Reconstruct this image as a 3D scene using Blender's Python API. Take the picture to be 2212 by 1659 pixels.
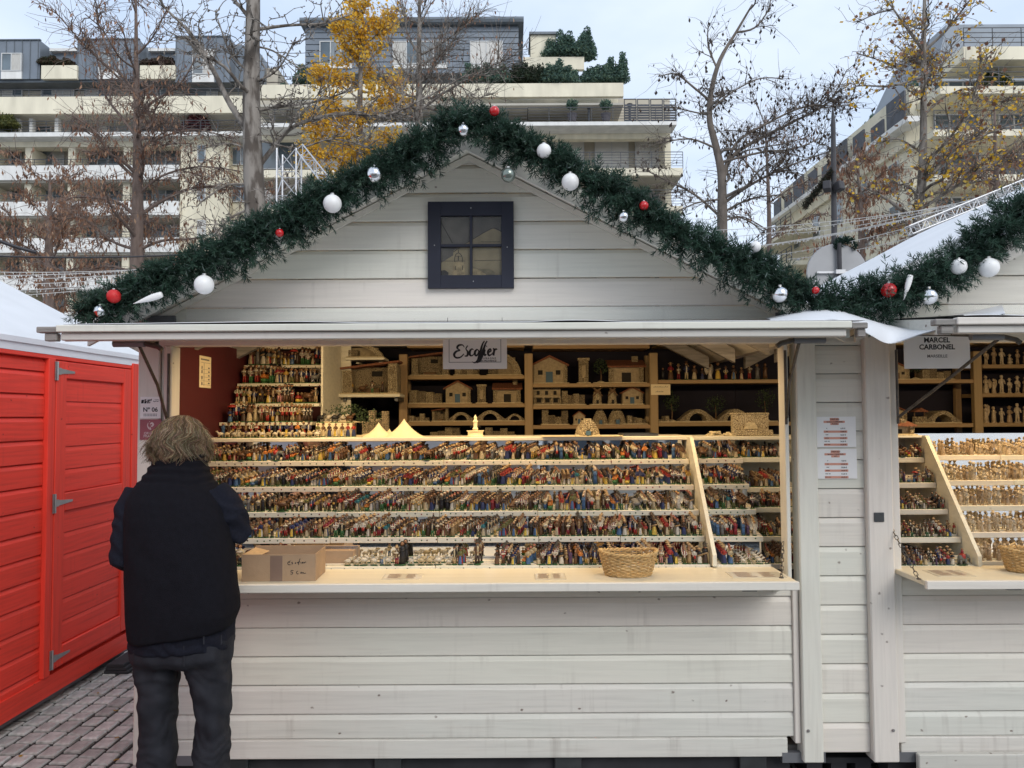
import bpy, math, random
import numpy as np
from mathutils import Vector, Matrix, noise as mnoise

# ---------------------------------------------------------------- reset
for o in list(bpy.data.objects):
    bpy.data.objects.remove(o, do_unlink=True)
scene = bpy.context.scene
COL = scene.collection
R = math.radians
rng = random.Random(11)

# ---------------------------------------------------------------- camera
W, H, F = 2212.0, 1659.0, 1661.0            # photograph measured on a 2212 x 1659 grid
CAMZ = 1.68
cam_data = bpy.data.cameras.new('camera')
cam_data.sensor_fit = 'HORIZONTAL'
cam_data.sensor_width = 36.0
cam_data.lens = 36.0 * F / W
cam_data.clip_start = 0.05
cam_data.clip_end = 2000.0
cam = bpy.data.objects.new('camera', cam_data)
COL.objects.link(cam)
CAM_ROT = Matrix.Rotation(R(90 + 2.36), 3, 'X') @ Matrix.Rotation(R(-0.3), 3, 'Z')
cam.matrix_world = Matrix.Translation((0, 0, CAMZ)) @ CAM_ROT.to_4x4()
scene.camera = cam

# ---------------------------------------------------------------- sky and sun (overcast)
SUN_EL, SUN_AZ = R(36), R(150)              # azimuth measured from +Y, clockwise
world = bpy.data.worlds.new('World')
scene.world = world
world.use_nodes = True
wn = world.node_tree
wn.nodes.clear()
w_out = wn.nodes.new('ShaderNodeOutputWorld')
w_bg = wn.nodes.new('ShaderNodeBackground')
w_sky = wn.nodes.new('ShaderNodeTexSky')
w_sky.sky_type = 'NISHITA'
w_sky.sun_disc = False
w_sky.sun_elevation = SUN_EL
w_sky.sun_rotation = SUN_AZ
w_sky.air_density = 1.0
w_sky.dust_density = 2.0
w_tc = wn.nodes.new('ShaderNodeTexCoord')
w_map = wn.nodes.new('ShaderNodeMapping')
w_map.inputs['Scale'].default_value = (1.0, 1.0, 2.2)
w_noise = wn.nodes.new('ShaderNodeTexNoise')
w_noise.inputs['Scale'].default_value = 2.1
w_noise.inputs['Detail'].default_value = 5
w_noise.inputs['Roughness'].default_value = 0.5
w_ramp = wn.nodes.new('ShaderNodeValToRGB')
w_ramp.color_ramp.elements[0].position = 0.36
w_ramp.color_ramp.elements[0].color = (4.6, 5.6, 7.2, 1)
w_ramp.color_ramp.elements[1].position = 0.68
w_ramp.color_ramp.elements[1].color = (7.3, 7.9, 8.7, 1)
w_mix = wn.nodes.new('ShaderNodeMix')
w_mix.data_type = 'RGBA'
w_mix.inputs[0].default_value = 0.86
wn.links.new(w_tc.outputs['Generated'], w_map.inputs['Vector'])
wn.links.new(w_map.outputs['Vector'], w_noise.inputs['Vector'])
wn.links.new(w_noise.outputs['Fac'], w_ramp.inputs['Fac'])
wn.links.new(w_sky.outputs['Color'], w_mix.inputs[6])
wn.links.new(w_ramp.outputs['Color'], w_mix.inputs[7])
wn.links.new(w_mix.outputs[2], w_bg.inputs['Color'])
w_bg.inputs['Strength'].default_value = 0.10
wn.links.new(w_bg.outputs['Background'], w_out.inputs['Surface'])

sun_data = bpy.data.lights.new('sun', 'SUN')
sun_data.energy = 1.0
sun_data.angle = R(32)
sun_data.color = (1.0, 0.97, 0.92)
sun = bpy.data.objects.new('sun', sun_data)
COL.objects.link(sun)
_sd = Vector((math.sin(SUN_AZ) * math.cos(SUN_EL), math.cos(SUN_AZ) * math.cos(SUN_EL), math.sin(SUN_EL)))
sun.rotation_euler = _sd.to_track_quat('Z', 'Y').to_euler()

vs = scene.view_settings
vs.view_transform = 'Standard'
vs.look = 'None'
vs.exposure = 0.62
vs.gamma = 1.0
vs.use_curve_mapping = False

# ---------------------------------------------------------------- pixel helper
def at(u, v, y):
    d = CAM_ROT @ Vector(((u - W / 2) / F, -(v - H / 2) / F, -1.0))
    t = y / d.y
    return Vector((d.x * t, y, CAMZ + d.z * t))

def rect(u0, v0, u1, v1, y):
    """pixel rectangle on the plane at depth y -> x0, x1, z0, z1"""
    um, vm = (u0 + u1) / 2, (v0 + v1) / 2
    return at(u0, vm, y).x, at(u1, vm, y).x, at(um, v1, y).z, at(um, v0, y).z

# ---------------------------------------------------------------- materials
MATS = {}
def nd(t, kind, **kw):
    n = t.nodes.new(kind)
    for k, v in kw.items():
        setattr(n, k, v)
    return n

def mat(name, col, rough=0.6, var=0.12, scale=6.0, bump=0.0, bscale=40.0, metallic=0.0, spec=0.4,
        rnd=0.0, stretch=(1, 1, 1), detail=4, trans=0.0, alpha=1.0, col2=None, emit=None, coords='Object'):
    m = bpy.data.materials.new(name)
    m.use_nodes = True
    t = m.node_tree
    b = t.nodes['Principled BSDF']
    b.inputs['Roughness'].default_value = rough
    b.inputs['Metallic'].default_value = metallic
    b.inputs['Specular IOR Level'].default_value = spec
    if trans: b.inputs['Transmission Weight'].default_value = trans
    if alpha < 1: b.inputs['Alpha'].default_value = alpha
    tc = nd(t, 'ShaderNodeTexCoord')
    mp = nd(t, 'ShaderNodeMapping')
    mp.inputs['Scale'].default_value = stretch
    t.links.new(tc.outputs[coords], mp.inputs['Vector'])
    ns = nd(t, 'ShaderNodeTexNoise')
    ns.inputs['Scale'].default_value = scale
    ns.inputs['Detail'].default_value = detail
    t.links.new(mp.outputs['Vector'], ns.inputs['Vector'])
    rp = nd(t, 'ShaderNodeValToRGB')
    rp.color_ramp.elements[0].position = 0.3
    rp.color_ramp.elements[1].position = 0.7
    c2 = col2 or tuple(min(1, c * (1 + var)) for c in col)
    c1 = col if col2 else tuple(c * (1 - var) for c in col)
    rp.color_ramp.elements[0].color = (*c1, 1)
    rp.color_ramp.elements[1].color = (*c2, 1)
    t.links.new(ns.outputs['Fac'], rp.inputs['Fac'])
    out = rp.outputs['Color']
    if rnd:
        oi = nd(t, 'ShaderNodeObjectInfo')
        mr = nd(t, 'ShaderNodeMapRange')
        mr.inputs[3].default_value = 1 - rnd
        mr.inputs[4].default_value = 1 + rnd
        t.links.new(oi.outputs['Random'], mr.inputs[0])
        mx = nd(t, 'ShaderNodeMix', data_type='RGBA', blend_type='MULTIPLY')
        mx.inputs[0].default_value = 1
        t.links.new(out, mx.inputs[6])
        t.links.new(mr.outputs[0], mx.inputs[7])
        out = mx.outputs[2]
    t.links.new(out, b.inputs['Base Color'])
    if emit:
        b.inputs['Emission Color'].default_value = (*emit[:3], 1)
        b.inputs['Emission Strength'].default_value = emit[3]
    if bump:
        n2 = nd(t, 'ShaderNodeTexNoise')
        n2.inputs['Scale'].default_value = bscale
        n2.inputs['Detail'].default_value = 5
        t.links.new(mp.outputs['Vector'], n2.inputs['Vector'])
        bp = nd(t, 'ShaderNodeBump')
        bp.inputs['Strength'].default_value = bump
        bp.inputs['Distance'].default_value = 0.01
        t.links.new(n2.outputs['Fac'], bp.inputs['Height'])
        t.links.new(bp.outputs['Normal'], b.inputs['Normal'])
    MATS[name] = m
    return m

def paint_mat(name, col, grime=(0.24, 0.20, 0.17), amount=0.5, rough=0.5, hue=0.03, grain=(1.2, 9, 26), spots=1.0, streak=0.16):
    """brush painted softwood: grain streaks, knots, chips and grime, each board a little different"""
    m = bpy.data.materials.new(name)
    m.use_nodes = True
    t = m.node_tree
    L = t.links.new
    b = t.nodes['Principled BSDF']
    b.inputs['Roughness'].default_value = rough
    b.inputs['Specular IOR Level'].default_value = 0.35
    geo = nd(t, 'ShaderNodeNewGeometry')
    oi = nd(t, 'ShaderNodeObjectInfo')
    add = nd(t, 'ShaderNodeVectorMath', operation='ADD')
    sc = nd(t, 'ShaderNodeVectorMath', operation='SCALE')
    L(geo.outputs['Position'], add.inputs[0])
    comb = nd(t, 'ShaderNodeCombineXYZ')
    L(oi.outputs['Random'], comb.inputs[0]); L(oi.outputs['Random'], comb.inputs[1])
    L(comb.outputs[0], sc.inputs[0]); sc.inputs['Scale'].default_value = 37.0
    L(sc.outputs[0], add.inputs[1])
    mp = nd(t, 'ShaderNodeMapping'); mp.inputs['Scale'].default_value = grain
    L(add.outputs[0], mp.inputs['Vector'])
    g = nd(t, 'ShaderNodeTexNoise'); g.inputs['Scale'].default_value = 2.2; g.inputs['Detail'].default_value = 6
    L(mp.outputs[0], g.inputs['Vector'])
    # patchy tone
    p = nd(t, 'ShaderNodeTexNoise'); p.inputs['Scale'].default_value = 1.7; p.inputs['Detail'].default_value = 3
    L(add.outputs[0], p.inputs['Vector'])
    # small knots and chips
    v = nd(t, 'ShaderNodeTexVoronoi'); v.inputs['Scale'].default_value = 12.0; v.inputs['Randomness'].default_value = 1
    mpv = nd(t, 'ShaderNodeMapping'); mpv.inputs['Scale'].default_value = (1, 1, 1.3)
    wob = nd(t, 'ShaderNodeTexNoise'); wob.inputs['Scale'].default_value = 40
    L(add.outputs[0], wob.inputs['Vector'])
    wadd = nd(t, 'ShaderNodeVectorMath', operation='MULTIPLY_ADD')
    L(wob.outputs['Color'], wadd.inputs[0]); wadd.inputs[1].default_value = (0.016, 0.016, 0.016)
    L(add.outputs[0], wadd.inputs[2]); L(wadd.outputs[0], mpv.inputs['Vector'])
    L(mpv.outputs[0], v.inputs['Vector'])
    spot = nd(t, 'ShaderNodeValToRGB')
    spot.color_ramp.elements[0].position = 0.045; spot.color_ramp.elements[0].color = (1, 1, 1, 1)
    spot.color_ramp.elements[1].position = 0.10; spot.color_ramp.elements[1].color = (0, 0, 0, 1)
    L(v.outputs['Distance'], spot.inputs['Fac'])
    gate = nd(t, 'ShaderNodeMath', operation='GREATER_THAN'); gate.inputs[1].default_value = 0.52
    L(v.outputs['Color'], gate.inputs[0])
    sm = nd(t, 'ShaderNodeMath', operation='MULTIPLY'); L(spot.outputs[0], sm.inputs[0]); L(gate.outputs[0], sm.inputs[1])
    sm2 = nd(t, 'ShaderNodeMath', operation='MULTIPLY'); L(sm.outputs[0], sm2.inputs[0]); sm2.inputs[1].default_value = 0.72 * spots
    # worn grime along the grain
    gr = nd(t, 'ShaderNodeValToRGB')
    gr.color_ramp.elements[0].position = 0.56; gr.color_ramp.elements[0].color = (0, 0, 0, 1)
    gr.color_ramp.elements[1].position = 0.80; gr.color_ramp.elements[1].color = (1, 1, 1, 1)
    L(g.outputs['Fac'], gr.inputs['Fac'])
    gm = nd(t, 'ShaderNodeMath', operation='MULTIPLY'); L(gr.outputs[0], gm.inputs[0]); L(p.outputs['Fac'], gm.inputs[1])
    gm2 = nd(t, 'ShaderNodeMath', operation='MULTIPLY'); L(gm.outputs[0], gm2.inputs[0]); gm2.inputs[1].default_value = amount
    # base tone: two hues by object and by patch
    ra = nd(t, 'ShaderNodeMath', operation='ADD'); L(oi.outputs['Random'], ra.inputs[0]); L(p.outputs['Fac'], ra.inputs[1])
    rh = nd(t, 'ShaderNodeMapRange'); rh.inputs[1].default_value = 0.3; rh.inputs[2].default_value = 1.7
    L(ra.outputs[0], rh.inputs[0])
    c0 = nd(t, 'ShaderNodeMix', data_type='RGBA')
    c0.inputs[6].default_value = (col[0] * (1 + hue), col[1] * (1 - hue * .6), col[2] * (1 - hue * .2), 1)
    c0.inputs[7].default_value = (col[0] * (1 - hue), col[1] * (1 + hue * .5), col[2] * (1 - hue * .3), 1)
    L(rh.outputs[0], c0.inputs[0])
    fg = nd(t, 'ShaderNodeMapRange'); fg.inputs[1].default_value = .25; fg.inputs[2].default_value = .75
    fg.inputs[3].default_value = 1 - streak; fg.inputs[4].default_value = 1 + streak * .35
    L(g.outputs['Fac'], fg.inputs[0])
    c1 = nd(t, 'ShaderNodeMix', data_type='RGBA', blend_type='MULTIPLY'); c1.inputs[0].default_value = 1
    L(c0.outputs[2], c1.inputs[6]); L(fg.outputs[0], c1.inputs[7])
    c2 = nd(t, 'ShaderNodeMix', data_type='RGBA'); L(gm2.outputs[0], c2.inputs[0]); L(c1.outputs[2], c2.inputs[6]); c2.inputs[7].default_value = (*grime, 1)
    c3 = nd(t, 'ShaderNodeMix', data_type='RGBA'); L(sm2.outputs[0], c3.inputs[0]); L(c2.outputs[2], c3.inputs[6])
    c3.inputs[7].default_value = (grime[0] * .6, grime[1] * .5, grime[2] * .45, 1)
    # rain streaks and rubbed patches running down the boards
    mpd = nd(t, 'ShaderNodeMapping'); mpd.inputs['Scale'].default_value = (34, 34, 2.2)
    L(add.outputs[0], mpd.inputs['Vector'])
    dn = nd(t, 'ShaderNodeTexNoise'); dn.inputs['Scale'].default_value = 1.0; dn.inputs['Detail'].default_value = 4
    L(mpd.outputs[0], dn.inputs['Vector'])
    p2 = nd(t, 'ShaderNodeTexNoise'); p2.inputs['Scale'].default_value = 5.0; p2.inputs['Detail'].default_value = 5
    L(add.outputs[0], p2.inputs['Vector'])
    dr = nd(t, 'ShaderNodeMapRange'); dr.inputs[1].default_value = .54; dr.inputs[2].default_value = .74; L(dn.outputs['Fac'], dr.inputs[0])
    dp = nd(t, 'ShaderNodeMapRange'); dp.inputs[1].default_value = .46; dp.inputs[2].default_value = .68; L(p2.outputs['Fac'], dp.inputs[0])
    dm = nd(t, 'ShaderNodeMath', operation='MULTIPLY'); L(dr.outputs[0], dm.inputs[0]); L(dp.outputs[0], dm.inputs[1])
    dm2 = nd(t, 'ShaderNodeMath', operation='MULTIPLY'); L(dm.outputs[0], dm2.inputs[0]); dm2.inputs[1].default_value = .34 * amount + .06
    c4 = nd(t, 'ShaderNodeMix', data_type='RGBA'); L(dm2.outputs[0], c4.inputs[0]); L(c3.outputs[2], c4.inputs[6]); c4.inputs[7].default_value = (*grime, 1)
    L(c4.outputs[2], b.inputs['Base Color'])
    bp = nd(t, 'ShaderNodeBump'); bp.inputs['Strength'].default_value = 0.22; bp.inputs['Distance'].default_value = 0.004
    L(g.outputs['Fac'], bp.inputs['Height']); L(bp.outputs[0], b.inputs['Normal'])
    MATS[name] = m
    return m

paint_mat('white_paint', (0.72, 0.69, 0.615), streak=.12, amount=.5)
paint_mat('white_paint_post', (0.72, 0.69, 0.62), grain=(26, 9, 1.2), amount=0.6, streak=.12)
paint_mat('scuffed_paint', (0.68, 0.655, 0.60), streak=.16, amount=.85, spots=1.3)
paint_mat('worn_paint', (0.60, 0.58, 0.53), amount=0.95, spots=1.3)
paint_mat('red_paint', (0.82, 0.058, 0.034), grime=(0.30, 0.02, 0.015), amount=0.6, rough=0.5, spots=.9, streak=.26, grain=(9, 1.2, 26))
paint_mat('red_paint_post', (0.82, 0.058, 0.034), grime=(0.30, 0.02, 0.015), amount=0.6, rough=0.5, spots=.9, streak=.26, grain=(9, 26, 1.2))
paint_mat('shelf_white', (0.74, 0.69, 0.56), grime=(0.42, 0.33, 0.2), amount=0.3, spots=.4)
paint_mat('pine', (0.36, 0.245, 0.125), grime=(0.22, 0.12, 0.05), amount=0.6, spots=.8, rough=.55)
paint_mat('pine_post', (0.38, 0.265, 0.14), grime=(0.22, 0.12, 0.05), amount=0.6, spots=.8, rough=.55, grain=(26, 9, 1.2))
mat('burgundy', (0.070, 0.0085, 0.011), 0.65, 0.1, 3)
mat('dark_cloth', (0.012, 0.011, 0.022), 0.9, 0.3, 4)
mat('grey_wood', (0.26, 0.24, 0.22), 0.7, 0.25, 8, bump=.3, stretch=(1, 1, 8))
mat('dark_gap', (0.03, 0.03, 0.034), 0.85, 0.3, 6)
mat('steel_dark', (0.09, 0.095, 0.10), 0.45, 0.2, 10, metallic=0.8)
mat('steel', (0.42, 0.42, 0.42), 0.35, 0.12, 20, metallic=0.9)
mat('zinc_plate', (0.20, 0.205, 0.22), 0.5, 0.15, 6, metallic=0.6)
mat('iron_rod', (0.11, 0.10, 0.09), 0.5, 0.3, 40, metallic=0.7)
mat('tarp', (0.74, 0.75, 0.77), 0.42, 0.04, 3, bump=.5, bscale=5)
mat('clear_film', (0.92, 0.92, 0.93), 0.12, 0.02, 5, bump=.6, bscale=9, alpha=0.16, spec=.5)
mat('glass', (.02, .02, .02), .04, .01, 5, alpha=.10, spec=.8)
mat('navy_frame', (0.011, 0.013, 0.026), 0.6, 0.15, 8)
mat('mirror', (0.80, 0.82, 0.84), 0.03, 0.01, 5, metallic=1.0)
mat('paper', (0.80, 0.79, 0.78), 0.7, 0.02, 10)
mat('paper_warm', (0.78, 0.66, 0.43), 0.7, 0.04, 10)
mat('ink', (0.02, 0.02, 0.025), 0.6, 0.05, 10)
mat('ink_grey', (0.10, 0.10, 0.11), 0.6, 0.05, 10)
mat('ink_salmon', (0.62, 0.30, 0.22), 0.7, 0.05, 10)
mat('plaque_red', (0.30, 0.095, 0.115), 0.4, 0.06, 10)
mat('plaque_print', (0.60, 0.50, 0.50), 0.5, 0.03, 10)
mat('cardboard', (0.36, 0.245, 0.15), 0.8, 0.08, 12, bump=.1, bscale=80)
mat('cardboard_edge', (0.45, 0.31, 0.17), 0.8, 0.12, 60)
mat('tape', (0.22, 0.15, 0.115), 0.25, 0.06, 8)
mat('wicker', (0.50, 0.33, 0.14), 0.55, 0.28, 60, bump=.2, bscale=120)
mat('wicker_rim', (0.55, 0.36, 0.15), 0.5, 0.25, 50)
mat('wood_counter', (0.72, 0.64, 0.47), 0.4, 0.05, 5, stretch=(.3, 6, 6))
mat('chain', (0.12, 0.11, 0.10), 0.45, 0.2, 60, metallic=0.8)

# painted clay reads its glaze colours from a colour attribute
def attr_mat(name, rough, spec=0.4):
    m = bpy.data.materials.new(name); m.use_nodes = True
    t = m.node_tree; b = t.nodes['Principled BSDF']
    b.inputs['Roughness'].default_value = rough
    b.inputs['Specular IOR Level'].default_value = spec
    a = nd(t, 'ShaderNodeAttribute'); a.attribute_name = 'Col'
    g = nd(t, 'ShaderNodeNewGeometry')
    ns = nd(t, 'ShaderNodeTexNoise'); ns.inputs['Scale'].default_value = 160; ns.inputs['Detail'].default_value = 3
    t.links.new(g.outputs['Position'], ns.inputs['Vector'])
    mr = nd(t, 'ShaderNodeMapRange'); mr.inputs[1].default_value = .3; mr.inputs[2].default_value = .7
    mr.inputs[3].default_value = .55; mr.inputs[4].default_value = 1.05
    t.links.new(ns.outputs['Fac'], mr.inputs[0])
    mx = nd(t, 'ShaderNodeMix', data_type='RGBA', blend_type='MULTIPLY'); mx.inputs[0].default_value = 1
    t.links.new(a.outputs['Color'], mx.inputs[6]); t.links.new(mr.outputs[0], mx.inputs[7])
    t.links.new(mx.outputs[2], b.inputs['Base Color'])
    if name == 'leafy':                      # thin leaves let light through
        tr = nd(t, 'ShaderNodeBsdfTranslucent'); ms = nd(t, 'ShaderNodeMixShader'); ms.inputs[0].default_value = .4
        t.links.new(mx.outputs[2], tr.inputs['Color']); t.links.new(b.outputs[0], ms.inputs[1]); t.links.new(tr.outputs[0], ms.inputs[2])
        t.links.new(ms.outputs[0], t.nodes['Material Output'].inputs['Surface'])
    MATS[name] = m
attr_mat('painted_clay', 0.45)
attr_mat('leafy', 0.6, 0.25)
attr_mat('hair_strand', 0.5, 0.35)

# ---------------------------------------------------------------- mesh builder
class MB:
    def __init__(self):
        self.v, self.f, self.m, self.c = [], [], [], []
        self.col = None
    def add(self, verts, faces, mi=0, col=None):
        o = len(self.v)
        self.v.extend([tuple(p) for p in verts])
        for f in faces:
            self.f.append(tuple(i + o for i in f)); self.m.append(mi)
            if self.col is not None or col is not None:
                self.c.append(col or self.col)
        return self
    def box(self, x0, x1, y0, y1, z0, z1, mi=0, M=None, col=None):
        if x0 > x1: x0, x1 = x1, x0
        if y0 > y1: y0, y1 = y1, y0
        if z0 > z1: z0, z1 = z1, z0
        vs_ = [Vector(p) for p in ((x0, y0, z0), (x1, y0, z0), (x1, y1, z0), (x0, y1, z0),
                                   (x0, y0, z1), (x1, y0, z1), (x1, y1, z1), (x0, y1, z1))]
        if M is not None: vs_ = [M @ p for p in vs_]
        return self.add(vs_, [(0, 3, 2, 1), (4, 5, 6, 7), (0, 1, 5, 4), (1, 2, 6, 5), (2, 3, 7, 6), (3, 0, 4, 7)], mi, col)
    def cbox(self, x0, x1, y0, y1, z0, z1, c=0.003, mi=0, M=None, col=None):
        """box with chamfered edges"""
        if x0 > x1: x0, x1 = x1, x0
        if y0 > y1: y0, y1 = y1, y0
        if z0 > z1: z0, z1 = z1, z0
        c = min(c, (x1 - x0) * .3, (y1 - y0) * .3, (z1 - z0) * .3)
        X, Y, Z = (x0, x1), (y0, y1), (z0, z1)
        vs_, idx = [], {}
        for i in (0, 1):
            for j in (0, 1):
                for k in (0, 1):
                    sx, sy, sz = (c if i == 0 else -c), (c if j == 0 else -c), (c if k == 0 else -c)
                    for a, p in enumerate(((X[i], Y[j] + sy, Z[k] + sz), (X[i] + sx, Y[j], Z[k] + sz), (X[i] + sx, Y[j] + sy, Z[k]))):
                        idx[(i, j, k, a)] = len(vs_); vs_.append(Vector(p))
        fs = []
        q = lambda *ks: fs.append(tuple(idx[k] for k in ks))
        for s in (0, 1):
            r1 = [(s, 0, 0, 0), (s, 1, 0, 0), (s, 1, 1, 0), (s, 0, 1, 0)]
            r2 = [(0, s, 0, 1), (0, s, 1, 1), (1, s, 1, 1), (1, s, 0, 1)]
            r3 = [(0, 0, s, 2), (1, 0, s, 2), (1, 1, s, 2), (0, 1, s, 2)]
            for r_ in (r1, r2, r3):
                q(*(r_ if s else r_[::-1]))
        for a in (0, 1):
            for b_ in (0, 1):
                e = [(a, b_, 0, 0), (a, b_, 1, 0), (a, b_, 1, 1), (a, b_, 0, 1)]; q(*(e if (a + b_) % 2 else e[::-1]))
                e = [(a, 0, b_, 0), (a, 1, b_, 0), (a, 1, b_, 2), (a, 0, b_, 2)]; q(*(e if (a + b_) % 2 == 0 else e[::-1]))
                e = [(0, a, b_, 1), (1, a, b_, 1), (1, a, b_, 2), (0, a, b_, 2)]; q(*(e if (a + b_) % 2 else e[::-1]))
        for i in (0, 1):
            for j in (0, 1):
                for k in (0, 1):
                    tr = [(i, j, k, 0), (i, j, k, 1), (i, j, k, 2)]
                    q(*(tr if (i + j + k) % 2 else tr[::-1]))
        if M is not None: vs_ = [M @ p for p in vs_]
        return self.add(vs_, fs, mi, col)
    def prism(self, poly, y0, y1, mi=0, M=None, col=None):
        """polygon of (x, z) extruded along y"""
        n = len(poly)
        vs_ = [Vector((x, y0, z)) for x, z in poly] + [Vector((x, y1, z)) for x, z in poly]
        if M is not None: vs_ = [M @ p for p in vs_]
        fs = [tuple(range(n)), tuple(range(2 * n - 1, n - 1, -1))]
        fs += [(i, i + n, (i + 1) % n + n, (i + 1) % n) for i in range(n)]
        return self.add(vs_, fs, mi, col)
    def tube(self, pts, rad, n=6, mi=0, caps=True, col=None):
        pts = [Vector(p) for p in pts]
        if not hasattr(rad, '__len__'): rad = [rad] * len(pts)
        vs_, fs = [], []
        prev = None
        for i, p in enumerate(pts):
            d = (pts[min(i + 1, len(pts) - 1)] - pts[max(i - 1, 0)])
            d = d.normalized() if d.length > 1e-9 else Vector((0, 0, 1))
            if prev is None:
                a = d.cross(Vector((0, 0, 1)) if abs(d.z) < .9 else Vector((1, 0, 0))).normalized()
            else:
                a = prev - d * prev.dot(d)
                a = a.normalized() if a.length > 1e-6 else d.orthogonal().normalized()
            prev = a
            b = d.cross(a)
            for k in range(n):
                t = 2 * math.pi * k / n
                vs_.append(p + (a * math.cos(t) + b * math.sin(t)) * rad[i])
        for i in range(len(pts) - 1):
            for k in range(n):
                k2 = (k + 1) % n
                fs.append((i * n + k, i * n + k2, (i + 1) * n + k2, (i + 1) * n + k))
        if caps:
            fs.append(tuple(range(n - 1, -1, -1)))
            fs.append(tuple((len(pts) - 1) * n + k for k in range(n)))
        return self.add(vs_, fs, mi, col)
    def lathe(self, prof, c=(0, 0, 0), n=12, mi=0, ex=1.0, ey=1.0, col=None, M=None):
        """profile of (r, z)"""
        vs_, fs = [], []
        for r_, z in prof:
            for k in range(n):
                t = 2 * math.pi * k / n
                vs_.append(Vector((c[0] + r_ * ex * math.cos(t), c[1] + r_ * ey * math.sin(t), c[2] + z)))
        for i in range(len(prof) - 1):
            for k in range(n):
                k2 = (k + 1) % n
                fs.append((i * n + k, i * n + k2, (i + 1) * n + k2, (i + 1) * n + k))
        fs.append(tuple(range(n - 1, -1, -1)))
        fs.append(tuple((len(prof) - 1) * n + k for k in range(n)))
        if M is not None: vs_ = [M @ p for p in vs_]
        return self.add(vs_, fs, mi, col)
    def ball(self, c, r_, n=10, m=6, sc=(1, 1, 1), mi=0, col=None, M=None):
        prof = [(r_ * math.sin(math.pi * i / m) + 1e-5, -r_ * math.cos(math.pi * i / m)) for i in range(m + 1)]
        vs_, fs = [], []
        for pr, z in prof:
            for k in range(n):
                t = 2 * math.pi * k / n
                vs_.append(Vector((c[0] + pr * math.cos(t) * sc[0], c[1] + pr * math.sin(t) * sc[1], c[2] + z * sc[2])))
        for i in range(m):
            for k in range(n):
                k2 = (k + 1) % n
                fs.append((i * n + k, i * n + k2, (i + 1) * n + k2, (i + 1) * n + k))
        if M is not None: vs_ = [M @ p for p in vs_]
        return self.add(vs_, fs, mi, col)
    def mesh(self, name, mats, smooth=False):
        me = bpy.data.meshes.new(name)
        me.from_pydata(self.v, [], self.f)
        for mm in (mats if isinstance(mats, (list, tuple)) else [mats]):
            me.materials.append(MATS[mm] if isinstance(mm, str) else mm)
        if any(self.m): me.polygons.foreach_set('material_index', self.m)
        if self.c and len(self.c) == len(self.f):
            a = me.attributes.new('Col', 'FLOAT_COLOR', 'FACE')
            a.data.foreach_set('color', np.array([(*c[:3], 1.0) for c in self.c], dtype=np.float32).ravel())
        if smooth: me.polygons.foreach_set('use_smooth', [True] * len(me.polygons))
        me.update()
        return me
    def build(self, name, mats, parent=None, smooth=False, kind=None, label=None):
        o = bpy.data.objects.new(name, self.mesh(name, mats, smooth))
        COL.objects.link(o)
        if parent is not None: o.parent = parent
        if kind: o['kind'] = kind
        if label: o['label'] = label
        return o

def thing(name, label, cat, loc=(0, 0, 0), group=None, rot=(0, 0, 0)):
    o = bpy.data.objects.new(name, None)
    COL.objects.link(o)
    o.empty_display_size = 0.1
    o.location = loc; o.rotation_euler = rot
    o['label'] = label; o['category'] = cat
    if group: o['group'] = group
    return o

def tag(o, label, cat, group=None):
    o['label'] = label; o['category'] = cat
    if group: o['group'] = group
    return o

def wmat(o):
    m = o.matrix_basis.copy()
    while o.parent is not None:
        o = o.parent
        m = o.matrix_basis @ m
    return m

def P(mb, name, mats, parent, smooth=False, **kw):
    """part whose vertices are given in world coordinates, stored in its parent's space"""
    mi = wmat(parent).inverted()
    mb.v = [tuple(mi @ Vector(p)) for p in mb.v]
    return mb.build(name, mats, parent, smooth, **kw)

def PM(me, name, parent, M):
    """part that shares a mesh, placed by a world matrix"""
    o = bpy.data.objects.new(name, me)
    COL.objects.link(o)
    o.parent = parent
    o.matrix_basis = wmat(parent).inverted() @ M
    return o

def T(x=0, y=0, z=0, rz=0, s=1, rx=0, ry=0):
    return Matrix.Translation((x, y, z)) @ Matrix.Rotation(rz, 4, 'Z') @ Matrix.Rotation(ry, 4, 'Y') @ Matrix.Rotation(rx, 4, 'X') @ Matrix.Scale(s, 4)

def text_mesh(body, size, mat_name, bold=0.0, shear=0.0, align='CENTER', space=1.0, line=1.0):
    cu = bpy.data.curves.new('lettering', 'FONT')
    cu.body = body; cu.size = size; cu.align_x = align; cu.align_y = 'CENTER'
    cu.offset = bold; cu.shear = shear; cu.space_character = space; cu.space_line = line
    cu.resolution_u = 3
    ob = bpy.data.objects.new('lettering', cu)
    COL.objects.link(ob)
    bpy.context.view_layer.update()
    me = bpy.data.meshes.new_from_object(ob)
    bpy.data.objects.remove(ob, do_unlink=True)
    me.materials.clear(); me.materials.append(MATS[mat_name])
    return me

def lettering(parent, body, size, x, y, z, mat_name='ink', name='lettering', **kw):
    """flat print standing upright and facing -Y, given in the parent's space"""
    o = bpy.data.objects.new(name, text_mesh(body, size, mat_name, **kw))
    COL.objects.link(o)
    o.parent = parent
    o.location = (x, y, z); o.rotation_euler = (R(90), 0, 0)
    return o

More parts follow.
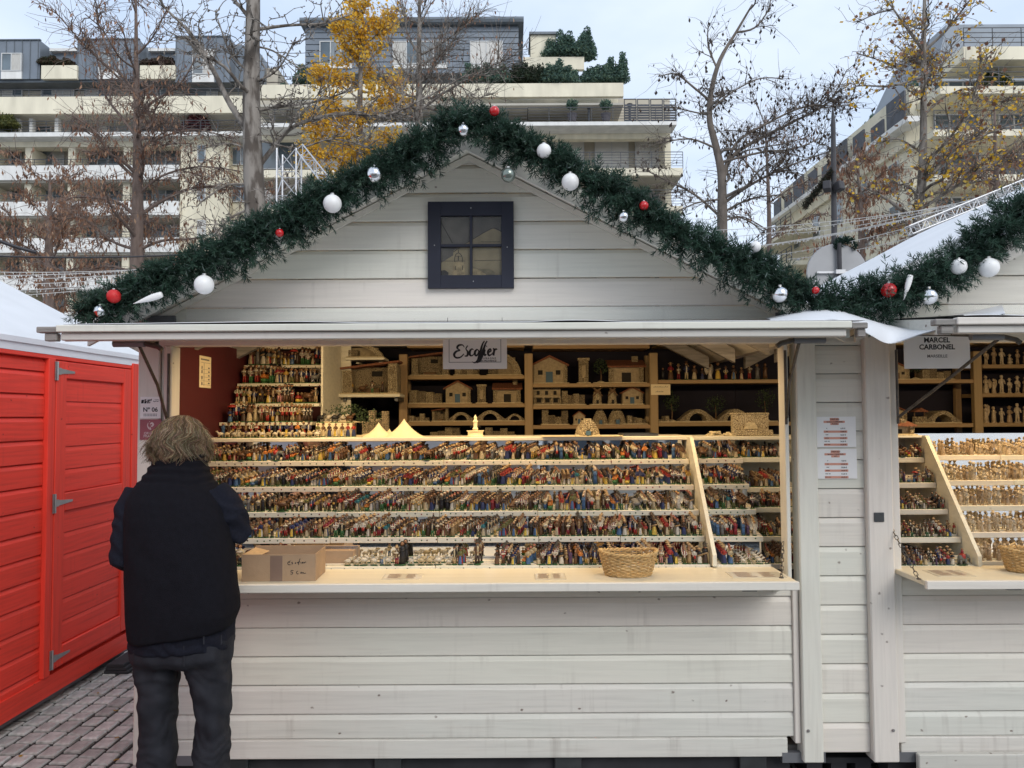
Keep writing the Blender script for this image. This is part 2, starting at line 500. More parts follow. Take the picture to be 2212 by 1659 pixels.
def stroke(mb, pts, w, y, mi=0):
    """flat pen stroke in the xz plane; pts are (x, z[, width factor])"""
    P = []
    for p in pts:
        P.append((p[0], p[1], p[2] if len(p) > 2 else 1.0))
    # Catmull-Rom resample
    Q = []
    for i in range(len(P) - 1):
        p0, p1, p2, p3 = P[max(i - 1, 0)], P[i], P[i + 1], P[min(i + 2, len(P) - 1)]
        for k in range(6):
            t = k / 6
            Q.append(tuple(0.5 * ((2 * p1[j]) + (-p0[j] + p2[j]) * t + (2 * p0[j] - 5 * p1[j] + 4 * p2[j] - p3[j]) * t * t
                                  + (-p0[j] + 3 * p1[j] - 3 * p2[j] + p3[j]) * t ** 3) for j in range(3)))
    Q.append(P[-1])
    vs_, fs = [], []
    for i, q in enumerate(Q):
        a, b = Q[max(i - 1, 0)], Q[min(i + 1, len(Q) - 1)]
        dx, dz = b[0] - a[0], b[1] - a[1]
        l = math.hypot(dx, dz) or 1
        nx, nz = -dz / l * w * q[2] / 2, dx / l * w * q[2] / 2
        vs_ += [(q[0] + nx, y, q[1] + nz), (q[0] - nx, y, q[1] - nz)]
    for i in range(len(Q) - 1):
        fs.append((2 * i, 2 * i + 1, 2 * i + 3, 2 * i + 2))
    mb.add(vs_, fs, mi)
# ================================================================ ground
mat('paving_joint', (0.018, 0.016, 0.015), 0.8, 0.3, 12)
mat('paver_stone', (0.29, 0.295, 0.285), 0.34, 0.30, 30, bump=.8, bscale=80, rnd=0.25, col2=(0.52, 0.525, 0.505))
gm = MB(); gm.add([(-300, -120, 0), (300, -120, 0), (300, 400, 0), (-300, 400, 0)], [(0, 1, 2, 3)])
def far_paving():
    m = bpy.data.materials.new('paving_far'); m.use_nodes = True
    t = m.node_tree; b = t.nodes['Principled BSDF']; b.inputs['Roughness'].default_value = .5
    tc = nd(t, 'ShaderNodeTexCoord'); mp = nd(t, 'ShaderNodeMapping'); mp.inputs['Rotation'].default_value = (0, 0, R(90)); mp.inputs['Scale'].default_value = (3.7, 4.75, 1)
    t.links.new(tc.outputs['Object'], mp.inputs[0])
    br_ = nd(t, 'ShaderNodeTexBrick'); br_.inputs['Scale'].default_value = 1.0
    br_.inputs['Color1'].default_value = (.30, .30, .29, 1); br_.inputs['Color2'].default_value = (.42, .42, .405, 1); br_.inputs['Mortar'].default_value = (.03, .028, .026, 1)
    br_.inputs['Mortar Size'].default_value = .035
    t.links.new(mp.outputs[0], br_.inputs['Vector']); t.links.new(br_.outputs['Color'], b.inputs['Base Color'])
    MATS['paving_far'] = m
far_paving()
ground = gm.build('ground', 'paving_far'); ground['kind'] = 'structure'
gm = MB(); gm.add([(-6.2, -2.6, .004), (6.1, -2.6, .004), (6.1, 9.6, .004), (-6.2, 9.6, .004)], [(0, 1, 2, 3)])
gm.build('paving_bed', 'paving_joint', ground)

PA = R(-1.0)                                  # the courses run back along the red hut
def paver_verts(cx, cy, w, l, r_, bev=0.006, h=0.018):
    t = r_.uniform(-.003, .003); tx = r_.uniform(-.03, .03); ty = r_.uniform(-.03, .03)
    out = []
    for z, i in ((0.0045, 0), (h - .006, 0), (h, bev)):
        for sx, sy in ((-1, -1), (1, -1), (1, 1), (-1, 1)):
            x = sx * (w / 2 - i) ; y = sy * (l / 2 - i)
            zz = z if z < .005 else z + t + tx * x + ty * y
            out.append((x, y, zz))
    c, s = math.cos(PA), math.sin(PA)
    return [(cx + x * c - y * s, cy + x * s + y * c, z) for x, y, z in out]
PV_F = [(8, 9, 10, 11)] + [(i * 4 + k, i * 4 + (k + 1) % 4, (i + 1) * 4 + (k + 1) % 4, (i + 1) * 4 + k) for i in (0, 1) for k in range(4)]
r_ = random.Random(5)
single, rest = [], MB()
CW = 0.105
for i in range(-58, 58):
    y = -2.5 + (0.07 if i % 2 else 0) + r_.uniform(0, .03)
    x = i * CW
    while y < 9.5:
        l = r_.uniform(.115, .15)
        cx, cy = x, y + l / 2
        w = CW - r_.uniform(.016, .024)
        if -2.78 < cx < -1.62 and 3.35 < cy < 5.75:
            single.append((cx, cy, w, l - .026))
        else:
            rest.add(paver_verts(cx, cy, w, l - .026, r_), PV_F)
        y += l
for cx, cy, w, l in single[:300]:
    m = MB(); m.add([(a - cx, b - cy, c) for a, b, c in paver_verts(cx, cy, w, l, r_)], PV_F)
    o = m.build('paving_stone', 'paver_stone', ground); o.location = (cx, cy, 0)
for cx, cy, w, l in single[300:]:
    rest.add(paver_verts(cx, cy, w, l, r_), PV_F)
rest.build('paving_stones', 'paver_stone', ground, kind='stuff')

# ================================================================ boards
def plank(mb, x0, x1, yf, z0, z1, xl=None, xr=None, th=0.02, bev=0.020, rec=0.009, M=None, mi=0):
    """horizontal shiplap board facing -Y, its upper edge bevelled back; xl/xr give slanted ends"""
    g = 0.0018
    prof = [(yf + th, z0 + g), (yf + .002, z0 + g), (yf, z0 + g + .003), (yf, z1 - bev - .004), (yf + rec, z1 - g), (yf + th, z1 - g)]
    xl = xl or (lambda z: x0); xr = xr or (lambda z: x1)
    A = [Vector((xl(z), y, z)) for y, z in prof]; B = [Vector((xr(z), y, z)) for y, z in prof]
    vs_ = A + B
    n = len(prof)
    if M is not None: vs_ = [M @ p for p in vs_]
    mb.add(vs_, [tuple(range(n - 1, -1, -1)), tuple(range(n, 2 * n))] + [(i, (i + 1) % n, (i + 1) % n + n, i + n) for i in range(n)], mi)

YW = 3.45                      # front wall plane of the white stalls
SX0, SX1 = -1.674, 1.352       # outer faces of the first stall
SC = (SX0 + SX1) / 2 - 0.03    # ridge
RZ, RS = 2.865, 0.52           # ridge height and slope of the boarding line
ZB = 0.175
def roof_z(x, cx): return RZ - RS * abs(x - cx)

def make_stall(dx, label, second=False):
    st = thing('market_stall', label, 'market stall', (SC + dx, YW, 0))
    X = lambda a: a + dx
    cx = SC + dx
    lx, rx = X(-1.52), X(1.235)
    # ---- boards under the counter, one by one
    zs = [at(1050, v, YW).z for v in (1595, 1542, 1479, 1417, 1355, 1292)] + [.962]
    for i in range(len(zs) - 1):
        m = MB(); plank(m, lx, rx, YW, zs[i], zs[i + 1]); P(m, 'plank', 'scuffed_paint' if i < 2 else 'white_paint', st)
    m = MB(); m.cbox(lx - .02, rx - .03, YW - .004, YW + .03, ZB, zs[0] - .004, .003)
    m.box(lx - .02, rx - .03, YW + .003, YW + .02, zs[0] - .0035, zs[0] - .0005)
    P(m, 'sill_board', 'scuffed_paint', st)
    # ---- gable boards
    gz = [2.045, 2.105, 2.172, 2.302, 2.432, 2.562, 2.692, 2.822]
    sl = lambda z: cx - (RZ - z) / RS + .004
    sr = lambda z: cx + (RZ - z) / RS - .004
    for i in range(1, len(gz) - 1):
        m = MB(); plank(m, 0, 0, YW + (.0 if i > 1 else -.004), gz[i], gz[i + 1], xl=lambda z: max(sl(z), X(SX0 + .005)), xr=lambda z: min(sr(z), X(SX1 - .005)), bev=.016, rec=.012)
        P(m, 'gable_plank', 'white_paint', st)
    m = MB(); m.prism([(sl(2.822), 2.823), (sr(2.822), 2.823), (cx, RZ - .006)], YW + .001, YW + .02); P(m, 'gable_plank', 'white_paint', st)
    # header beam with the dark gap above the shutter hinge
    m = MB(); m.cbox(X(SX0 + .01), X(SX1 - .01), YW - .012, YW + .05, 2.0, 2.055, .004); P(m, 'header_beam', 'white_paint', st)
    m = MB(); m.box(X(SX0 + .02), X(SX1 - .02), YW + .012, YW + .03, 2.055, 2.105); P(m, 'hinge_gap', 'dark_gap', st)
    # ---- front posts
    if not second:
        m = MB(); m.cbox(X(SX0), X(SX0 + .095), YW - .012, YW + .06, ZB - .02, 2.1, .004); P(m, 'post', 'white_paint_post', st)
        m = MB(); m.cbox(X(SX0 + .097), X(SX0 + .118), YW + .004, YW + .06, ZB - .02, 2.1, .003); P(m, 'trim_strip', 'white_paint_post', st)
        m = MB(); m.cbox(X(SX0 + .120), X(SX0 + .153), YW - .02, YW + .07, ZB, 2.0, .004); P(m, 'post', 'white_paint_post', st)
    else:
        m = MB(); m.cbox(X(SX0), X(SX0 + .112), YW - .035, YW + .05, ZB - .015, 2.06, .005); P(m, 'post', 'white_paint_post', st)
        m = MB(); m.cbox(X(SX0 + .114), X(SX0 + .153), YW - .012, YW + .07, ZB + .06, 2.0, .003); P(m, 'trim_strip', 'white_paint_post', st)
    m = MB(); m.cbox(X(1.236), X(1.262), YW - .012, YW + .05, ZB + .06, .93, .003); P(m, 'trim_strip', 'white_paint_post', st)
    m = MB(); m.cbox(X(1.215), X(1.2335), YW - .018, YW + .06, .93, 2.0, .003); P(m, 'trim_strip', 'white_paint_post', st)
    m = MB(); m.cbox(X(1.264), X(SX1), YW - .035, YW + .05, ZB - .015, 2.06, .005); P(m, 'post', 'white_paint_post', st)
    # bolts low on the posts
    for bx in ((X(1.285), X(SX0 + .085)) if second else (X(1.285),)):
        m = MB(); m.lathe([(.007, 0), (.007, .004), (.004, .008)], n=8, M=T(bx, YW - .035, .30, rx=R(90))); P(m, 'bolt', 'steel', st)
    # ---- side walls (plank by plank outside, lining inside), back, floor
    for side, xw in ((('R', X(SX1)),) if second else (('L', X(SX0)),)):
        for k in range(15):
            z0 = ZB + k * .13
            m = MB()
            MM = (Matrix.Translation((xw, 0, 0)) @ Matrix.Rotation(R(-90 if side == 'L' else 90), 4, 'Z'))
            a, b = (-5.55, -3.53) if side == 'L' else (3.53, 5.55)
            plank(m, a, b, 0.004, z0, min(z0 + .13, 2.09), M=MM); P(m, 'plank', 'white_paint', st)
    if second:
        m = MB(); m.box(X(SX1 - .06), X(SX1 - .04), YW + .075, 5.5, .2, 2.08); P(m, 'lining_panel', 'dark_cloth', st)
    else:
        m = MB(); m.box(X(SX0 + .04), X(SX0 + .06), YW + .075, 5.5, .2, 2.08); P(m, 'lining_panel', 'burgundy', st)
    m = MB(); m.box(X(SX0 + .03), X(SX1 - .03) + (0 if second else .275), 5.5, 5.55, .15, 2.08)
    m.prism([(X(SX0 + .03), 2.08), (X(SX1 - .03), 2.08), (cx, RZ - .02)], 5.5, 5.55); P(m, 'back_wall', 'dark_cloth', st)
    m = MB(); m.box(X(SX0 + .03), X(SX1 - .03) + (0 if second else .275), YW + .06, 5.5, .17, .2); P(m, 'floor', 'grey_wood', st)
    # loft ceiling boards between the eaves (carries the model village behind the gable window)
    m = MB(); m.box(X(SX0 + .062), X(SX1 - .062), 4.35, 5.5, 2.16, 2.18); P(m, 'loft_board', 'grey_wood', st)
    # rafters
    for yy in (3.9, 4.5, 5.1):
        for s in (-1, 1):
            m = MB()
            e = cx + s * 1.5
            m.prism([(cx + s * .01, RZ - .02), (e, roof_z(e, cx) - .02), (e, roof_z(e, cx) - .10), (cx + s * .01, RZ - .10)], yy, yy + .045)
            P(m, 'rafter', 'grey_wood', st)
    # ---- roof: two boarded slopes with white sheeting
    YR0, YR1 = 3.27, 5.72
    for s in (-1, 1):
        e = cx + s * 1.60
        n_ = 9
        for k in range(n_):                       # boards along the slope, seen from below
            a, b = k / n_, (k + 1) / n_ - .006
            xa, xb = cx + (e - cx) * a, cx + (e - cx) * b
            za, zb = roof_z(xa, cx) + .004, roof_z(xb, cx) + .004
            m = MB(); m.prism([(xa, za), (xb, zb), (xb, zb + .02), (xa, za + .02)], YR0, YR1); P(m, 'roof_board', 'white_paint', st)
        m = MB()                                   # sheet lying over the boards, slightly rippled
        nx, ny = 14, 10
        vs_ = []
        for layer in (0, 1):
            for i in range(nx + 1):
                for j in range(ny + 1):
                    x = cx + (e + s * .02 - cx) * i / nx
                    y = YR0 - .015 + (YR1 + .03 - YR0) * j / ny
                    zz = roof_z(x, cx) + .030 + (.13 if second else .004) * layer + .006 * mnoise.noise(Vector((x * 3, y * 3, dx)))
                    vs_.append((x, y, zz))
        q = lambda l, i, j: l * (nx + 1) * (ny + 1) + i * (ny + 1) + j
        fs = []
        for i in range(nx):
            for j in range(ny):
                fs.append((q(1, i, j), q(1, i + 1, j), q(1, i + 1, j + 1), q(1, i, j + 1)))
                fs.append((q(0, i, j), q(0, i, j + 1), q(0, i + 1, j + 1), q(0, i + 1, j)))
        for i in range(nx):
            fs.append((q(0, i, 0), q(0, i + 1, 0), q(1, i + 1, 0), q(1, i, 0)))
        for j in range(ny):
            fs.append((q(0, nx, j), q(0, nx, j + 1), q(1, nx, j + 1), q(1, nx, j)))
        m.add(vs_, fs); P(m, 'roof_sheet', 'tarp', st)
        m = MB(); m.prism([(cx, RZ + .036), (e, roof_z(e, cx) + .036), (e, roof_z(e, cx) - .05), (cx, RZ - .05)], YR0 - .035, YR0 - .017)
        P(m, 'barge_board', 'white_paint', st)
        # cover strip where the boards meet the roof
        m = MB(); m.prism([(cx, RZ - .002), (e - s * .1, roof_z(e - s * .1, cx) - .002), (e - s * .1, roof_z(e - s * .1, cx) - .03), (cx, RZ - .03)], YW - .016, YW - .002)
        P(m, 'cover_strip', 'white_paint', st)
    # steel eave plates
    for px in (X(SX0 + .04), X(SX1 - .17)):
        m = MB(); m.box(px, px + .13, YW - .03, YW - .017, 2.035, 2.135); P(m, 'eave_plate', 'zinc_plate', st)
    # ---- counter flap
    zt = 0.993
    m = MB(); m.cbox(X(-1.55), X(1.172), 3.20, YW + .055, zt - .022, zt, .003); P(m, 'counter_board', 'wood_counter', st)
    m = MB(); m.cbox(X(-1.55), X(1.1735), 3.178, 3.1985, zt - .034, zt + .001, .003); P(m, 'counter_edge', 'white_paint', st)
    for bx in (X(-1.2), X(.95)):
        m = MB(); m.box(bx, bx + .06, 3.215, 3.235, zt - .045, zt - .023); P(m, 'catch', 'steel_dark', st)
    m = MB(); m.prism([(3.23, zt - .023), (YW - .004, zt - .023), (YW - .004, zt - .10)], X(1.15), X(1.172), M=Matrix(((0, 1, 0, 0), (1, 0, 0, 0), (0, 0, 1, 0), (0, 0, 0, 1))))
    P(m, 'counter_bracket', 'white_paint', st)
    # ---- feet and skids under the floor
    m = MB(); m.box(X(SX0 + .1), X(SX1 - .12), YW + .05, YW + .15, .03, ZB - .004); P(m, 'skid_beam', 'dark_gap', st)
    for px in (-1.3, -.62, .18, 1.0):
        m = MB(); m.cbox(X(px), X(px + .12), YW + .02, YW + .045, .0, ZB - .006, .004); P(m, 'foot', 'steel_dark', st)
    for px in (SX0 + .10, 1.18):
        m = MB(); m.box(X(px), X(px + .19), YW - .006, YW + .02, ZB - .025, ZB + .018); P(m, 'corner_plate', 'zinc_plate', st)
    m = MB(); m.box(X(SX0 + .1), X(SX1 - .1), 5.3, 5.4, .0, ZB - .004); P(m, 'skid_beam', 'dark_gap', st)
    return st

stall_a = make_stall(0, 'white wooden market stall with a black four-pane window in its gable')
DX2 = 3.244
stall_b = make_stall(DX2, 'white wooden market stall without gable window, selling cream unpainted clay figurines', True)
# worn skirting board in front of the second stall
m = MB(); m.cbox(1.76, 3.9, YW - .045, YW - .015, .0, .198, .004)
sk = P(m, 'skirting_board', 'worn_paint', stall_b)
for bx, bz in ((1.86, .135), (2.02, .125), (2.6, .13)):
    m = MB(); m.lathe([(.008, 0), (.008, .004), (.005, .008)], n=8, M=T(bx, YW - .045, bz, rx=R(90))); P(m, 'bolt', 'steel', sk)

# filler panel that closes the gap between the two stalls
fp = thing('filler_panel', 'narrow panel of white planks between the two white stalls', 'panel', (1.46, YW, .2))
z = .19
while z < 2.0:
    z1 = min(z + .1285, 2.03)
    m = MB(); plank(m, 1.353, 1.569, YW - .002, z, z1); P(m, 'plank', 'white_paint', fp)
    z = z1
m = MB(); m.box(1.353, 1.569, YW + .03, YW + .05, .19, 2.03); P(m, 'batten', 'grey_wood', fp)
# pallet blocks seen in the gap below
pl = thing('wooden_pallet', 'dark weathered pallet pushed under the narrow white panel', 'pallet', (1.46, 3.7, 0))
for k in range(3):
    m = MB(); m.box(1.33 + k * .11, 1.40 + k * .11, 3.56, 3.9, 0, .1); P(m, 'block', 'dark_gap', pl)
m = MB(); m.box(1.30, 1.66, 3.55, 3.92, .1005, .125); P(m, 'deck_board', 'dark_gap', pl)

# ================================================================ red hut on the left
hut = thing('red_hut', 'bright red planked hut with white sheeted roof and hinged door', 'hut', (-2.9, 4.0, 0))
HX = -2.68
HM = Matrix.Translation((HX, 0, 0)) @ Matrix.Rotation(R(90), 4, 'Z')      # local x -> +Y, outward -> +X
z = .125
while z < 2.0:
    m = MB(); plank(m, 1.2, 4.405, .0, z, min(z + .13, 2.02), bev=.022, rec=.012, M=HM); P(m, 'plank', 'red_paint', hut)
    z += .13
m = MB(); m.box(1.2, 5.49, -.012, .02, .085, .2, M=HM); P(m, 'base_rail', 'red_paint', hut)
m = MB(); m.cbox(4.41, 4.475, -.022, .03, .202, 2.03, .004, M=HM); P(m, 'trim_post', 'red_paint_post', hut)
m = MB(); m.cbox(5.37, 5.50, -.03, .10, .202, 2.06, .004, M=HM); P(m, 'corner_post', 'red_paint_post', hut)
m = MB(); m.cbox(1.2, 5.368, -.020, .03, 2.0215, 2.045, .003, M=HM); P(m, 'top_rail', 'red_paint', hut)
door = MB(); door.box(4.48, 5.365, .0, .02, .225, 2.02, M=HM)
door = P(door, 'door', 'red_paint', hut)
for nm, a, b, c, d in (('stile', 4.482, 4.585, .23, 2.015), ('stile', 5.262, 5.362, .23, 2.015), ('rail', 4.587, 5.26, 1.915, 2.014),
                       ('rail', 4.587, 5.26, 1.13, 1.235), ('rail', 4.587, 5.26, .231, .345)):
    m = MB(); m.cbox(a, b, -.024, .002, c, d, .004, M=HM); P(m, nm, 'red_paint_post' if nm == 'stile' else 'red_paint', door)
for za, zb in ((.348, 1.127), (1.238, 1.912)):
    n = round((zb - za) / .13)
    for k in range(n):
        m = MB(); plank(m, 4.588, 5.259, -.010, za + (zb - za) * k / n, za + (zb - za) * (k + 1) / n, th=.009, bev=.022, rec=.006, M=HM); P(m, 'plank', 'red_paint', door)
for hz in (1.955, 1.185, .29):
    m = MB()
    m.box(4.46, 4.478, -.0285, -.024, hz - .055, hz + .055, M=HM)
    m.box(4.478, 4.52, -.0285, -.0245, hz - .02, hz + .02, M=HM)
    m.prism([(4.52, hz - .016), (4.66, hz - .006), (4.66, hz + .006), (4.52, hz + .016)], -.0285, -.0245, M=HM)
    m.tube([HM @ Vector((4.48, -.031, hz - .055)), HM @ Vector((4.48, -.031, hz + .055))], .005, 6)
    P(m, 'hinge', 'steel', door)
# hut body behind the planks, base, roof
m = MB(); m.box(-5.2, HX - .022, 1.2, 5.48, .08, 2.04); P(m, 'inner_wall', 'red_paint', hut)
m = MB(); m.box(-5.1, HX - .03, 1.3, 5.42, .04, .08); P(m, 'base_frame', 'zinc_plate', hut)
for yy in (1.5, 2.6, 3.6, 4.6, 5.2):
    m = MB(); m.box(HX - .25, HX - .05, yy, yy + .14, 0, .04); P(m, 'foot', 'grey_wood', hut)
m = MB(); m.box(HX + .005, HX + .02, 1.15, 5.56, 2.046, 2.115); P(m, 'fascia_board', 'tarp', hut)
rx = -3.95
for s in (-1, 1):
    e = rx + s * (HX + .03 - rx)
    m = MB()
    vs_, fs = [], []
    for i in range(13):
        for j in range(15):
            x = rx + (e - rx) * i / 12; y = 1.15 + 4.43 * j / 14
            vs_.append((x, y, 2.12 + .52 * (abs(e - rx) - abs(x - rx)) + .003 * mnoise.noise(Vector((x * 2, y * 2, 3)))))
    for i in range(12):
        for j in range(14):
            a = i * 15 + j
            fs.append((a, a + 15, a + 16, a + 1))
    n0 = len(vs_)
    vs_ += [(x, y, z - .03) for x, y, z in vs_]
    fs += [tuple(i + n0 for i in f[::-1]) for f in fs]
    for i in range(12):
        fs.append((i * 15 + 14, (i + 1) * 15 + 14, (i + 1) * 15 + 14 + n0, i * 15 + 14 + n0))
        fs.append((i * 15, i * 15 + n0, (i + 1) * 15 + n0, (i + 1) * 15))
    for j in range(14):
        fs.append((12 * 15 + j, 12 * 15 + j + n0, 12 * 15 + j + 1 + n0, 12 * 15 + j + 1))
    m.add(vs_, fs); P(m, 'roof_sheet', 'tarp', hut)
m = MB(); m.prism([(HX, 2.05), (2 * rx - HX, 2.05), (rx, 2.05 + .52 * (HX - rx))], 5.4, 5.46); P(m, 'gable_wall', 'red_paint', hut)
# folded plastic left by the hut corner
m = MB()
vs_ = []
for i in range(7):
    for j in range(5):
        vs_.append((-2.66 + i * .03, 5.55 + j * .04, .06 + .10 * abs(mnoise.noise(Vector((i * .7, j * .8, 2)))) + .02 * math.sin(i * 2.1 + j)))
m.add(vs_, [(i * 5 + j, i * 5 + j + 5, i * 5 + j + 6, i * 5 + j + 1) for i in range(6) for j in range(4)])
m.add([(-2.66, 5.56, .0), (-2.49, 5.56, .0), (-2.49, 5.7, .0), (-2.66, 5.7, .0), (-2.65, 5.57, .08), (-2.5, 5.57, .07), (-2.5, 5.69, .08), (-2.65, 5.69, .09)],
      [(0, 3, 2, 1), (4, 5, 6, 7), (0, 1, 5, 4), (1, 2, 6, 5), (2, 3, 7, 6), (3, 0, 4, 7)])
tag(m.build('plastic_sheet', 'tarp', smooth=True), 'crumpled white plastic sheet on the paving at the red hut corner', 'plastic sheet')
# stack of dark boards by the hut foot
m = MB()
for k in range(3):
    m.cbox(-2.66 + .01 * k, -2.50 - .015 * k, 5.06, 5.44, .018 + k * .022, .038 + k * .022, .003)
tag(m.build('board_stack', 'dark_gap'), 'small stack of dark boards on the paving under the red door', 'boards')
# ================================================================ gable window with model village behind
gx0, gx1, gz0, gz1 = rect(924, 435, 1110, 622, YW - .03)
win = thing('gable_window', 'navy black four-pane window frame screwed to the white gable', 'window', ((gx0 + gx1) / 2, YW, gz0))
px0, px1, pz0, pz1 = rect(952, 465, 1083, 594, YW - .03)
ft = .026
for a, b, c, d in ((gx0, px0, gz0, gz1), (px1, gx1, gz0, gz1), (px0, px1, gz0, pz0), (px0, px1, pz1, gz1)):
    m = MB(); m.cbox(a, b, YW - .03, YW - .03 + ft, c, d, .001); P(m, 'frame_board', 'navy_frame', win)
wx, wz = (px0 + px1) / 2, (pz0 + pz1) / 2
m = MB(); m.cbox(wx - .006, wx + .006, YW - .026, YW - .008, pz0, pz1, .001); P(m, 'glazing_bar', 'navy_frame', win)
m = MB(); m.cbox(px0, px1, YW - .0255, YW - .0085, wz - .006, wz + .006, .001); P(m, 'glazing_bar', 'navy_frame', win)
for sx, sz in ((wx, gz1 - .03), (wx + .01, gz0 + .03), (gx0 + .03, wz), (gx1 - .03, wz - .01)):
    m = MB(); m.lathe([(.0025, 0), (.0025, .002), (.001, .003)], n=7, M=T(sx, YW - .03, sz, rx=R(90))); P(m, 'screw', 'steel', win)
# the little scene is a printed board set behind the bars
mat('print_sky', (0.105, 0.095, 0.078), .5, .25, 14)
mat('print_house', (0.24, 0.195, 0.11), .5, .15, 20)
mat('print_stone', (0.30, 0.235, 0.125), .5, .35, 60)
mat('print_line', (0.03, 0.026, 0.02), .5, .1, 10)
mat('print_hill', (0.15, 0.125, 0.07), .5, .4, 26)
m = MB(); m.box(px0 - .004, px1 + .004, YW - .0075, YW - .0045, pz0 - .004, pz1 - .004)
pic = P(m, 'picture_panel', 'print_sky', win)
S = lambda a, b: (px0 + (px1 - px0) * a, pz0 + (pz1 - pz0) * b)
def flat(mb, pts, lay, mi): mb.add([(S(a, b)[0], YW - .0076 - .0002 * lay, S(a, b)[1]) for a, b in pts], [tuple(range(len(pts)))], mi)
m = MB()
flat(m, [(.35, .52), (.52, .62), (.86, .80), (1, .74), (1, 0), (.2, 0), (.2, .42)], 1, 0)
flat(m, [(0, .22), (.28, .40), (.36, .50), (.36, 0), (0, 0)], 2, 0)
flat(m, [(.5, .17), (.62, .12), (.8, .12), (.95, .02), (1, .03), (1, 0), (.5, 0)], 3, 3)
flat(m, [(.5, .13), (.6, .11), (.74, .03), (.74, 0), (.5, 0)], 4, 1)
flat(m, [(.19, 0), (.19, .10), (.205, .235), (.37, .235), (.39, .1), (.39, 0)], 5, 1)
flat(m, [(0, 0), (.12, 0), (.12, .06), (.06, .1), (0, .09)], 4, 2)
for w_, pts in ((.004, [(.0, .90), (.19, .55)]), (.003, [(.2, .40), (.37, .52), (.60, .66), (.86, .80), (1, .74)]), (.002, [(.55, .255), (1, .26)]), (.002, [(0, .25), (.4, .25)]),
                (.002, [(.66, .57), (.98, .57)]), (.003, [(.225, .235), (.225, .30), (.245, .36), (.285, .385), (.325, .36), (.35, .30), (.35, .235)]), (.003, [(.285, .385), (.285, .44)]),
                (.004, [(.285, .33), (.285, .26)]), (.002, [(.235, .33), (.34, .33)]), (.003, [(.235, .10), (.235, .17)]), (.003, [(.355, .1), (.355, .17)])):
    stroke(m, [S(a, b) for a, b in pts], w_, YW - .0092, 2)
P(m, 'printed_village', ['print_house', 'print_stone', 'print_line', 'print_hill'], pic)
for a, b in ((px0, wx - .006), (wx + .006, px1)):
    for c, d in ((pz0, wz - .006), (wz + .006, pz1)):
        m = MB(); m.box(a, b, YW - .0135, YW - .012, c, d); P(m, 'pane', 'glass', win)

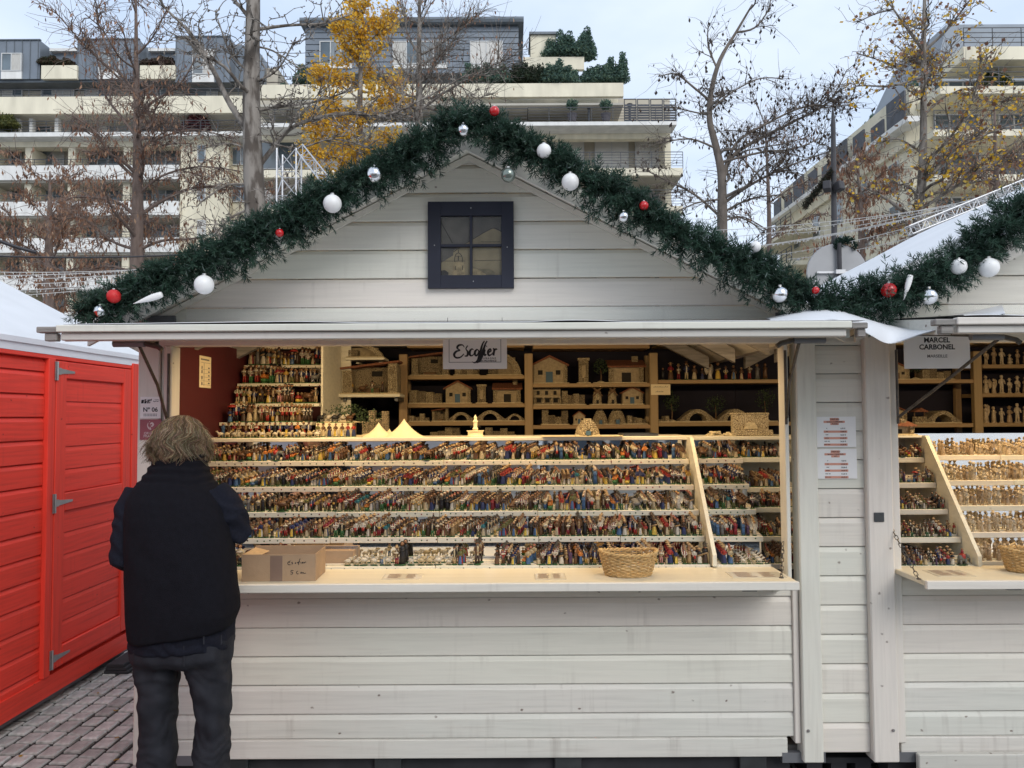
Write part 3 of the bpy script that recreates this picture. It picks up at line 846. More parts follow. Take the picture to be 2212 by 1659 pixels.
# ================================================================ raised shutters over the openings
def shutter(dx, label, YF=2.81):
    X = lambda a: a + dx
    x0, x1 = X(-1.742), X(1.305)
    fl = thing('awning_shutter', label, 'awning', ((x0 + x1) / 2, YW, 2.0))
    zf, zb = 2.003, 2.085                    # the flap leans slightly down to the front
    slab = lambda y: zf + (zb - zf) * (y - YF) / (YW - YF)
    xi0, xi1 = x0 + .09, x1 - .06
    for k in range(5):
        ya, yb = YF + .04 + (YW - .03 - YF - .04) * k / 5, YF + .04 + (YW - .03 - YF - .04) * (k + 1) / 5 - .004
        m = MB()
        m.add([(xi0, ya, slab(ya) - .012), (xi1, ya, slab(ya) - .012), (xi1, yb, slab(yb) - .012), (xi0, yb, slab(yb) - .012),
               (xi0, ya, slab(ya) + .012), (xi1, ya, slab(ya) + .012), (xi1, yb, slab(yb) + .012), (xi0, yb, slab(yb) + .012)],
              [(0, 3, 2, 1), (4, 5, 6, 7), (0, 1, 5, 4), (1, 2, 6, 5), (2, 3, 7, 6), (3, 0, 4, 7)])
        P(m, 'plank', 'white_paint', fl)
    m = MB(); m.cbox(x0 + .075, x1 - .06, YF - .012, YF + .022, zf - .009, zf + .017, .003); P(m, 'top_rail', 'white_paint', fl)
    m = MB(); m.cbox(x0 + .085, x1 - .075, YF + .004, YF + .05, zf - .038, zf - .0105, .003); P(m, 'bottom_rail', 'worn_paint', fl)
    for a, b in ((x0, x0 + .074), (x1 - .059, x1)):
        m = MB(); m.cbox(a, b, YF - .006, YF + .03, zf - .010, zf + .012, .003); m.cbox(a + .025, b - .004, YF + .004, YF + .034, zf - .04, zf - .011, .003); P(m, 'rail_end', 'grey_wood', fl)
    # side battens running back to the wall
    for xx in (xi0 - .02, xi1 + .001):
        m = MB()
        ya, yb = YF + .06, YW - .04
        m.add([(xx, ya, slab(ya) - .045), (xx + .02, ya, slab(ya) - .045), (xx + .02, yb, slab(yb) - .045), (xx, yb, slab(yb) - .045),
               (xx, ya, slab(ya) + .013), (xx + .02, ya, slab(ya) + .013), (xx + .02, yb, slab(yb) + .013), (xx, yb, slab(yb) + .013)],
              [(0, 3, 2, 1), (4, 5, 6, 7), (0, 1, 5, 4), (1, 2, 6, 5), (2, 3, 7, 6), (3, 0, 4, 7)])
        P(m, 'side_batten', 'worn_paint', fl)
    # stay rods and spring tubes
    for s, xp, xq in ((1, x0 + .31, X(-1.53)), (-1, x1 - .20, X(1.218))):
        a = Vector((xp, YF + .14, zf - .05)); b = Vector((xq, YW - .035, 1.665))
        bend = a.lerp(b, .5) + Vector((.012 * s, 0, .006))
        m = MB(); m.tube([a, a.lerp(bend, .5), bend, b], .0065, 8); P(m, 'stay_rod', 'iron_rod', fl)
        m = MB(); m.tube([a + Vector((-.10 * s, 0, .012)), a + Vector((.02 * s, 0, .012))], .014, 10); P(m, 'spring_tube', 'zinc_plate', fl)
        c = Vector((xq, YW - .035, 2.035))
        m = MB(); m.tube([a + Vector((.02 * s, 0, .012)), a + Vector((.07 * s, .0, .0)), a + Vector((.085 * s, .0, -.012))], .010, 8)
        m.tube([a + Vector((.02 * s, 0, .014)), c], .006, 6); P(m, 'hinge_arm', 'iron_rod', fl)
        m = MB(); m.tube([b + Vector((0, .005, -.03)), b + Vector((0, .005, .30))], .006, 6); P(m, 'guide_rail', 'iron_rod', fl)
    # white sheet laid over the flap, rippled at its front edge
    m = MB()
    nx, ny = 60, 8
    vs_ = []
    for l in (0, 1):
        for i in range(nx + 1):
            for j in range(ny + 1):
                x = x0 + .10 + (x1 - .01 - x0 - .10) * i / nx; y = YF - .008 + (YW - .02 - YF) * j / ny
                rip = .5 + .5 * math.sin(x * 4.1 + 1.3 * math.sin(x * 2.3 + dx))
                h = .0135 + (.012 * rip * rip) * (1 - j / ny)
                zz = max(slab(y) + h, zf + .0185 if j < 2 else -9)
                vs_.append((x, y, zz + .0025 * l))
    q = lambda l, i, j: l * (nx + 1) * (ny + 1) + i * (ny + 1) + j
    fs = []
    for i in range(nx):
        for j in range(ny):
            fs += [(q(1, i, j), q(1, i + 1, j), q(1, i + 1, j + 1), q(1, i, j + 1)), (q(0, i, j), q(0, i, j + 1), q(0, i + 1, j + 1), q(0, i + 1, j))]
        fs.append((q(0, i, 0), q(0, i + 1, 0), q(1, i + 1, 0), q(1, i, 0)))
    m.add(vs_, fs); P(m, 'cover_sheet', 'tarp', fl, True)
    return fl
shutter(0, 'raised white planked shutter over the opening of the stall with gable window')
shutter(DX2, 'raised white planked shutter over the opening beside the tarpaulin drape', YF=2.72)

# tarpaulin draped between the two shutters
m = MB()
rows = []
prof = [ # left-to-right columns: top back, top, front edge, hanging edge
    [(1655, 688, 3.3), (1658, 690, 3.2), (1662, 691, 3.02), (1668, 694, 2.9)],
    [(1745, 672, 3.3), (1748, 670, 3.2), (1752, 676, 3.02), (1758, 694, 2.88)],
    [(1805, 672, 3.3), (1806, 668, 3.2), (1812, 676, 3.02), (1820, 694, 2.87)],
    [(1872, 694, 3.3), (1876, 694, 3.2), (1880, 694, 3.02), (1880, 724, 2.88)],
    [(1940, 694, 3.3), (1952, 706, 3.15), (1945, 716, 3.0), (1925, 742, 2.95)],
    [(2010, 690, 3.3), (2016, 704, 3.1), (2016, 712, 2.9), (2000, 720, 2.86)],
    [(2090, 676, 3.3), (2096, 684, 3.1), (2105, 690, 2.85), (2110, 694, 2.76)],
    [(2165, 660, 3.3), (2168, 668, 3.1), (2170, 674, 2.85), (2172, 678, 2.70)]]
def crm(a, b, c, d, t):
    return a * 0 + 0.5 * ((2 * b) + (c - a) * t + (2 * a - 5 * b + 4 * c - d) * t * t + (3 * b - a - 3 * c + d) * t ** 3)
cols = [[at(*p) for p in c] for c in prof]
fine = []
for i in range(len(cols) - 1):
    for k in range(6):
        t = k / 6
        fine.append([crm(cols[max(i - 1, 0)][j], cols[i][j], cols[i + 1][j], cols[min(i + 2, len(cols) - 1)][j], t) for j in range(4)])
fine.append(cols[-1])
fin2 = []
for c in fine:
    r2 = []
    for j in range(3):
        for k in range(4):
            t = k / 4
            r2.append(crm(c[max(j - 1, 0)], c[j], c[j + 1], c[min(j + 2, 3)], t))
    r2.append(c[3]); fin2.append(r2)
nj = len(fin2[0])
vs_ = [p for c in fin2 for p in c] + [p + Vector((0, .002, .003)) for c in fin2 for p in c]
n0 = len(fin2) * nj
fs = []
for i in range(len(fin2) - 1):
    for j in range(nj - 1):
        a = i * nj + j
        fs += [(a, a + 1, a + nj + 1, a + nj), (a + n0, a + nj + n0, a + nj + 1 + n0, a + 1 + n0)]
m.add(vs_, fs)
tag(m.build('tarpaulin', 'tarp', smooth=True), 'white tarpaulin draped loosely between the two raised shutters', 'tarpaulin')

# clear film stapled over the bottom of the gables
def film(x0, x1, label):
    m = MB(); vs_ = []
    nx, nz = 70, 6
    for i in range(nx + 1):
        for j in range(nz + 1):
            x = x0 + (x1 - x0) * i / nx; z = 2.03 + .145 * j / nz
            y = YW - .022 - .012 * (.5 + .5 * mnoise.noise(Vector((x * 5, z * 14, x0)))) - (.10 * (1 - j / nz) ** 2)
            vs_.append((x, y, z))
    m.add(vs_, [(i * (nz + 1) + j, (i + 1) * (nz + 1) + j, (i + 1) * (nz + 1) + j + 1, i * (nz + 1) + j + 1) for i in range(nx) for j in range(nz)])
    tag(m.build('clear_film', 'clear_film', smooth=True), label, 'plastic film')
film(-1.45, 1.14, 'clear plastic film stapled below the gable with the window')
film(1.95, 4.2, 'clear plastic film stapled below the gable without window')

# ================================================================ signs
def sign(name, label, u0, v0, u1, v1, y, th=.004, m_='paper', cat='sign', group=None):
    x0, x1, z0, z1 = rect(u0, v0, u1, v1, y)
    t = thing(name, label, cat, ((x0 + x1) / 2, y, (z0 + z1) / 2), group)
    mm = MB(); mm.box(-(x1 - x0) / 2, (x1 - x0) / 2, 0, th, -(z1 - z0) / 2, (z1 - z0) / 2); mm.build('panel', m_, t)
    return t, x1 - x0, z1 - z0

# script-lettered sign hung under the shutter
YS = 3.30
sg, w, h = sign('shop_sign', 'white hanging sign with black script lettering in a thin frame', 957, 716, 1095, 797, YS)
m = MB()
fx, fz0, fz1 = w / 2 - .025, -h / 2 + .028, h / 2 - .01
for a, b, c, d in ((-fx, fx, fz0, fz0 + .0022), (-fx, -fx + .0022, fz0, fz1), (fx - .0022, fx, fz0, fz1)):
    m.add([(a, -.0004, c), (b, -.0004, c), (b, -.0004, d), (a, -.0004, d)], [(0, 1, 2, 3)])
m.build('frame_line', 'ink_grey', sg)
# letters drawn with a broad pen
U = lambda zx, zz: (at(829.4 + .1953 * zx, 760, YS).x - sg.location.x, at(1026, 727.5 + .1953 * zz, YS).z - sg.location.z)
def pen(mb, pts, wd, dx=0, dz=0): stroke(mb, [(U(p[0], p[1])[0] + dx, U(p[0], p[1])[1] + dz, (p[2] if len(p) > 2 else 1)) for p in pts], wd, -.0006 if dx == 0 else -.0003)
script = [
    ([(885, 112, .5), (868, 88, .8), (825, 92, 1.3), (808, 122, 1.3), (838, 146, .6), (800, 158, 1.2), (774, 192, 1.6), (792, 226, 1.4), (842, 224, .8), (884, 186, .4)], .0055),
    ([(925, 95, .5), (905, 130, .6), (925, 165, 1.3), (920, 205, 1.2), (890, 212, .5)], .006),
    ([(985, 140, .9), (970, 132, .6), (948, 160, 1.4), (950, 200, 1.4), (975, 205, .6), (995, 185, .4)], .006),
    ([(1030, 135, .6), (1005, 165, 1.4), (1010, 205, 1.2), (1035, 195, .9), (1048, 160, 1), (1030, 135, .6)], .006),
    ([(1110, 45, .5), (1085, 90, .9), (1060, 190, 1.7), (1035, 260, 1.2), (1000, 285, .6), (975, 275, .4)], .0065),
    ([(1140, 45, .5), (1115, 90, .9), (1090, 180, 1.7), (1060, 260, 1.2), (1020, 285, .6)], .0065),
    ([(1118, 140, .7), (1105, 175, 1.4), (1112, 205, 1.0), (1130, 190, .5)], .006),
    ([(1128, 105, 1), (1133, 100, 1)], .007),
    ([(1145, 180, .5), (1180, 155, .8), (1175, 132, .7), (1150, 160, 1.4), (1155, 203, 1.2), (1185, 195, .5), (1200, 175, .4)], .006),
    ([(1205, 135, .9), (1218, 140, 1.2), (1208, 205, 1.3)], .006), ([(1212, 165, .5), (1235, 135, .9), (1248, 140, 1)], .006)]
m = MB()
for pts, wd in script: pen(m, pts, wd * .95)
m.build('script_lettering', 'ink', sg)
m = MB()
for pts, wd in script: pen(m, pts, wd * .95, .0018, -.0018)
m.build('lettering_shadow', 'ink_grey', sg)
lettering(sg, 'AUBAGNE', .0115, U(1155, 240)[0], -.0006, U(1155, 240)[1], 'ink_grey', bold=.0003, space=1.35)
lettering(sg, 'EN PROVENCE', .0105, U(1155, 268)[0], -.0006, U(1155, 268)[1], 'ink_grey', bold=.0004)
m = MB()
for sx in (-w / 2 + .02, w / 2 - .02): m.tube([(sx, .002, h / 2 - .002), (sx, .002, h / 2 + .06)], .0012, 4)
m.build('hanging_wire', 'iron_rod', sg)

sg, w, h = sign('shop_sign', 'white hanging sign with bold capitals above cream figurines', 1953, 706, 2095, 796, 3.30)
lettering(sg, 'MARCEL', .030, 0, -.0006, .032, bold=.0009)
lettering(sg, 'CARBONEL', .030, 0, -.0006, .002, bold=.0009)
lettering(sg, 'MARSEILLE', .0185, 0, -.0006, -.037, 'ink_grey', bold=.0002)
m = MB()
for sx in (-w / 2 + .02, w / 2 - .02): m.tube([(sx, .002, h / 2 - .002), (sx, .002, h / 2 + .05)], .0012, 4)
m.build('hanging_wire', 'iron_rod', sg)

# number plaque and origin plaque on the left post
sg, w, h = sign('number_plaque', 'white plaque numbered 06 on the stall corner post', 303, 857, 347, 904, YW - .0165, .004)
lettering(sg, 'Nº 06', .0275, 0, -.0006, -.010, bold=.0006)
m = MB()
for zz in (-.031, -.038):
    for k in range(9): m.add([(-.03 + k * .0068, -.0006, zz), (-.0255 + k * .0068, -.0006, zz), (-.0255 + k * .0068, -.0006, zz + .0035), (-.03 + k * .0068, -.0006, zz + .0035)], [(0, 1, 2, 3)])
m.build('small_print', 'ink_grey', sg)
m = MB()
for a, b, c, d in ((-.042, -.031, .019, .035), (-.028, -.018, .019, .030), (-.028, -.02, .031, .037), (-.015, -.0085, .019, .036), (-.0065, -.002, .019, .025), (-.0065, -.002, .028, .037), (0, .004, .03, .039)):
    m.add([(a, -.0006, c), (b, -.0006, c), (b + .002, -.0006, d), (a + .002, -.0006, d)], [(0, 1, 2, 3)])
stroke(m, [(.012, .030), (.018, .026), (.026, .029), (.036, .026)], .0025, -.0006)
stroke(m, [(.018, .034), (.030, .035), (.040, .033)], .0018, -.0006)
m.build('logo_mark', 'ink', sg)
sg, w, h = sign('origin_plaque', 'dusty red square plaque with a pale rooster on the post', 302, 906, 348, 950, YW - .0165, .004, 'plaque_red')
lettering(sg, 'ORIGINE', .0145, 0, -.0006, -.0165, 'plaque_print', bold=.0002)
lettering(sg, 'FRANCE', .0165, 0, -.0006, -.0295, 'plaque_print', bold=.0002)
m = MB()
stroke(m, [(-.010, .030, .6), (-.013, .018, 1), (-.007, .006, 1.4), (.0, .001, .8)], .004, -.0006)
stroke(m, [(-.002, .024, .8), (.006, .029, 1.6), (.012, .022, 1.6), (.006, .014, 1), (.002, .018, .8)], .005, -.0006)
stroke(m, [(-.003, .012, .8), (.001, .004, 1), (.002, -.002, .5)], .004, -.0006)
stroke(m, [(-.006, .034, .6), (-.003, .036, 1)], .003, -.0006)
m.build('rooster_emblem', 'plaque_print', sg)

# price lists on the filler panel
for k, (u0, v0, u1, v1, third, title) in enumerate(((1758, 900, 1849, 966, 'PUCES', 'upper'), (1760, 970, 1851, 1034, 'N°2', 'lower'))):
    sg, w, h = sign('price_list', 'white price sheet pinned on the narrow planks, %s of two' % title, u0, v0, u1, v1, YW - .009, .002, cat='price list')
    m = MB()
    def bar(x0, x1, z0, z1): m.add([(x0, -.0005, z0), (x1, -.0005, z0), (x1, -.0005, z1), (x0, -.0005, z1)], [(0, 1, 2, 3)])
    bar(-.022, .018, h / 2 - .018, h / 2 - .006); bar(-.05, .045, h / 2 - .028, h / 2 - .0185); bar(-.02, .018, h / 2 - .037, h / 2 - .0285)
    for r__ in (1, 3, 5): bar(-.05, .055, h / 2 - .053 - r__ * .0145 - .0045, h / 2 - .053 - r__ * .0145 + .0055)
    m.build('tint_bars', 'ink_salmon', sg)
    lettering(sg, 'TARIF 2023', .0085, 0, -.0008, h / 2 - .012, 'ink', bold=.0002)
    lettering(sg, 'Santons CARBONEL', .0085, 0, -.0008, h / 2 - .0235, 'ink', bold=.0002)
    lettering(sg, third, .0085, 0, -.0008, h / 2 - .033, 'ink', bold=.0002)
    stars = ('*', '**', '***', '****', '*** **', '*** ***')
    prices = (('6,50 €', '13,00 €', '16,50 €', '21,00 €', '26,50 €', '32,00 €'), ('9,50 €', '23,00 €', '29,00 €', '34,00 €', '41,00 €', '60,00 €'))[k]
    for i in range(6):
        lettering(sg, stars[i], .010, -.036, -.0008, h / 2 - .054 - i * .0145, 'ink', bold=.0002)
        lettering(sg, prices[i], .0082, .036, -.0008, h / 2 - .053 - i * .0145, 'ink', bold=.0002)

# latch plate on the second stall's post
x0, x1, z0, z1 = rect(1888, 1107, 1909, 1127, YW - .036)
m = MB(); m.cbox(x0, x1, YW - .041, YW - .0355, z0, z1, .001)
for a in (.3, .7): m.lathe([(.003, 0), (.003, .002), (.001, .003)], n=6, M=T(x0 + (x1 - x0) * a, YW - .041, z1 - .008, rx=R(90)))
P(m, 'latch_plate', 'steel_dark', stall_b)
# ================================================================ warm lamps fixed behind the headers
mat('lamp_lens', (0.9, 0.85, 0.7), .4, .01, 5, emit=(1.0, 0.74, 0.42, 6.0))
def led_bar(x, y, label, power, tilt=28):
    t = thing('led_bar', label, 'lamp', (x, y, 2.12), 'warm lamp bars behind the headers')
    m = MB(); m.cbox(-.22, .22, -.03, .03, -.02, .02, .004); m.box(-.2, -.19, -.004, .004, .02, .0); b = m.build('housing', 'steel_dark', t)
    m = MB(); m.box(-.205, .205, -.02, .02, -.0235, -.0205); m.build('lens', 'lamp_lens', t)
    l = bpy.data.lights.new('lamp_light', 'AREA'); l.shape = 'RECTANGLE'; l.size = .41; l.size_y = .045
    l.energy = power; l.color = (1.0, 0.71, 0.38)
    o = bpy.data.objects.new('lamp_light', l); COL.objects.link(o); o.parent = t; o.location = (0, 0, -.026); o.rotation_euler = (R(tilt), 0, 0)
    m = MB(); m.box(-.01, .01, .01, .02, .02, .45); m.build('hanger', 'steel_dark', t)
    return t
LP = 7.6
for k, x in enumerate((-1.0, -.15, .70)):
    led_bar(x, 3.66, 'warm LED bar hidden behind the header of the windowed stall', LP)
for x in (2.35, 3.2):
    led_bar(x, 3.66, 'warm LED bar hidden behind the header of the cream figurine stall', LP * 1.1)

# ================================================================ back shelving
mat('mini_roof', (0.22, 0.085, 0.045), .8, .35, 120, bump=.8, bscale=180)
mat('mini_plaster', (0.36, 0.29, 0.185), .85, .2, 60, bump=.5, bscale=150)
mat('mini_cream', (0.78, 0.68, 0.45), .7, .08, 40, bump=.2, bscale=200)
mat('mini_dark', (0.02, 0.018, 0.016), .9, .1, 10)
mat('mini_blue', (0.05, 0.11, 0.17), .6, .1, 10)
mat('mini_wood', (0.13, 0.075, 0.035), .7, .3, 60)
mat('mini_green', (0.035, 0.06, 0.025), .8, .4, 60)
def stone_mat(name, c1, c2, mortar, sc):
    m = bpy.data.materials.new(name); m.use_nodes = True
    t = m.node_tree; b = t.nodes['Principled BSDF']; b.inputs['Roughness'].default_value = .85
    tc = nd(t, 'ShaderNodeTexCoord'); mp = nd(t, 'ShaderNodeMapping'); mp.inputs['Scale'].default_value = (1, 1, 1.7)
    t.links.new(tc.outputs['Object'], mp.inputs[0])
    v = nd(t, 'ShaderNodeTexVoronoi'); v.inputs['Scale'].default_value = sc
    e = nd(t, 'ShaderNodeTexVoronoi', feature='DISTANCE_TO_EDGE'); e.inputs['Scale'].default_value = sc
    t.links.new(mp.outputs[0], v.inputs['Vector']); t.links.new(mp.outputs[0], e.inputs['Vector'])
    mx = nd(t, 'ShaderNodeMix', data_type='RGBA'); mx.inputs[6].default_value = (*c1, 1); mx.inputs[7].default_value = (*c2, 1)
    t.links.new(v.outputs['Color'], mx.inputs[0])
    rp = nd(t, 'ShaderNodeValToRGB'); rp.color_ramp.elements[0].position = .04; rp.color_ramp.elements[1].position = .12
    t.links.new(e.outputs['Distance'], rp.inputs['Fac'])
    m2 = nd(t, 'ShaderNodeMix', data_type='RGBA'); m2.inputs[6].default_value = (*mortar, 1)
    t.links.new(rp.outputs[0], m2.inputs[0]); t.links.new(mx.outputs[2], m2.inputs[7]); t.links.new(m2.outputs[2], b.inputs['Base Color'])
    bp = nd(t, 'ShaderNodeBump'); bp.inputs['Distance'].default_value = .003; t.links.new(rp.outputs[0], bp.inputs['Height']); t.links.new(bp.outputs[0], b.inputs['Normal'])
    MATS[name] = m
stone_mat('mini_stone', (0.50, 0.41, 0.25), (0.66, 0.56, 0.37), (0.16, 0.11, 0.06), 95)
stone_mat('mini_stone_dark', (0.30, 0.24, 0.15), (0.44, 0.36, 0.23), (0.09, 0.065, 0.04), 95)
mat('mini_base', (0.55, 0.46, 0.29), .85, .2, 80, bump=.6, bscale=160)

YB = 5.20
def shelving(name, label, ups, shelves, x_end=None):
    """ups: post centres u; shelves: (u0, u1, v of the front edge's top)"""
    xs = [at(u, 820, YB).x for u in ups]
    t = thing(name, label, 'shelving', (xs[0], YB, .2))
    for x in xs:
        m = MB(); m.cbox(x - .028, x + .028, YB - .012, YB + .032, .2, 2.10, .004); P(m, 'upright', 'pine_post', t)
        m = MB(); m.cbox(x - .02, x + .02, YB + .22, YB + .26, .2, 2.10, .004); P(m, 'upright', 'pine_post', t)
    out = {}
    for u0, u1, v in shelves:
        a, b = at(u0, v, YB), at(u1, v, YB)
        z = at((u0 + u1) / 2, v, YB).z
        m = MB(); m.cbox(a.x, b.x, YB - .008, YB + .25, z - .026, z, .003); P(m, 'shelf', 'pine', t)
        out[(u0, v)] = z
    return t, out
shelf_a, _ = shelving('shelving_unit', 'pine shelving with model stone houses in the back of the windowed stall', [871, 1142, 1412],
    [(880, 1133, 743), (880, 1133, 811), (881, 1134, 872), (881, 1134, 911), (881, 1135, 943),
     (1151, 1403, 745), (1151, 1404, 828), (1151, 1404, 875), (1151, 1405, 918),
     (1421, 1520, 739), (1421, 1720, 820), (1422, 1720, 912)])
shelf_b, _ = shelving('shelving_unit', 'pine shelving at the back of the stall with cream figurines', [2111, 2400],
    [(1900, 2102, 737), (1900, 2102, 820), (1900, 2102, 915), (2121, 2391, 734), (2121, 2391, 787), (2121, 2391, 849), (2121, 2391, 913)])
def zrow(u, v, y=YB): return at(u, v, y).z

# ---- model buildings -------------------------------------------------------
def rough(mb, amt, seed):
    for i, p in enumerate(mb.v):
        n = mnoise.noise_vector(Vector(p) * 45 + Vector((seed * 3.1, seed, 0)))
        mb.v[i] = (p[0] + n.x * amt, p[1] + n.y * amt, max(p[2] + n.z * amt * .6, 0.0))
    return mb
def stones(mb, x0, x1, y0, y1, z0, z1, s, rr, mi=0):
    """little wall of separate stones"""
    z = z0
    while z < z1 - .001:
        hh = s * rr.uniform(.55, .8); hh = min(hh, z1 - z)
        x = x0 - rr.uniform(0, s * .5)
        while x < x1:
            w = s * rr.uniform(.7, 1.5); a, b = max(x, x0), min(x + w, x1)
            if b - a > s * .2:
                o = rr.uniform(-.0015, .0015)
                mb.cbox(a + .0004, b - .0004, y0 + o, y1, z, z + hh - .0006, s * .15, mi)
            x += w
        z += hh
MINI = {}
def mini(kind, w, h, d, rr):
    """returns list of (part name, MB, material) with its base at z = 0, front towards -Y"""
    out = []
    def new(n, mt): m = MB(); out.append((n, m, mt)); return m
    b = new('base', 'mini_base'); b.cbox(-w / 2, w / 2, -d / 2, d / 2, 0, .008, .003)
    st = max(.008, min(.014, w * .09))
    if kind == 'stable':                       # open front, leaning tiled roof on stone piers
        wl = new('wall', 'mini_stone_dark'); wl.box(-w * .46, w * .46, d * .25, d * .45, .008, h * .72)
        p = new('pier', 'mini_stone'); stones(p, -w * .46, -w * .30, -d * .42, d * .25, .008, h * .62, st, rr)
        p = new('pier', 'mini_stone'); stones(p, w * .30, w * .46, -d * .42, d * .25, .008, h * .80, st, rr)
        r = new('roof', 'mini_roof')
        for k in range(11):
            x = -w * .5 + w * k / 11; z0 = h * .64 + (h * .18) * k / 11; z1 = h * .64 + h * .18 * (k + 1) / 11
            r.prism([(x, z0), (x + w / 11 - .001, z1), (x + w / 11 - .001, z1 + h * .05), (x, z0 + h * .055)], -d * .5, d * .48)
        o = new('window', 'mini_dark'); o.box(-w * .02, w * .16, d * .235, d * .255, h * .48, h * .62)
        o = new('manger', 'mini_wood'); o.box(-w * .18, w * .12, d * .0, d * .2, .008, h * .16)
    elif kind in ('house', 'church'):
        wl = new('wall', 'mini_plaster'); wl.prism([(-w * .42, .008), (w * .42, .008), (w * .42, h * .62), (0, h * .88), (-w * .42, h * .62)], -d * .3, d * .4)
        p = new('quoin', 'mini_stone'); stones(p, w * .36, w * .46, -d * .36, -d * .29, .008, h * .6, st, rr)
        for s in (-1, 1):
            r = new('roof', 'mini_roof'); r.prism([(0, h * .885), (s * w * .5, h * .575), (s * w * .5, h * .635), (0, h * .95)], -d * .42, d * .45)
        o = new('door', 'mini_blue' if rr.random() < .5 else 'mini_wood'); o.box(-w * .1, w * .08, -d * .32, -d * .29, .008, h * .40)
        o = new('window', 'mini_dark'); o.box(-w * .3, -w * .18, -d * .315, -d * .29, h * .3, h * .45)
        o = new('window', 'mini_dark'); o.box(w * .16, w * .28, -d * .315, -d * .29, h * .3, h * .45)
        if kind == 'church':
            tw = new('bell_gable', 'mini_plaster'); tw.prism([(w * .2, h * .6), (w * .36, h * .6), (w * .36, h * 1.05), (w * .28, h * 1.12), (w * .2, h * 1.05)], -d * .1, d * .05)
    elif kind == 'farm':                       # long low house with a pantile roof
        wl = new('wall', 'mini_plaster'); wl.box(-w * .42, w * .40, -d * .2, d * .4, .008, h * .6)
        p = new('pier', 'mini_stone'); stones(p, -w * .47, -w * .36, -d * .35, -d * .19, .008, h * .58, st, rr)
        p = new('pier', 'mini_stone'); stones(p, w * .32, w * .44, -d * .35, -d * .19, .008, h * .62, st, rr)
        r = new('roof', 'mini_roof')
        for k in range(12):
            x = -w * .5 + w * k / 12
            r.add([(x, -d * .45, h * .58), (x + w / 12 - .001, -d * .45, h * .58), (x + w / 12 - .001, d * .45, h * .84), (x, d * .45, h * .84),
                   (x, -d * .45, h * .64), (x + w / 12 - .001, -d * .45, h * .64), (x + w / 12 - .001, d * .45, h * .90), (x, d * .45, h * .90)],
                  [(0, 3, 2, 1), (4, 5, 6, 7), (0, 1, 5, 4), (1, 2, 6, 5), (2, 3, 7, 6), (3, 0, 4, 7)])
        o = new('opening', 'mini_dark'); o.box(-w * .12, w * .12, -d * .215, -d * .19, .01, h * .4)
        c = new('chimney', 'mini_stone'); stones(c, w * .18, w * .34, d * .1, d * .3, h * .7, h * 1.02, st, rr)
    elif kind == 'arcade':
        wl = new('wall', 'mini_plaster')
        wl.box(-w * .46, w * .46, -d * .1, d * .4, .008, h * .9)
        f = new('arcade_wall', 'mini_plaster'); f.box(-w * .46, w * .46, -d * .4, -d * .101, h * .42, h * .5)
        for k in range(4):
            q = new('pillar', 'mini_stone'); x = -w * .44 + k * w * .285; stones(q, x, x + w * .07, -d * .4, -d * .28, .008, h * .42, st * .8, rr)
        for k in range(3):
            o = new('opening', 'mini_dark'); x = -w * .33 + k * w * .28; o.box(x, x + w * .14, -d * .115, -d * .101, .02, h * .36)
            o = new('opening', 'mini_dark'); o.box(x, x + w * .1, -d * .115, -d * .101, h * .58, h * .8)
        r = new('roof', 'mini_stone_dark'); r.box(-w * .49, w * .49, -d * .2, d * .45, h * .9, h * .97)
    elif kind == 'bridge':
        br = new('arch', 'mini_stone')
        n = 14
        for k in range(n):
            a0, a1 = math.pi * k / n, math.pi * (k + 1) / n - .03
            ri, ro, ex = w * .24, w * .34, 1.0
            pts = [(-ri * math.cos(a0), .006 + ri * .95 * math.sin(a0)), (-ri * math.cos(a1), .006 + ri * .95 * math.sin(a1)),
                   (-ro * math.cos(a1) * 1.0, .006 + ro * 1.0 * math.sin(a1)), (-ro * math.cos(a0), .006 + ro * math.sin(a0))]
            br.prism(pts, -d * .4, d * .4)
        for s in (-1, 1):
            rp = new('ramp', 'mini_stone_dark'); rp.prism([(s * w * .33, .006), (s * w * .5, .006), (s * w * .5, .016), (s * w * .22, w * .30)], -d * .36, d * .36)
    elif kind == 'borie':                      # beehive hut
        bo = new('dome', 'mini_stone')
        rows_ = 9
        for k in range(rows_):
            t0 = k / rows_; rad = w * .46 * (1 - t0 ** 1.7 * .86); z0 = .006 + h * .95 * t0; n = max(7, int(rad * 6.28 / .017))
            for j in range(n):
                a = 6.283 * (j + .5 * (k % 2)) / n
                if k < 3 and abs((a - 4.712 + 3.1416) % 6.283 - 3.1416) < .30: continue
                M_ = Matrix.Translation((rad * math.cos(a), rad * math.sin(a), z0)) @ Matrix.Rotation(a, 4, 'Z')
                bo.cbox(-.014, .004, -rad * 3.1 / n, rad * 3.1 / n, 0, h * .95 / rows_ - .0007, .0015, 0, M_)
        co = new('core', 'mini_stone_dark'); co.lathe([(w * .43, .006), (w * .40, h * .3), (w * .27, h * .62), (w * .03, h * .93)], n=12)
        o = new('door', 'mini_blue'); o.box(-w * .1, w * .1, -w * .47, -w * .40, .006, h * .3)
    elif kind == 'mill':
        tw = new('tower', 'mini_stone'); tw.lathe([(w * .3, .006), (w * .27, h * .3), (w * .24, h * .6)], n=12)
        ro = new('cap', 'mini_wood'); ro.lathe([(w * .28, h * .6), (w * .02, h * .82)], n=12)
        o = new('door', 'mini_dark'); o.box(-w * .07, w * .07, -w * .31, -w * .26, .006, h * .24)
        for k in range(4):
            sa = new('sail', 'mini_wood'); a = math.pi / 4 + k * math.pi / 2
            sa.box(0, w * .42, -.001, .001, -.004, .006, 0, T(0, -w * .29, h * .64) @ Matrix.Rotation(a, 4, 'Y'))
    elif kind == 'tower':
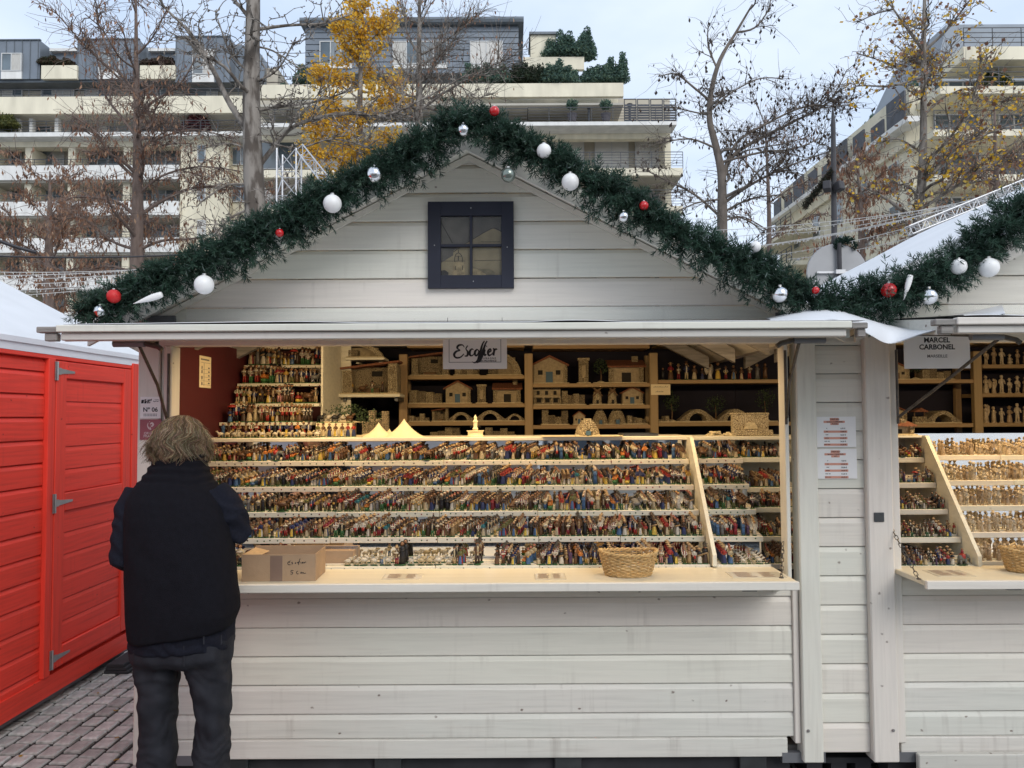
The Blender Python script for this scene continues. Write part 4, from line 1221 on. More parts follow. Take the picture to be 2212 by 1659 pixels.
        tw = new('tower', 'mini_stone'); stones(tw, -w * .35, w * .35, -d * .3, d * .3, .008, h * .9, st, rr)
        o = new('niche', 'mini_plaster'); o.box(-w * .14, w * .14, -d * .33, -d * .29, h * .25, h * .7)
        r = new('cornice', 'mini_stone'); r.cbox(-w * .42, w * .42, -d * .36, d * .36, h * .9, h, .002)
    elif kind == 'ruin':
        for k in range(4):
            a = -w * .46 + k * w * .23
            p = new('wall', ('mini_stone', 'mini_stone_dark')[k % 2]); stones(p, a, a + w * .228, -d * .4 + k * .004, d * .3, .006, h * (.35 + .6 * rr.random()), st, rr)
    elif kind == 'arch':
        n = 16
        ar = new('arch', 'mini_stone')
        for k in range(n):
            a0, a1 = math.pi * .5 * k / n, math.pi * .5 * (k + 1) / n - .012
            ri, ro = w * .74, w * .92
            ar.prism([(-w * .46 + ri * math.cos(a0), .006 + h / w * ri * math.sin(a0)), (-w * .46 + ri * math.cos(a1), .006 + h / w * ri * math.sin(a1)),
                      (-w * .46 + ro * math.cos(a1), .006 + h / w * ro * math.sin(a1)), (-w * .46 + ro * math.cos(a0), .006 + h / w * ro * math.sin(a0))], -d * .3, d * .3)
        p = new('wall', 'mini_stone_dark'); stones(p, -w * .46, -w * .2, -d * .4, d * .3, .006, h * .5, st, rr)
        p = new('back_wall', 'mini_plaster'); p.box(-w * .45, w * .3, d * .28, d * .4, .006, h * .7)
    elif kind == 'tree':
        tr = new('trunk', 'mini_wood'); tr.tube([(0, 0, .004), (.003, 0, h * .3), (-.002, .002, h * .6)], [.005, .004, .002], 6)
        cr = new('crown', 'mini_green')
        for k in range(240):
            a, e, q = rr.uniform(0, 6.28), rr.uniform(-1, 1), rr.random() ** .4
            c = Vector((math.cos(a) * math.sqrt(1 - e * e) * w * .5 * q, math.sin(a) * math.sqrt(1 - e * e) * w * .5 * q, h * .66 + e * h * .34 * q))
            u_, v_ = Vector((rr.uniform(-1, 1), rr.uniform(-1, 1), rr.uniform(-1, 1))).normalized() * .006, Vector((rr.uniform(-1, 1), rr.uniform(-1, 1), rr.uniform(-1, 1))).normalized() * .006
            cr.add([c - u_, c - v_, c + u_, c + v_], [(0, 1, 2, 3)])
        bb = new('mound', 'mini_base'); bb.lathe([(w * .3, .005), (w * .2, .014), (.004, .02)], n=10)
    elif kind == 'well':
        p = new('ring', 'mini_stone')
        for k in range(3):
            for j in range(12):
                a = 6.283 * (j + .5 * (k % 2)) / 12
                p.cbox(-.008, .008, -w * .09, w * .09, .006 + k * h * .13, .006 + (k + 1) * h * .13 - .0006, .002, 0, T(w * .36 * math.cos(a), w * .36 * math.sin(a), 0, a))
        for s in (-1, 1):
            q = new('post', 'mini_wood'); q.box(s * w * .34 - .003, s * w * .34 + .003, -.003, .003, h * .38, h * .8)
        r = new('roof', 'mini_roof')
        r.prism([(-w * .5, h * .74), (w * .5, h * .74), (w * .44, h * .8), (0, h), (-w * .44, h * .8)], -w * .3, w * .3)
    for n_, mb_, mt in out:
        rough(mb_, .0009, rr.random() * 9)
    return out

def put_mini(kind, label, u, v, wpx, hpx, y, depth=None, group=None, rz=0, zoff=0, mats_over=None, name=None, pos=None):
    s = y / F
    w, h = wpx * s, hpx * s
    d = depth or min(.16, w * .8)
    p = pos or at(u, v, y)
    rr = random.Random(int(u * 7 + v))
    nm = {'stable': 'model_stable', 'house': 'model_house', 'church': 'model_church', 'farm': 'model_farmhouse', 'arcade': 'model_house', 'bridge': 'model_bridge', 'borie': 'model_stone_hut',
          'mill': 'model_windmill', 'tower': 'model_tower', 'ruin': 'model_ruin', 'arch': 'model_arch', 'tree': 'model_tree', 'well': 'model_well'}[kind]
    t = thing(name or nm, label, nm.replace('model_', 'model ').replace('_', ' '), (p.x, y + d / 2 + .01, p.z + zoff), group, (0, 0, rz))
    for n_, mb_, mt in mini(kind, w, h, d, rr):
        mb_.build(n_, (mats_over or {}).get(mt, mt), t)
    return t
# shelf heights are re-read at the shelf centre so that the models stand on the boards
def on(u0, u1, v): return at((u0 + u1) / 2, v, YB).z
B1, B2, B3 = (880, 1133), (1151, 1404), (1421, 1720)
rowz = {('1', 743): on(880, 1133, 743), ('1', 811): on(880, 1133, 811), ('1', 872): on(881, 1134, 872), ('1', 911): on(881, 1134, 911), ('1', 943): on(881, 1135, 943),
        ('2', 745): on(1151, 1403, 745), ('2', 828): on(1151, 1404, 828), ('2', 875): on(1151, 1404, 875), ('2', 918): on(1151, 1405, 918),
        ('3', 820): on(1421, 1720, 820), ('3', 912): on(1422, 1720, 912), ('3', 739): on(1421, 1520, 739),
        ('4', 737): on(1900, 2102, 737), ('4', 820): on(1900, 2102, 820), ('4', 915): on(1900, 2102, 915), ('5', 734): on(2121, 2391, 734), ('5', 787): on(2121, 2391, 787), ('5', 849): on(2121, 2391, 849), ('5', 913): on(2121, 2391, 913)}
for kind, label, bay, u, v, w, h in (
    ('stable', 'open stone stable with sloping tiled roof behind the script-lettered sign', '1', 928, 811, 88, 62),
    ('ruin', 'low stone ruin half hidden under the script-lettered sign', '1', 1008, 811, 58, 40),
    ('arch', 'stone half arch model right of the script-lettered sign', '1', 1090, 811, 78, 60),
    ('ruin', 'pale stone ruin with steps beside the blue-doored model house', '1', 918, 872, 76, 52),
    ('house', 'small model stone house on the middle shelf of the first bay', '1', 988, 872, 62, 54),
    ('tower', 'thin stone pyre model next to the small stone house', '1', 1040, 872, 26, 42),
    ('farm', 'low model farmhouse with brown tiled roof beside the wooden upright', '1', 1096, 872, 66, 52),
    ('ruin', 'low dry stone wall model on the shelf with the bridges', '1', 905, 911, 46, 22),
    ('stable', 'tiny tiled lean-to stable on the shelf with the bridges', '1', 950, 911, 38, 36),
    ('bridge', 'small flat stone bridge beside the tiny lean-to stable', '1', 995, 911, 56, 20),
    ('bridge', 'large arched stone bridge in the first shelf bay', '1', 1058, 911, 66, 32),
    ('bridge', 'small stone bridge next to the wooden upright', '1', 1112, 911, 44, 20),
    ('ruin', 'dark stone wall piece lying on the lowest back shelf', '1', 960, 943, 70, 24),
    ('ruin', 'dark low stone heap on the lowest back shelf', '1', 1080, 943, 70, 20),
    ('farm', 'long tiled model farmhouse on the highest shelf of the middle bay', '2', 1215, 745, 90, 50),
    ('ruin', 'stone courtyard model on the highest shelf of the middle bay', '2', 1300, 745, 70, 44),
    ('tower', 'square stone tower on the highest shelf of the middle bay', '2', 1370, 745, 40, 50),
    ('house', 'gabled model house with brown tiled roof in the middle bay', '2', 1188, 828, 84, 66),
    ('tower', 'tall model shrine tower with a niche between tree and house', '2', 1262, 828, 30, 56),
    ('tree', 'dark model tree beside the niche tower', '2', 1300, 828, 34, 56),
    ('farm', 'model farmhouse with red tiled roof and stone chimney', '2', 1356, 828, 84, 60),
    ('arcade', 'model house with three arched openings in the middle bay', '2', 1182, 875, 66, 40),
    ('ruin', 'row of small stone houses beside the arcaded model', '2', 1240, 875, 54, 40),
    ('mill', 'model windmill with wooden sails, the darker one', '2', 1292, 875, 34, 46),
    ('mill', 'model windmill with wooden sails beside the chapel', '2', 1325, 875, 34, 48),
    ('church', 'tiny model chapel with brown roof and bell gable', '2', 1368, 875, 50, 42),
    ('ruin', 'brown stone ruin on the lowest shelf of the middle bay', '2', 1200, 918, 62, 44),
    ('house', 'tiny stone house behind the bright beehive hut', '2', 1252, 918, 28, 32),
    ('borie', 'grey beehive stone hut with round opening on the lowest middle shelf', '2', 1298, 918, 34, 34),
    ('borie', 'grey pointed beehive hut with blue door on the lowest middle shelf', '2', 1335, 918, 40, 38),
    ('ruin', 'flat dry stone wall at the right end of the lowest middle shelf', '2', 1378, 918, 46, 22),
    ('bridge', 'arched stone bridge in the dark right-hand bay, the paler one', '3', 1510, 912, 78, 36),
    ('bridge', 'arched stone bridge in the dark right-hand bay beside the rocks', '3', 1592, 912, 78, 36),
    ('tree', 'dark model tree standing over the stone bridges', '3', 1552, 912, 48, 62),
    ('tree', 'bushy dark model tree at the far end of the bridge shelf', '3', 1660, 912, 44, 76),
    ('tree', 'thin dark model tree at the left end of the bridge shelf', '3', 1455, 912, 36, 70),
    ('ruin', 'pale stone heap at the left end of the bridge shelf', '3', 1440, 912, 34, 16),
    ('tower', 'stone tower on the short top shelf of the right bay', '3', 1445, 739, 30, 40),
    ('ruin', 'stone wall on the short top shelf of the right bay', '3', 1490, 739, 40, 30),
    ('house', 'model house with pale walls behind the bold capital sign', '4', 1945, 820, 56, 40),
    ('tree', 'dark model tree beside the pale house behind the capital sign', '4', 1985, 820, 30, 44),
    ('ruin', 'low stone village model under the capital sign', '4', 2030, 820, 70, 30),
    ('well', 'round model well under the diagonal stay rod', '4', 1995, 915, 32, 34),
    ('house', 'cream model house under the diagonal stay rod', '4', 1938, 915, 60, 42),
    ('bridge', 'long low cream model bridge under the diagonal stay rod', '4', 2043, 915, 76, 22)):
    put_mini(kind, label, u, v, w, h, YB + .012, pos=Vector((at(u, v, YB + .012).x, 0, rowz[(bay, v)])))

# the big stable with its own plank, left of the pine shelving
sh = thing('wall_shelf', 'short cream shelf carrying the big stone stable', 'shelf', (at(797, 858, 4.86).x, 4.86, at(797, 858, 4.86).z - .04))
x0, x1, _, zt = rect(731, 851, 864, 862, 4.86)
m = MB(); m.cbox(x0, x1, 4.86, 5.08, zt - .02, zt, .003); P(m, 'board', 'shelf_white', sh)
m = MB(); m.box(x1 - .04, x1 - .02, 4.90, 5.46, zt - .045, zt - .0215); m.box(x0 + .02, x0 + .04, 4.90, 5.46, zt - .045, zt - .0215); P(m, 'bracket', 'steel_dark', sh)
put_mini('stable', 'big stone stable with sloping tiled roof and tall right pier', 797, 852, 130, 84, 4.875, depth=.18, pos=Vector((at(797, 852, 4.875).x, 0, zt)))
x0, x1, _, zt2 = rect(745, 772, 830, 780, 4.9)
m = MB(); m.cbox(x0, x1, 4.9, 5.08, zt2 - .016, zt2, .003)
m.box(x0 + .04, x0 + .06, 5.05, 5.46, zt2 - .03, zt2 - .0165); m.box(x1 - .06, x1 - .04, 5.05, 5.46, zt2 - .03, zt2 - .0165)
tag(m.build('wall_shelf', 'shelf_white'), 'narrow cream shelf above the big stone stable', 'shelf')
put_mini('arch', 'stone archway model on the narrow shelf above the big stable', 787, 772, 80, 34, 4.905, depth=.12, pos=Vector((at(787, 772, 4.905).x, 0, zt2)))
# pale board that closes the side of the left tiers
x0, x1, z0, z1 = rect(717, 730, 735, 900, 4.72)
m = MB(); m.box(x0, x0 + .012, 4.45, 4.95, 1.50, 2.14); m.box(x0 + .012, x1 + .02, 4.93, 4.95, 1.50, 2.14)
side_panel = tag(m.build('side_panel', 'shelf_white'), 'pale upright panel closing the end of the left figurine tiers', 'panel')

# ================================================================ tiered figurine stands
class Tier: pass
TIERS = {}
def tier_stand(key, name, label, x0, x1, rows, u_ref, side_board=None, mirrors=True, depth=.20, splits=(), dots=True, lip=.026, posts=(), rise=None):
    """rows: (y front, v of the shelf's front top edge), from the top one down"""
    zs = [at(u_ref, v, y).z for y, v in rows]
    t = thing(name, label, 'display stand', ((x0 + x1) / 2, rows[-1][0], .98))
    out = []
    for i, ((y, v), z) in enumerate(zip(rows, zs)):
        cuts = [x0] + [c for c in splits if x0 < c < x1] + [x1]
        for k in range(len(cuts) - 1):
            dz = 0.0015 * ((k + i) % 2)
            m = MB(); m.cbox(cuts[k] + .001, cuts[k + 1] - .001, y, y + depth, z - lip - dz, z - dz, .002); P(m, 'shelf', 'shelf_white', t)
        if dots:
            m = MB(); rr = random.Random(i + 40)
            x = x0 + .02
            while x < x1 - .02:
                c = rr.choice([(.03, .10, .03), (.02, .02, .02), (.05, .02, .015), (.25, .02, .02), (.03, .12, .05)])
                m.lathe([(.0036, 0), (.0036, .0008)], n=7, M=T(x, y - .0002, z - .013 + rr.uniform(-.002, .002), rx=R(90)), col=c)
                x += rr.uniform(.025, .06)
            P(m, 'price_dots', 'painted_clay', t, kind='stuff')
        if mirrors:
            zt = (zs[i - 1] - lip) if i else z + .11
            m = MB(); m.box(x0 + .004, x1 - .004, y + .126, y + .129, z + .001, zt - .001); P(m, 'mirror_panel', 'mirror', t)
        if rise:
            for d in (1, 2, 3):
                m = MB(); m.box(x0 + .003, x1 - .003, y + rise[1] * (d - .5) + .017, y + rise[1] * (d + .5) + .0165, z + .0005, z + rise[0] * d - .0002); P(m, 'riser_step', 'shelf_white', t)
        out.append((y, z))
    for px in posts:
        m = MB(); m.box(px - .012, px + .012, rows[0][0] + depth + .002, rows[0][0] + depth + .03, .2, zs[0]); P(m, 'post', 'shelf_white', t)
    if side_board:
        sx = side_board
        yT, yB, zT, zB = rows[0][0] - .005, rows[-1][0] - .02, zs[0] + .11, zs[-1] - .006
        m = MB()
        MM = Matrix(((0, 1, 0, 0), (1, 0, 0, 0), (0, 0, 1, 0), (0, 0, 0, 1)))
        m.prism([(yB, zB), (yB, zB + .05), (yT, zT), (yT + depth, zT), (yT + depth, zB)], sx, sx + .018, M=MM)
        P(m, 'side_board', 'shelf_white', t)
    TIERS[key] = out
    return t
main_rows = [(3.90, 994), (3.80, 1049), (3.70, 1104), (3.60, 1160), (3.50, 1222)]
stand = tier_stand('main', 'figurine_stand', 'wide five-tier stand crowded with painted figurines in the windowed stall', -1.605, .893, main_rows, 1000, side_board=.897, rise=(.0045, .0294), splits=(-.85, -.35, .12, .5), posts=(-1.5, -.8, 0, .7))
ztop = at(1000, 944, 4.0).z
m = MB(); m.cbox(-1.608, .93, 3.96, 4.34, ztop - .02, ztop, .003); P(m, 'top_board', 'shelf_white', stand)
m = MB(); m.cbox(-1.608, .93, 4.30, 4.33, .2, ztop - .0205, .003); P(m, 'back_board', 'dark_cloth', stand)
m = MB(); m.cbox(.932, 1.55, 4.0, 4.34, ztop - .024, ztop - .004, .003); P(m, 'top_board', 'shelf_white', stand)
right_rows = [(3.90, 990), (3.80, 1045), (3.70, 1100), (3.60, 1158), (3.50, 1220)]
stand_r = tier_stand('right', 'figurine_stand', 'narrow tiered stand between slanting white board and right post', .919, 1.166, right_rows, 1560, posts=(1.1,), rise=(.0045, .0294))
far_rows = [(4.00, 988), (3.93, 1052), (3.86, 1096), (3.78, 1158), (3.66, 1218)]
stand_f = tier_stand('far', 'figurine_stand', 'small recessed shelves of figurines against the right post', 1.172, 1.55, far_rows, 1650, mirrors=False, dots=False, rise=(.0045, .0294))
m = MB(); m.box(1.172, 1.55, 4.18, 4.2, .95, ztop - .03); P(m, 'back_panel', 'shelf_white', stand_f)
# left wall tiers
left_rows = [(4.70, 748), (4.60, 788), (4.49, 828), (4.38, 871), (4.22, 912)]
stand_l = tier_stand('left', 'figurine_stand', 'upper tiers of taller figurines against the burgundy side wall', -1.608, -1.10, left_rows, 600, mirrors=False, depth=.14, lip=.018)
for y0, y1, z0, z1 in ((4.52, 4.53, 1.84, 1.97), (4.64, 4.65, 1.95, 2.08)):
    m = MB(); m.box(-1.22, -1.105, y1 - .008 + .10, y1 + .10, z0 + .02, z1); P(m, 'mirror_panel', 'mirror', stand_l)
m = MB(); m.box(-1.605, -1.105, 4.86, 4.88, 1.55, 2.14); P(m, 'back_panel', 'burgundy', stand_l)
# second stall: small painted ones left of the slanting board, cream ones right of it
rows_b = [(3.90, 988), (3.80, 1042), (3.70, 1100), (3.60, 1160), (3.50, 1222)]
stand_b1 = tier_stand('b_left', 'figurine_stand', 'narrow tiers of tiny painted figurines left of a slanting board', 1.62, 2.085, rows_b, 2000, side_board=2.087, mirrors=False, dots=False, rise=(.010, .0223))
m = MB(); m.box(1.62, 2.085, 4.09, 4.10, .95, 1.55); P(m, 'mirror_panel', 'mirror', stand_b1)
m = MB(); m.cbox(1.60, 2.11, 3.92, 4.12, at(1960, 941, 3.93).z - .012, at(1960, 941, 3.93).z, .003); P(m, 'top_board', 'shelf_white', stand_b1)
rows_c = [(3.95, 983), (3.85, 1037), (3.75, 1092), (3.65, 1149), (3.52, 1212)]
stand_b2 = tier_stand('b_right', 'figurine_stand', 'wide tiered stand of cream unpainted figurines', 2.11, 4.4, rows_c, 2160, dots=False, rise=(.004, .036), splits=(2.5, 3.1, 3.8))

# ---- things on the top board ---------------------------------------------
def on_top(u, y): return Vector((at(u, 940, y).x, y, ztop))
# cream hill models
def hill(u, wpx, hpx, y, label):
    p = on_top(u, y); s = y / F
    m = MB(); n, k = 22, 9
    vs_, fs = [], []
    for i in range(k + 1):
        r0 = wpx * s / 2 * (1 - i / k)
        hh = hpx * s * (1 - (1 - i / k) ** .9) ** 1.5 if i else 0
        for j in range(n):
            a = 6.283 * j / n; q = 1 + .14 * mnoise.noise(Vector((math.cos(a) * 1.3, math.sin(a) * 1.3, u)))
            vs_.append((r0 * math.cos(a) * q, r0 * math.sin(a) * q * .6, hh + (.004 if i else 0)))
    for i in range(k):
        for j in range(n): fs.append((i * n + j, i * n + (j + 1) % n, (i + 1) * n + (j + 1) % n, (i + 1) * n + j))
    fs.append(tuple(range(n)))
    m.add(vs_, fs)
    o = m.build('hill_model', 'mini_cream', smooth=True); o.location = p
    tag(o, label, 'hill model')
hill(818, 72, 30, 4.09, 'cream unpainted hill model, the lower of the two tall peaks')
hill(873, 92, 38, 4.06, 'cream unpainted hill model with the tallest peak')
hill(841, 30, 16, 4.15, 'tiny cream hill model between the two peaks')
# white fountain
p = on_top(1027, 4.05)
ft = thing('model_fountain', 'cream model fountain with basin standing on the top board', 'model fountain', p)
m = MB(); m.lathe([(.045, 0), (.045, .006), (.040, .010), (.040, .026), (.046, .029), (.046, .033), (.036, .033), (.034, .024)], n=18); m.build('basin', 'mini_cream', ft)
m = MB(); m.lathe([(.014, .01), (.012, .035), (.016, .04), (.010, .05), (.011, .075), (.015, .08), (.007, .09), (.009, .10), (.001, .115)], n=12); m.build('column', 'mini_cream', ft)
for s in (-1, 1):
    m = MB(); m.tube([(s * .01, 0, .052), (s * .022, 0, .056), (s * .026, 0, .048)], .0018, 5); m.build('spout', 'steel_dark', ft)
put_mini('borie', 'bright cream beehive hut with blue door standing on the top board', 1271, 940, 54, 38, 4.02, depth=.09, pos=Vector((at(1271, 940, 4.02).x, 0, ztop)))
# wall fountain and rocks on the right part of the top board
p = Vector((at(1620, 940, 4.1).x, 4.1, ztop - .004))
wf = thing('model_wall_fountain', 'stone wall fountain model with arched niche on the top board', 'model fountain', p)
m = MB(); m.box(-.095, .095, -.015, .02, 0, .115); m.build('wall', 'mini_stone', wf)
m = MB(); m.cbox(-.10, .10, -.018, .023, .112, .122, .003); m.build('coping', 'mini_stone', wf)
m = MB(); m.prism([(-.035, .035)] + [(.035 * math.cos(a), .035 + .038 * math.sin(a)) for a in [math.pi - math.pi * k / 10 for k in range(11)]] + [(.035, .035)], -.022, -.014); m.build('niche', 'mini_base', wf)
m = MB(); m.cbox(-.105, .105, -.06, -.016, 0, .032, .004); m.build('basin', 'mini_stone', wf)
for u, wpx, hpx, lab in ((1545, 44, 20, 'pale stone heap beside the model wall fountain'), (1573, 30, 10, 'flat pale stone heap touching the wall fountain')):
    rr = random.Random(u); m = MB(); s = 4.06 / F
    for k in range(22):
        a, q = rr.uniform(0, 6.28), rr.random() ** .6
        hz = hpx * s * (1 - q) * rr.uniform(.3, 1)
        m.cbox(-.010, .010, -.008, .008, -.002 if hz > .006 else 0, .010, .003, 0, T(math.cos(a) * q * wpx * s * .45, math.sin(a) * q * .03, max(hz - .004, 0), rr.uniform(0, 3)))
    m.cbox(-wpx * s * .45, wpx * s * .45, -.03, .03, 0, .006, .002)
    o = m.build('stone_heap', 'mini_base'); o.location = (at(u, 940, 4.06).x, 4.06, ztop - .004); tag(o, lab, 'stone heap')
# flat black tray
m = MB(); x0, x1 = at(1345, 940, 4.03).x, at(1420, 940, 4.03).x
m.box(x0, x1, 4.0, 4.2, ztop + .0005, ztop + .003)
for a, b, c, d in ((x0, x0 + .004, 4.0, 4.2), (x1 - .004, x1, 4.0, 4.2), (x0 + .004, x1 - .004, 4.0, 4.004), (x0 + .004, x1 - .004, 4.196, 4.2)): m.box(a, b, c, d, ztop + .003, ztop + .013)
tag(m.build('black_tray', 'steel_dark'), 'flat black tray lying on the top board', 'tray')
# crumpled kraft papers under the hut
for u, w_, lab in ((1230, 60, 'flat sheet of kraft paper left of the bright beehive hut'), (1310, 55, 'flat sheet of kraft paper right of the bright beehive hut')):
    m = MB(); x0 = at(u - w_, 940, 4.0).x; x1 = at(u + w_ * .6, 940, 4.0).x
    vs_ = [(x0 + (x1 - x0) * i / 6, 3.945 + .16 * j / 4, ztop + .0008 + (.004 if (i + j) % 3 == 1 and j else 0)) for i in range(7) for j in range(5)]
    m.add(vs_, [(i * 5 + j, i * 5 + j + 5, i * 5 + j + 6, i * 5 + j + 1) for i in range(6) for j in range(4)])
    tag(m.build('kraft_paper', 'paper_warm'), lab, 'paper')
# white box with goats, dark trees, rock by the left tiers
x0, x1, _, _ = rect(681, 903, 760, 940, 4.20)
m = MB(); m.cbox(x0, x1, 4.21, 4.33, ztop, ztop + .075, .002)
goat_box = tag(m.build('display_box', 'mini_cream'), 'cream display box carrying model goats beside the left tiers', 'box'); GZ = ztop + .075; GX = (x0, x1)
put_mini('tree', 'round dark model tree beside the cream display box', 792, 940, 60, 62, 4.16, depth=.1, pos=Vector((at(792, 940, 4.16).x, 0, ztop)))
put_mini('tree', 'spreading dark model tree under the big stable shelf', 742, 900, 90, 42, 4.22, depth=.12, pos=Vector((at(748, 900, 4.3).x, 0, GZ)))
put_mini('ruin', 'tall grey rock wall model under the big stable', 812, 940, 60, 66, 4.18, depth=.1, mats_over={'mini_stone': 'mini_stone_dark'}, pos=Vector((at(812, 940, 4.24).x, 0, ztop)))
# model house on the second stall's left stand
zb = at(1960, 941, 3.93).z
put_mini('farm', 'cream model cottage with orange roof on the narrow tiers', 1948, 938, 76, 34, 3.93, depth=.1, pos=Vector((at(1948, 938, 3.93).x, 0, zb)))

# small paper notes
sg, w, h = sign('paper_note', 'handwritten cream note pinned to the right pine upright', 1406, 830, 1448, 853, YB - .016, .001, 'paper_warm')
m = MB(); rr = random.Random(3)
for row, n in ((.25, 9), (-.2, 5)):
    for k in range(n):
        x = -w * .36 + k * w * .085 + (.1 * w if n == 5 else 0)
        stroke(m, [(x, row * h - .004), (x + .004, row * h + .006 * rr.random()), (x + .007, row * h - .003)], .0018, -.0005)
m.build('handwriting', 'ink', sg)
# size chart on the burgundy wall
xw = SX0 + .061
y0, y1 = 3.96, 4.11
ch = thing('size_chart', 'narrow cream size chart pinned on the burgundy wall', 'chart', (xw, (y0 + y1) / 2, 1.87))
CM = Matrix.Translation((xw, (y0 + y1) / 2, 0)) @ Matrix.Rotation(R(90), 4, 'Z')
m = MB(); m.box(-.075, .075, -.002, 0, 1.835, 2.0, 0, CM); P(m, 'sheet', 'paper_warm', ch)
m = MB()
for zz in (1.995 - .03, 1.93, 1.91, 1.89, 1.87, 1.85): m.box(-.06, .065, -.0026, -.0021, zz, zz + .0012, 0, CM)
m.box(-.02, -.017, -.0027, -.0021, 1.845, 1.965, 0, CM)
for k in range(5): m.box(.035, .055, -.0027, -.0021, 1.856 + k * .02, 1.863 + k * .02, 0, CM)
for zz, rr_ in ((1.94, .010), (1.918, .012), (1.886, .013), (1.856, .012)): m.lathe([(rr_ * .6, 0), (rr_ * .6, .0006)], n=8, ey=1.4, M=CM @ T(-.045, -.0021, zz, rx=R(90)))
for k in range(8): m.box(-.06 + k * .014, -.05 + k * .014, -.0027, -.0021, 1.978, 1.986, 0, CM)
P(m, 'printed_marks', 'ink_grey', ch)
sg, w, h = sign('paper_note', 'small cream card pinned by the left opening edge', 374, 898, 409, 918, 3.56, .001, 'paper_warm')
m = MB()
for zz in (.006, -.004):
    for k in range(8): m.add([(-.026 + k * .0066, -.0005, zz), (-.021 + k * .0066, -.0005, zz), (-.021 + k * .0066, -.0005, zz + .005), (-.026 + k * .0066, -.0005, zz + .005)], [(0, 1, 2, 3)])
m.build('printed_line', 'ink', sg)
m = MB(); m.box(-.01, .01, .001, .012, -h / 2 - .02, -h / 2 + .01); m.box(-.1, .01, .003, .011, -h / 2 - .02, -h / 2 - .01); m.build('holder', 'shelf_white', sg)
# ================================================================ painted clay figurines
PAL = {'red': (.34, .03, .022), 'crimson': (.24, .02, .03), 'navy': (.025, .035, .11), 'blue': (.06, .13, .26), 'teal': (.03, .17, .19), 'green': (.05, .16, .05),
       'olive': (.16, .15, .05), 'ochre': (.50, .30, .06), 'yellow': (.68, .48, .08), 'orange': (.58, .20, .04), 'brown': (.13, .065, .03), 'umber': (.055, .03, .018),
       'black': (.015, .014, .016), 'grey': (.18, .17, .16), 'cream': (.50, .40, .24), 'white': (.62, .56, .45), 'pink': (.52, .24, .22), 'violet': (.09, .045, .10), 'tan': (.36, .24, .12)}
SKIN = (.33, .165, .085)
BASEG = (.035, .11, .03)
def fig_woman(top, skirt, apron, bonnet, hat, item):
    m = MB(); C = lambda n: PAL[n]
    m.lathe([(.0135, 0), (.0135, .004), (.012, .005)], n=9, col=BASEG)
    n = 9
    rings = [(.0128, .005), (.0122, .018), (.0095, .034), (.0066, .043), (.0082, .050), (.0092, .058), (.0066, .064), (.003, .066)]
    vs_ = [];
    for r_, z in rings:
        for k in range(n):
            t = 6.283 * (k + .5) / n
            vs_.append((r_ * math.cos(t), r_ * .85 * math.sin(t), z))
    for i in range(len(rings) - 1):
        for k in range(n):
            front = abs(((k + 1) / n * 6.283 - 4.712 + 3.1416) % 6.283 - 3.1416) < .75
            c = (C(apron) if (front and apron) else C(skirt)) if i < 3 else C(top)
            m.add([vs_[i * n + k], vs_[i * n + (k + 1) % n], vs_[(i + 1) * n + (k + 1) % n], vs_[(i + 1) * n + k]], [(0, 1, 2, 3)], 0, c)
    m.ball((0, 0, .073), .0068, 8, 5, col=SKIN)
    if bonnet: m.ball((0, .0018, .0745), .0076, 8, 5, sc=(1, .95, 1), col=C(bonnet))
    if hat: m.lathe([(.013, .078), (.012, .080), (.006, .081), (.005, .084), (.002, .086)], n=9, col=C(hat))
    for s in (-1, 1):
        m.tube([(s * .0085, 0, .060), (s * .0125, -.003, .050), (s * .006, -.0095, .046)], [.0030, .0028, .0022], 5, col=C(top))
        m.ball((s * .005, -.0105, .046), .0022, 5, 3, col=SKIN)
    if item == 'basket': m.lathe([(.0045, .037), (.0062, .045)], (0, -.0125, 0), n=7, col=C('ochre'))
    if item == 'jug': m.lathe([(.003, .035), (.0048, .041), (.002, .048)], (.012, -.004, 0), n=7, col=C('brown'))
    if item == 'bundle': m.tube([(-.012, -.01, .044), (.012, -.011, .052)], [.004, .003], 6, col=C('tan'))
    return m
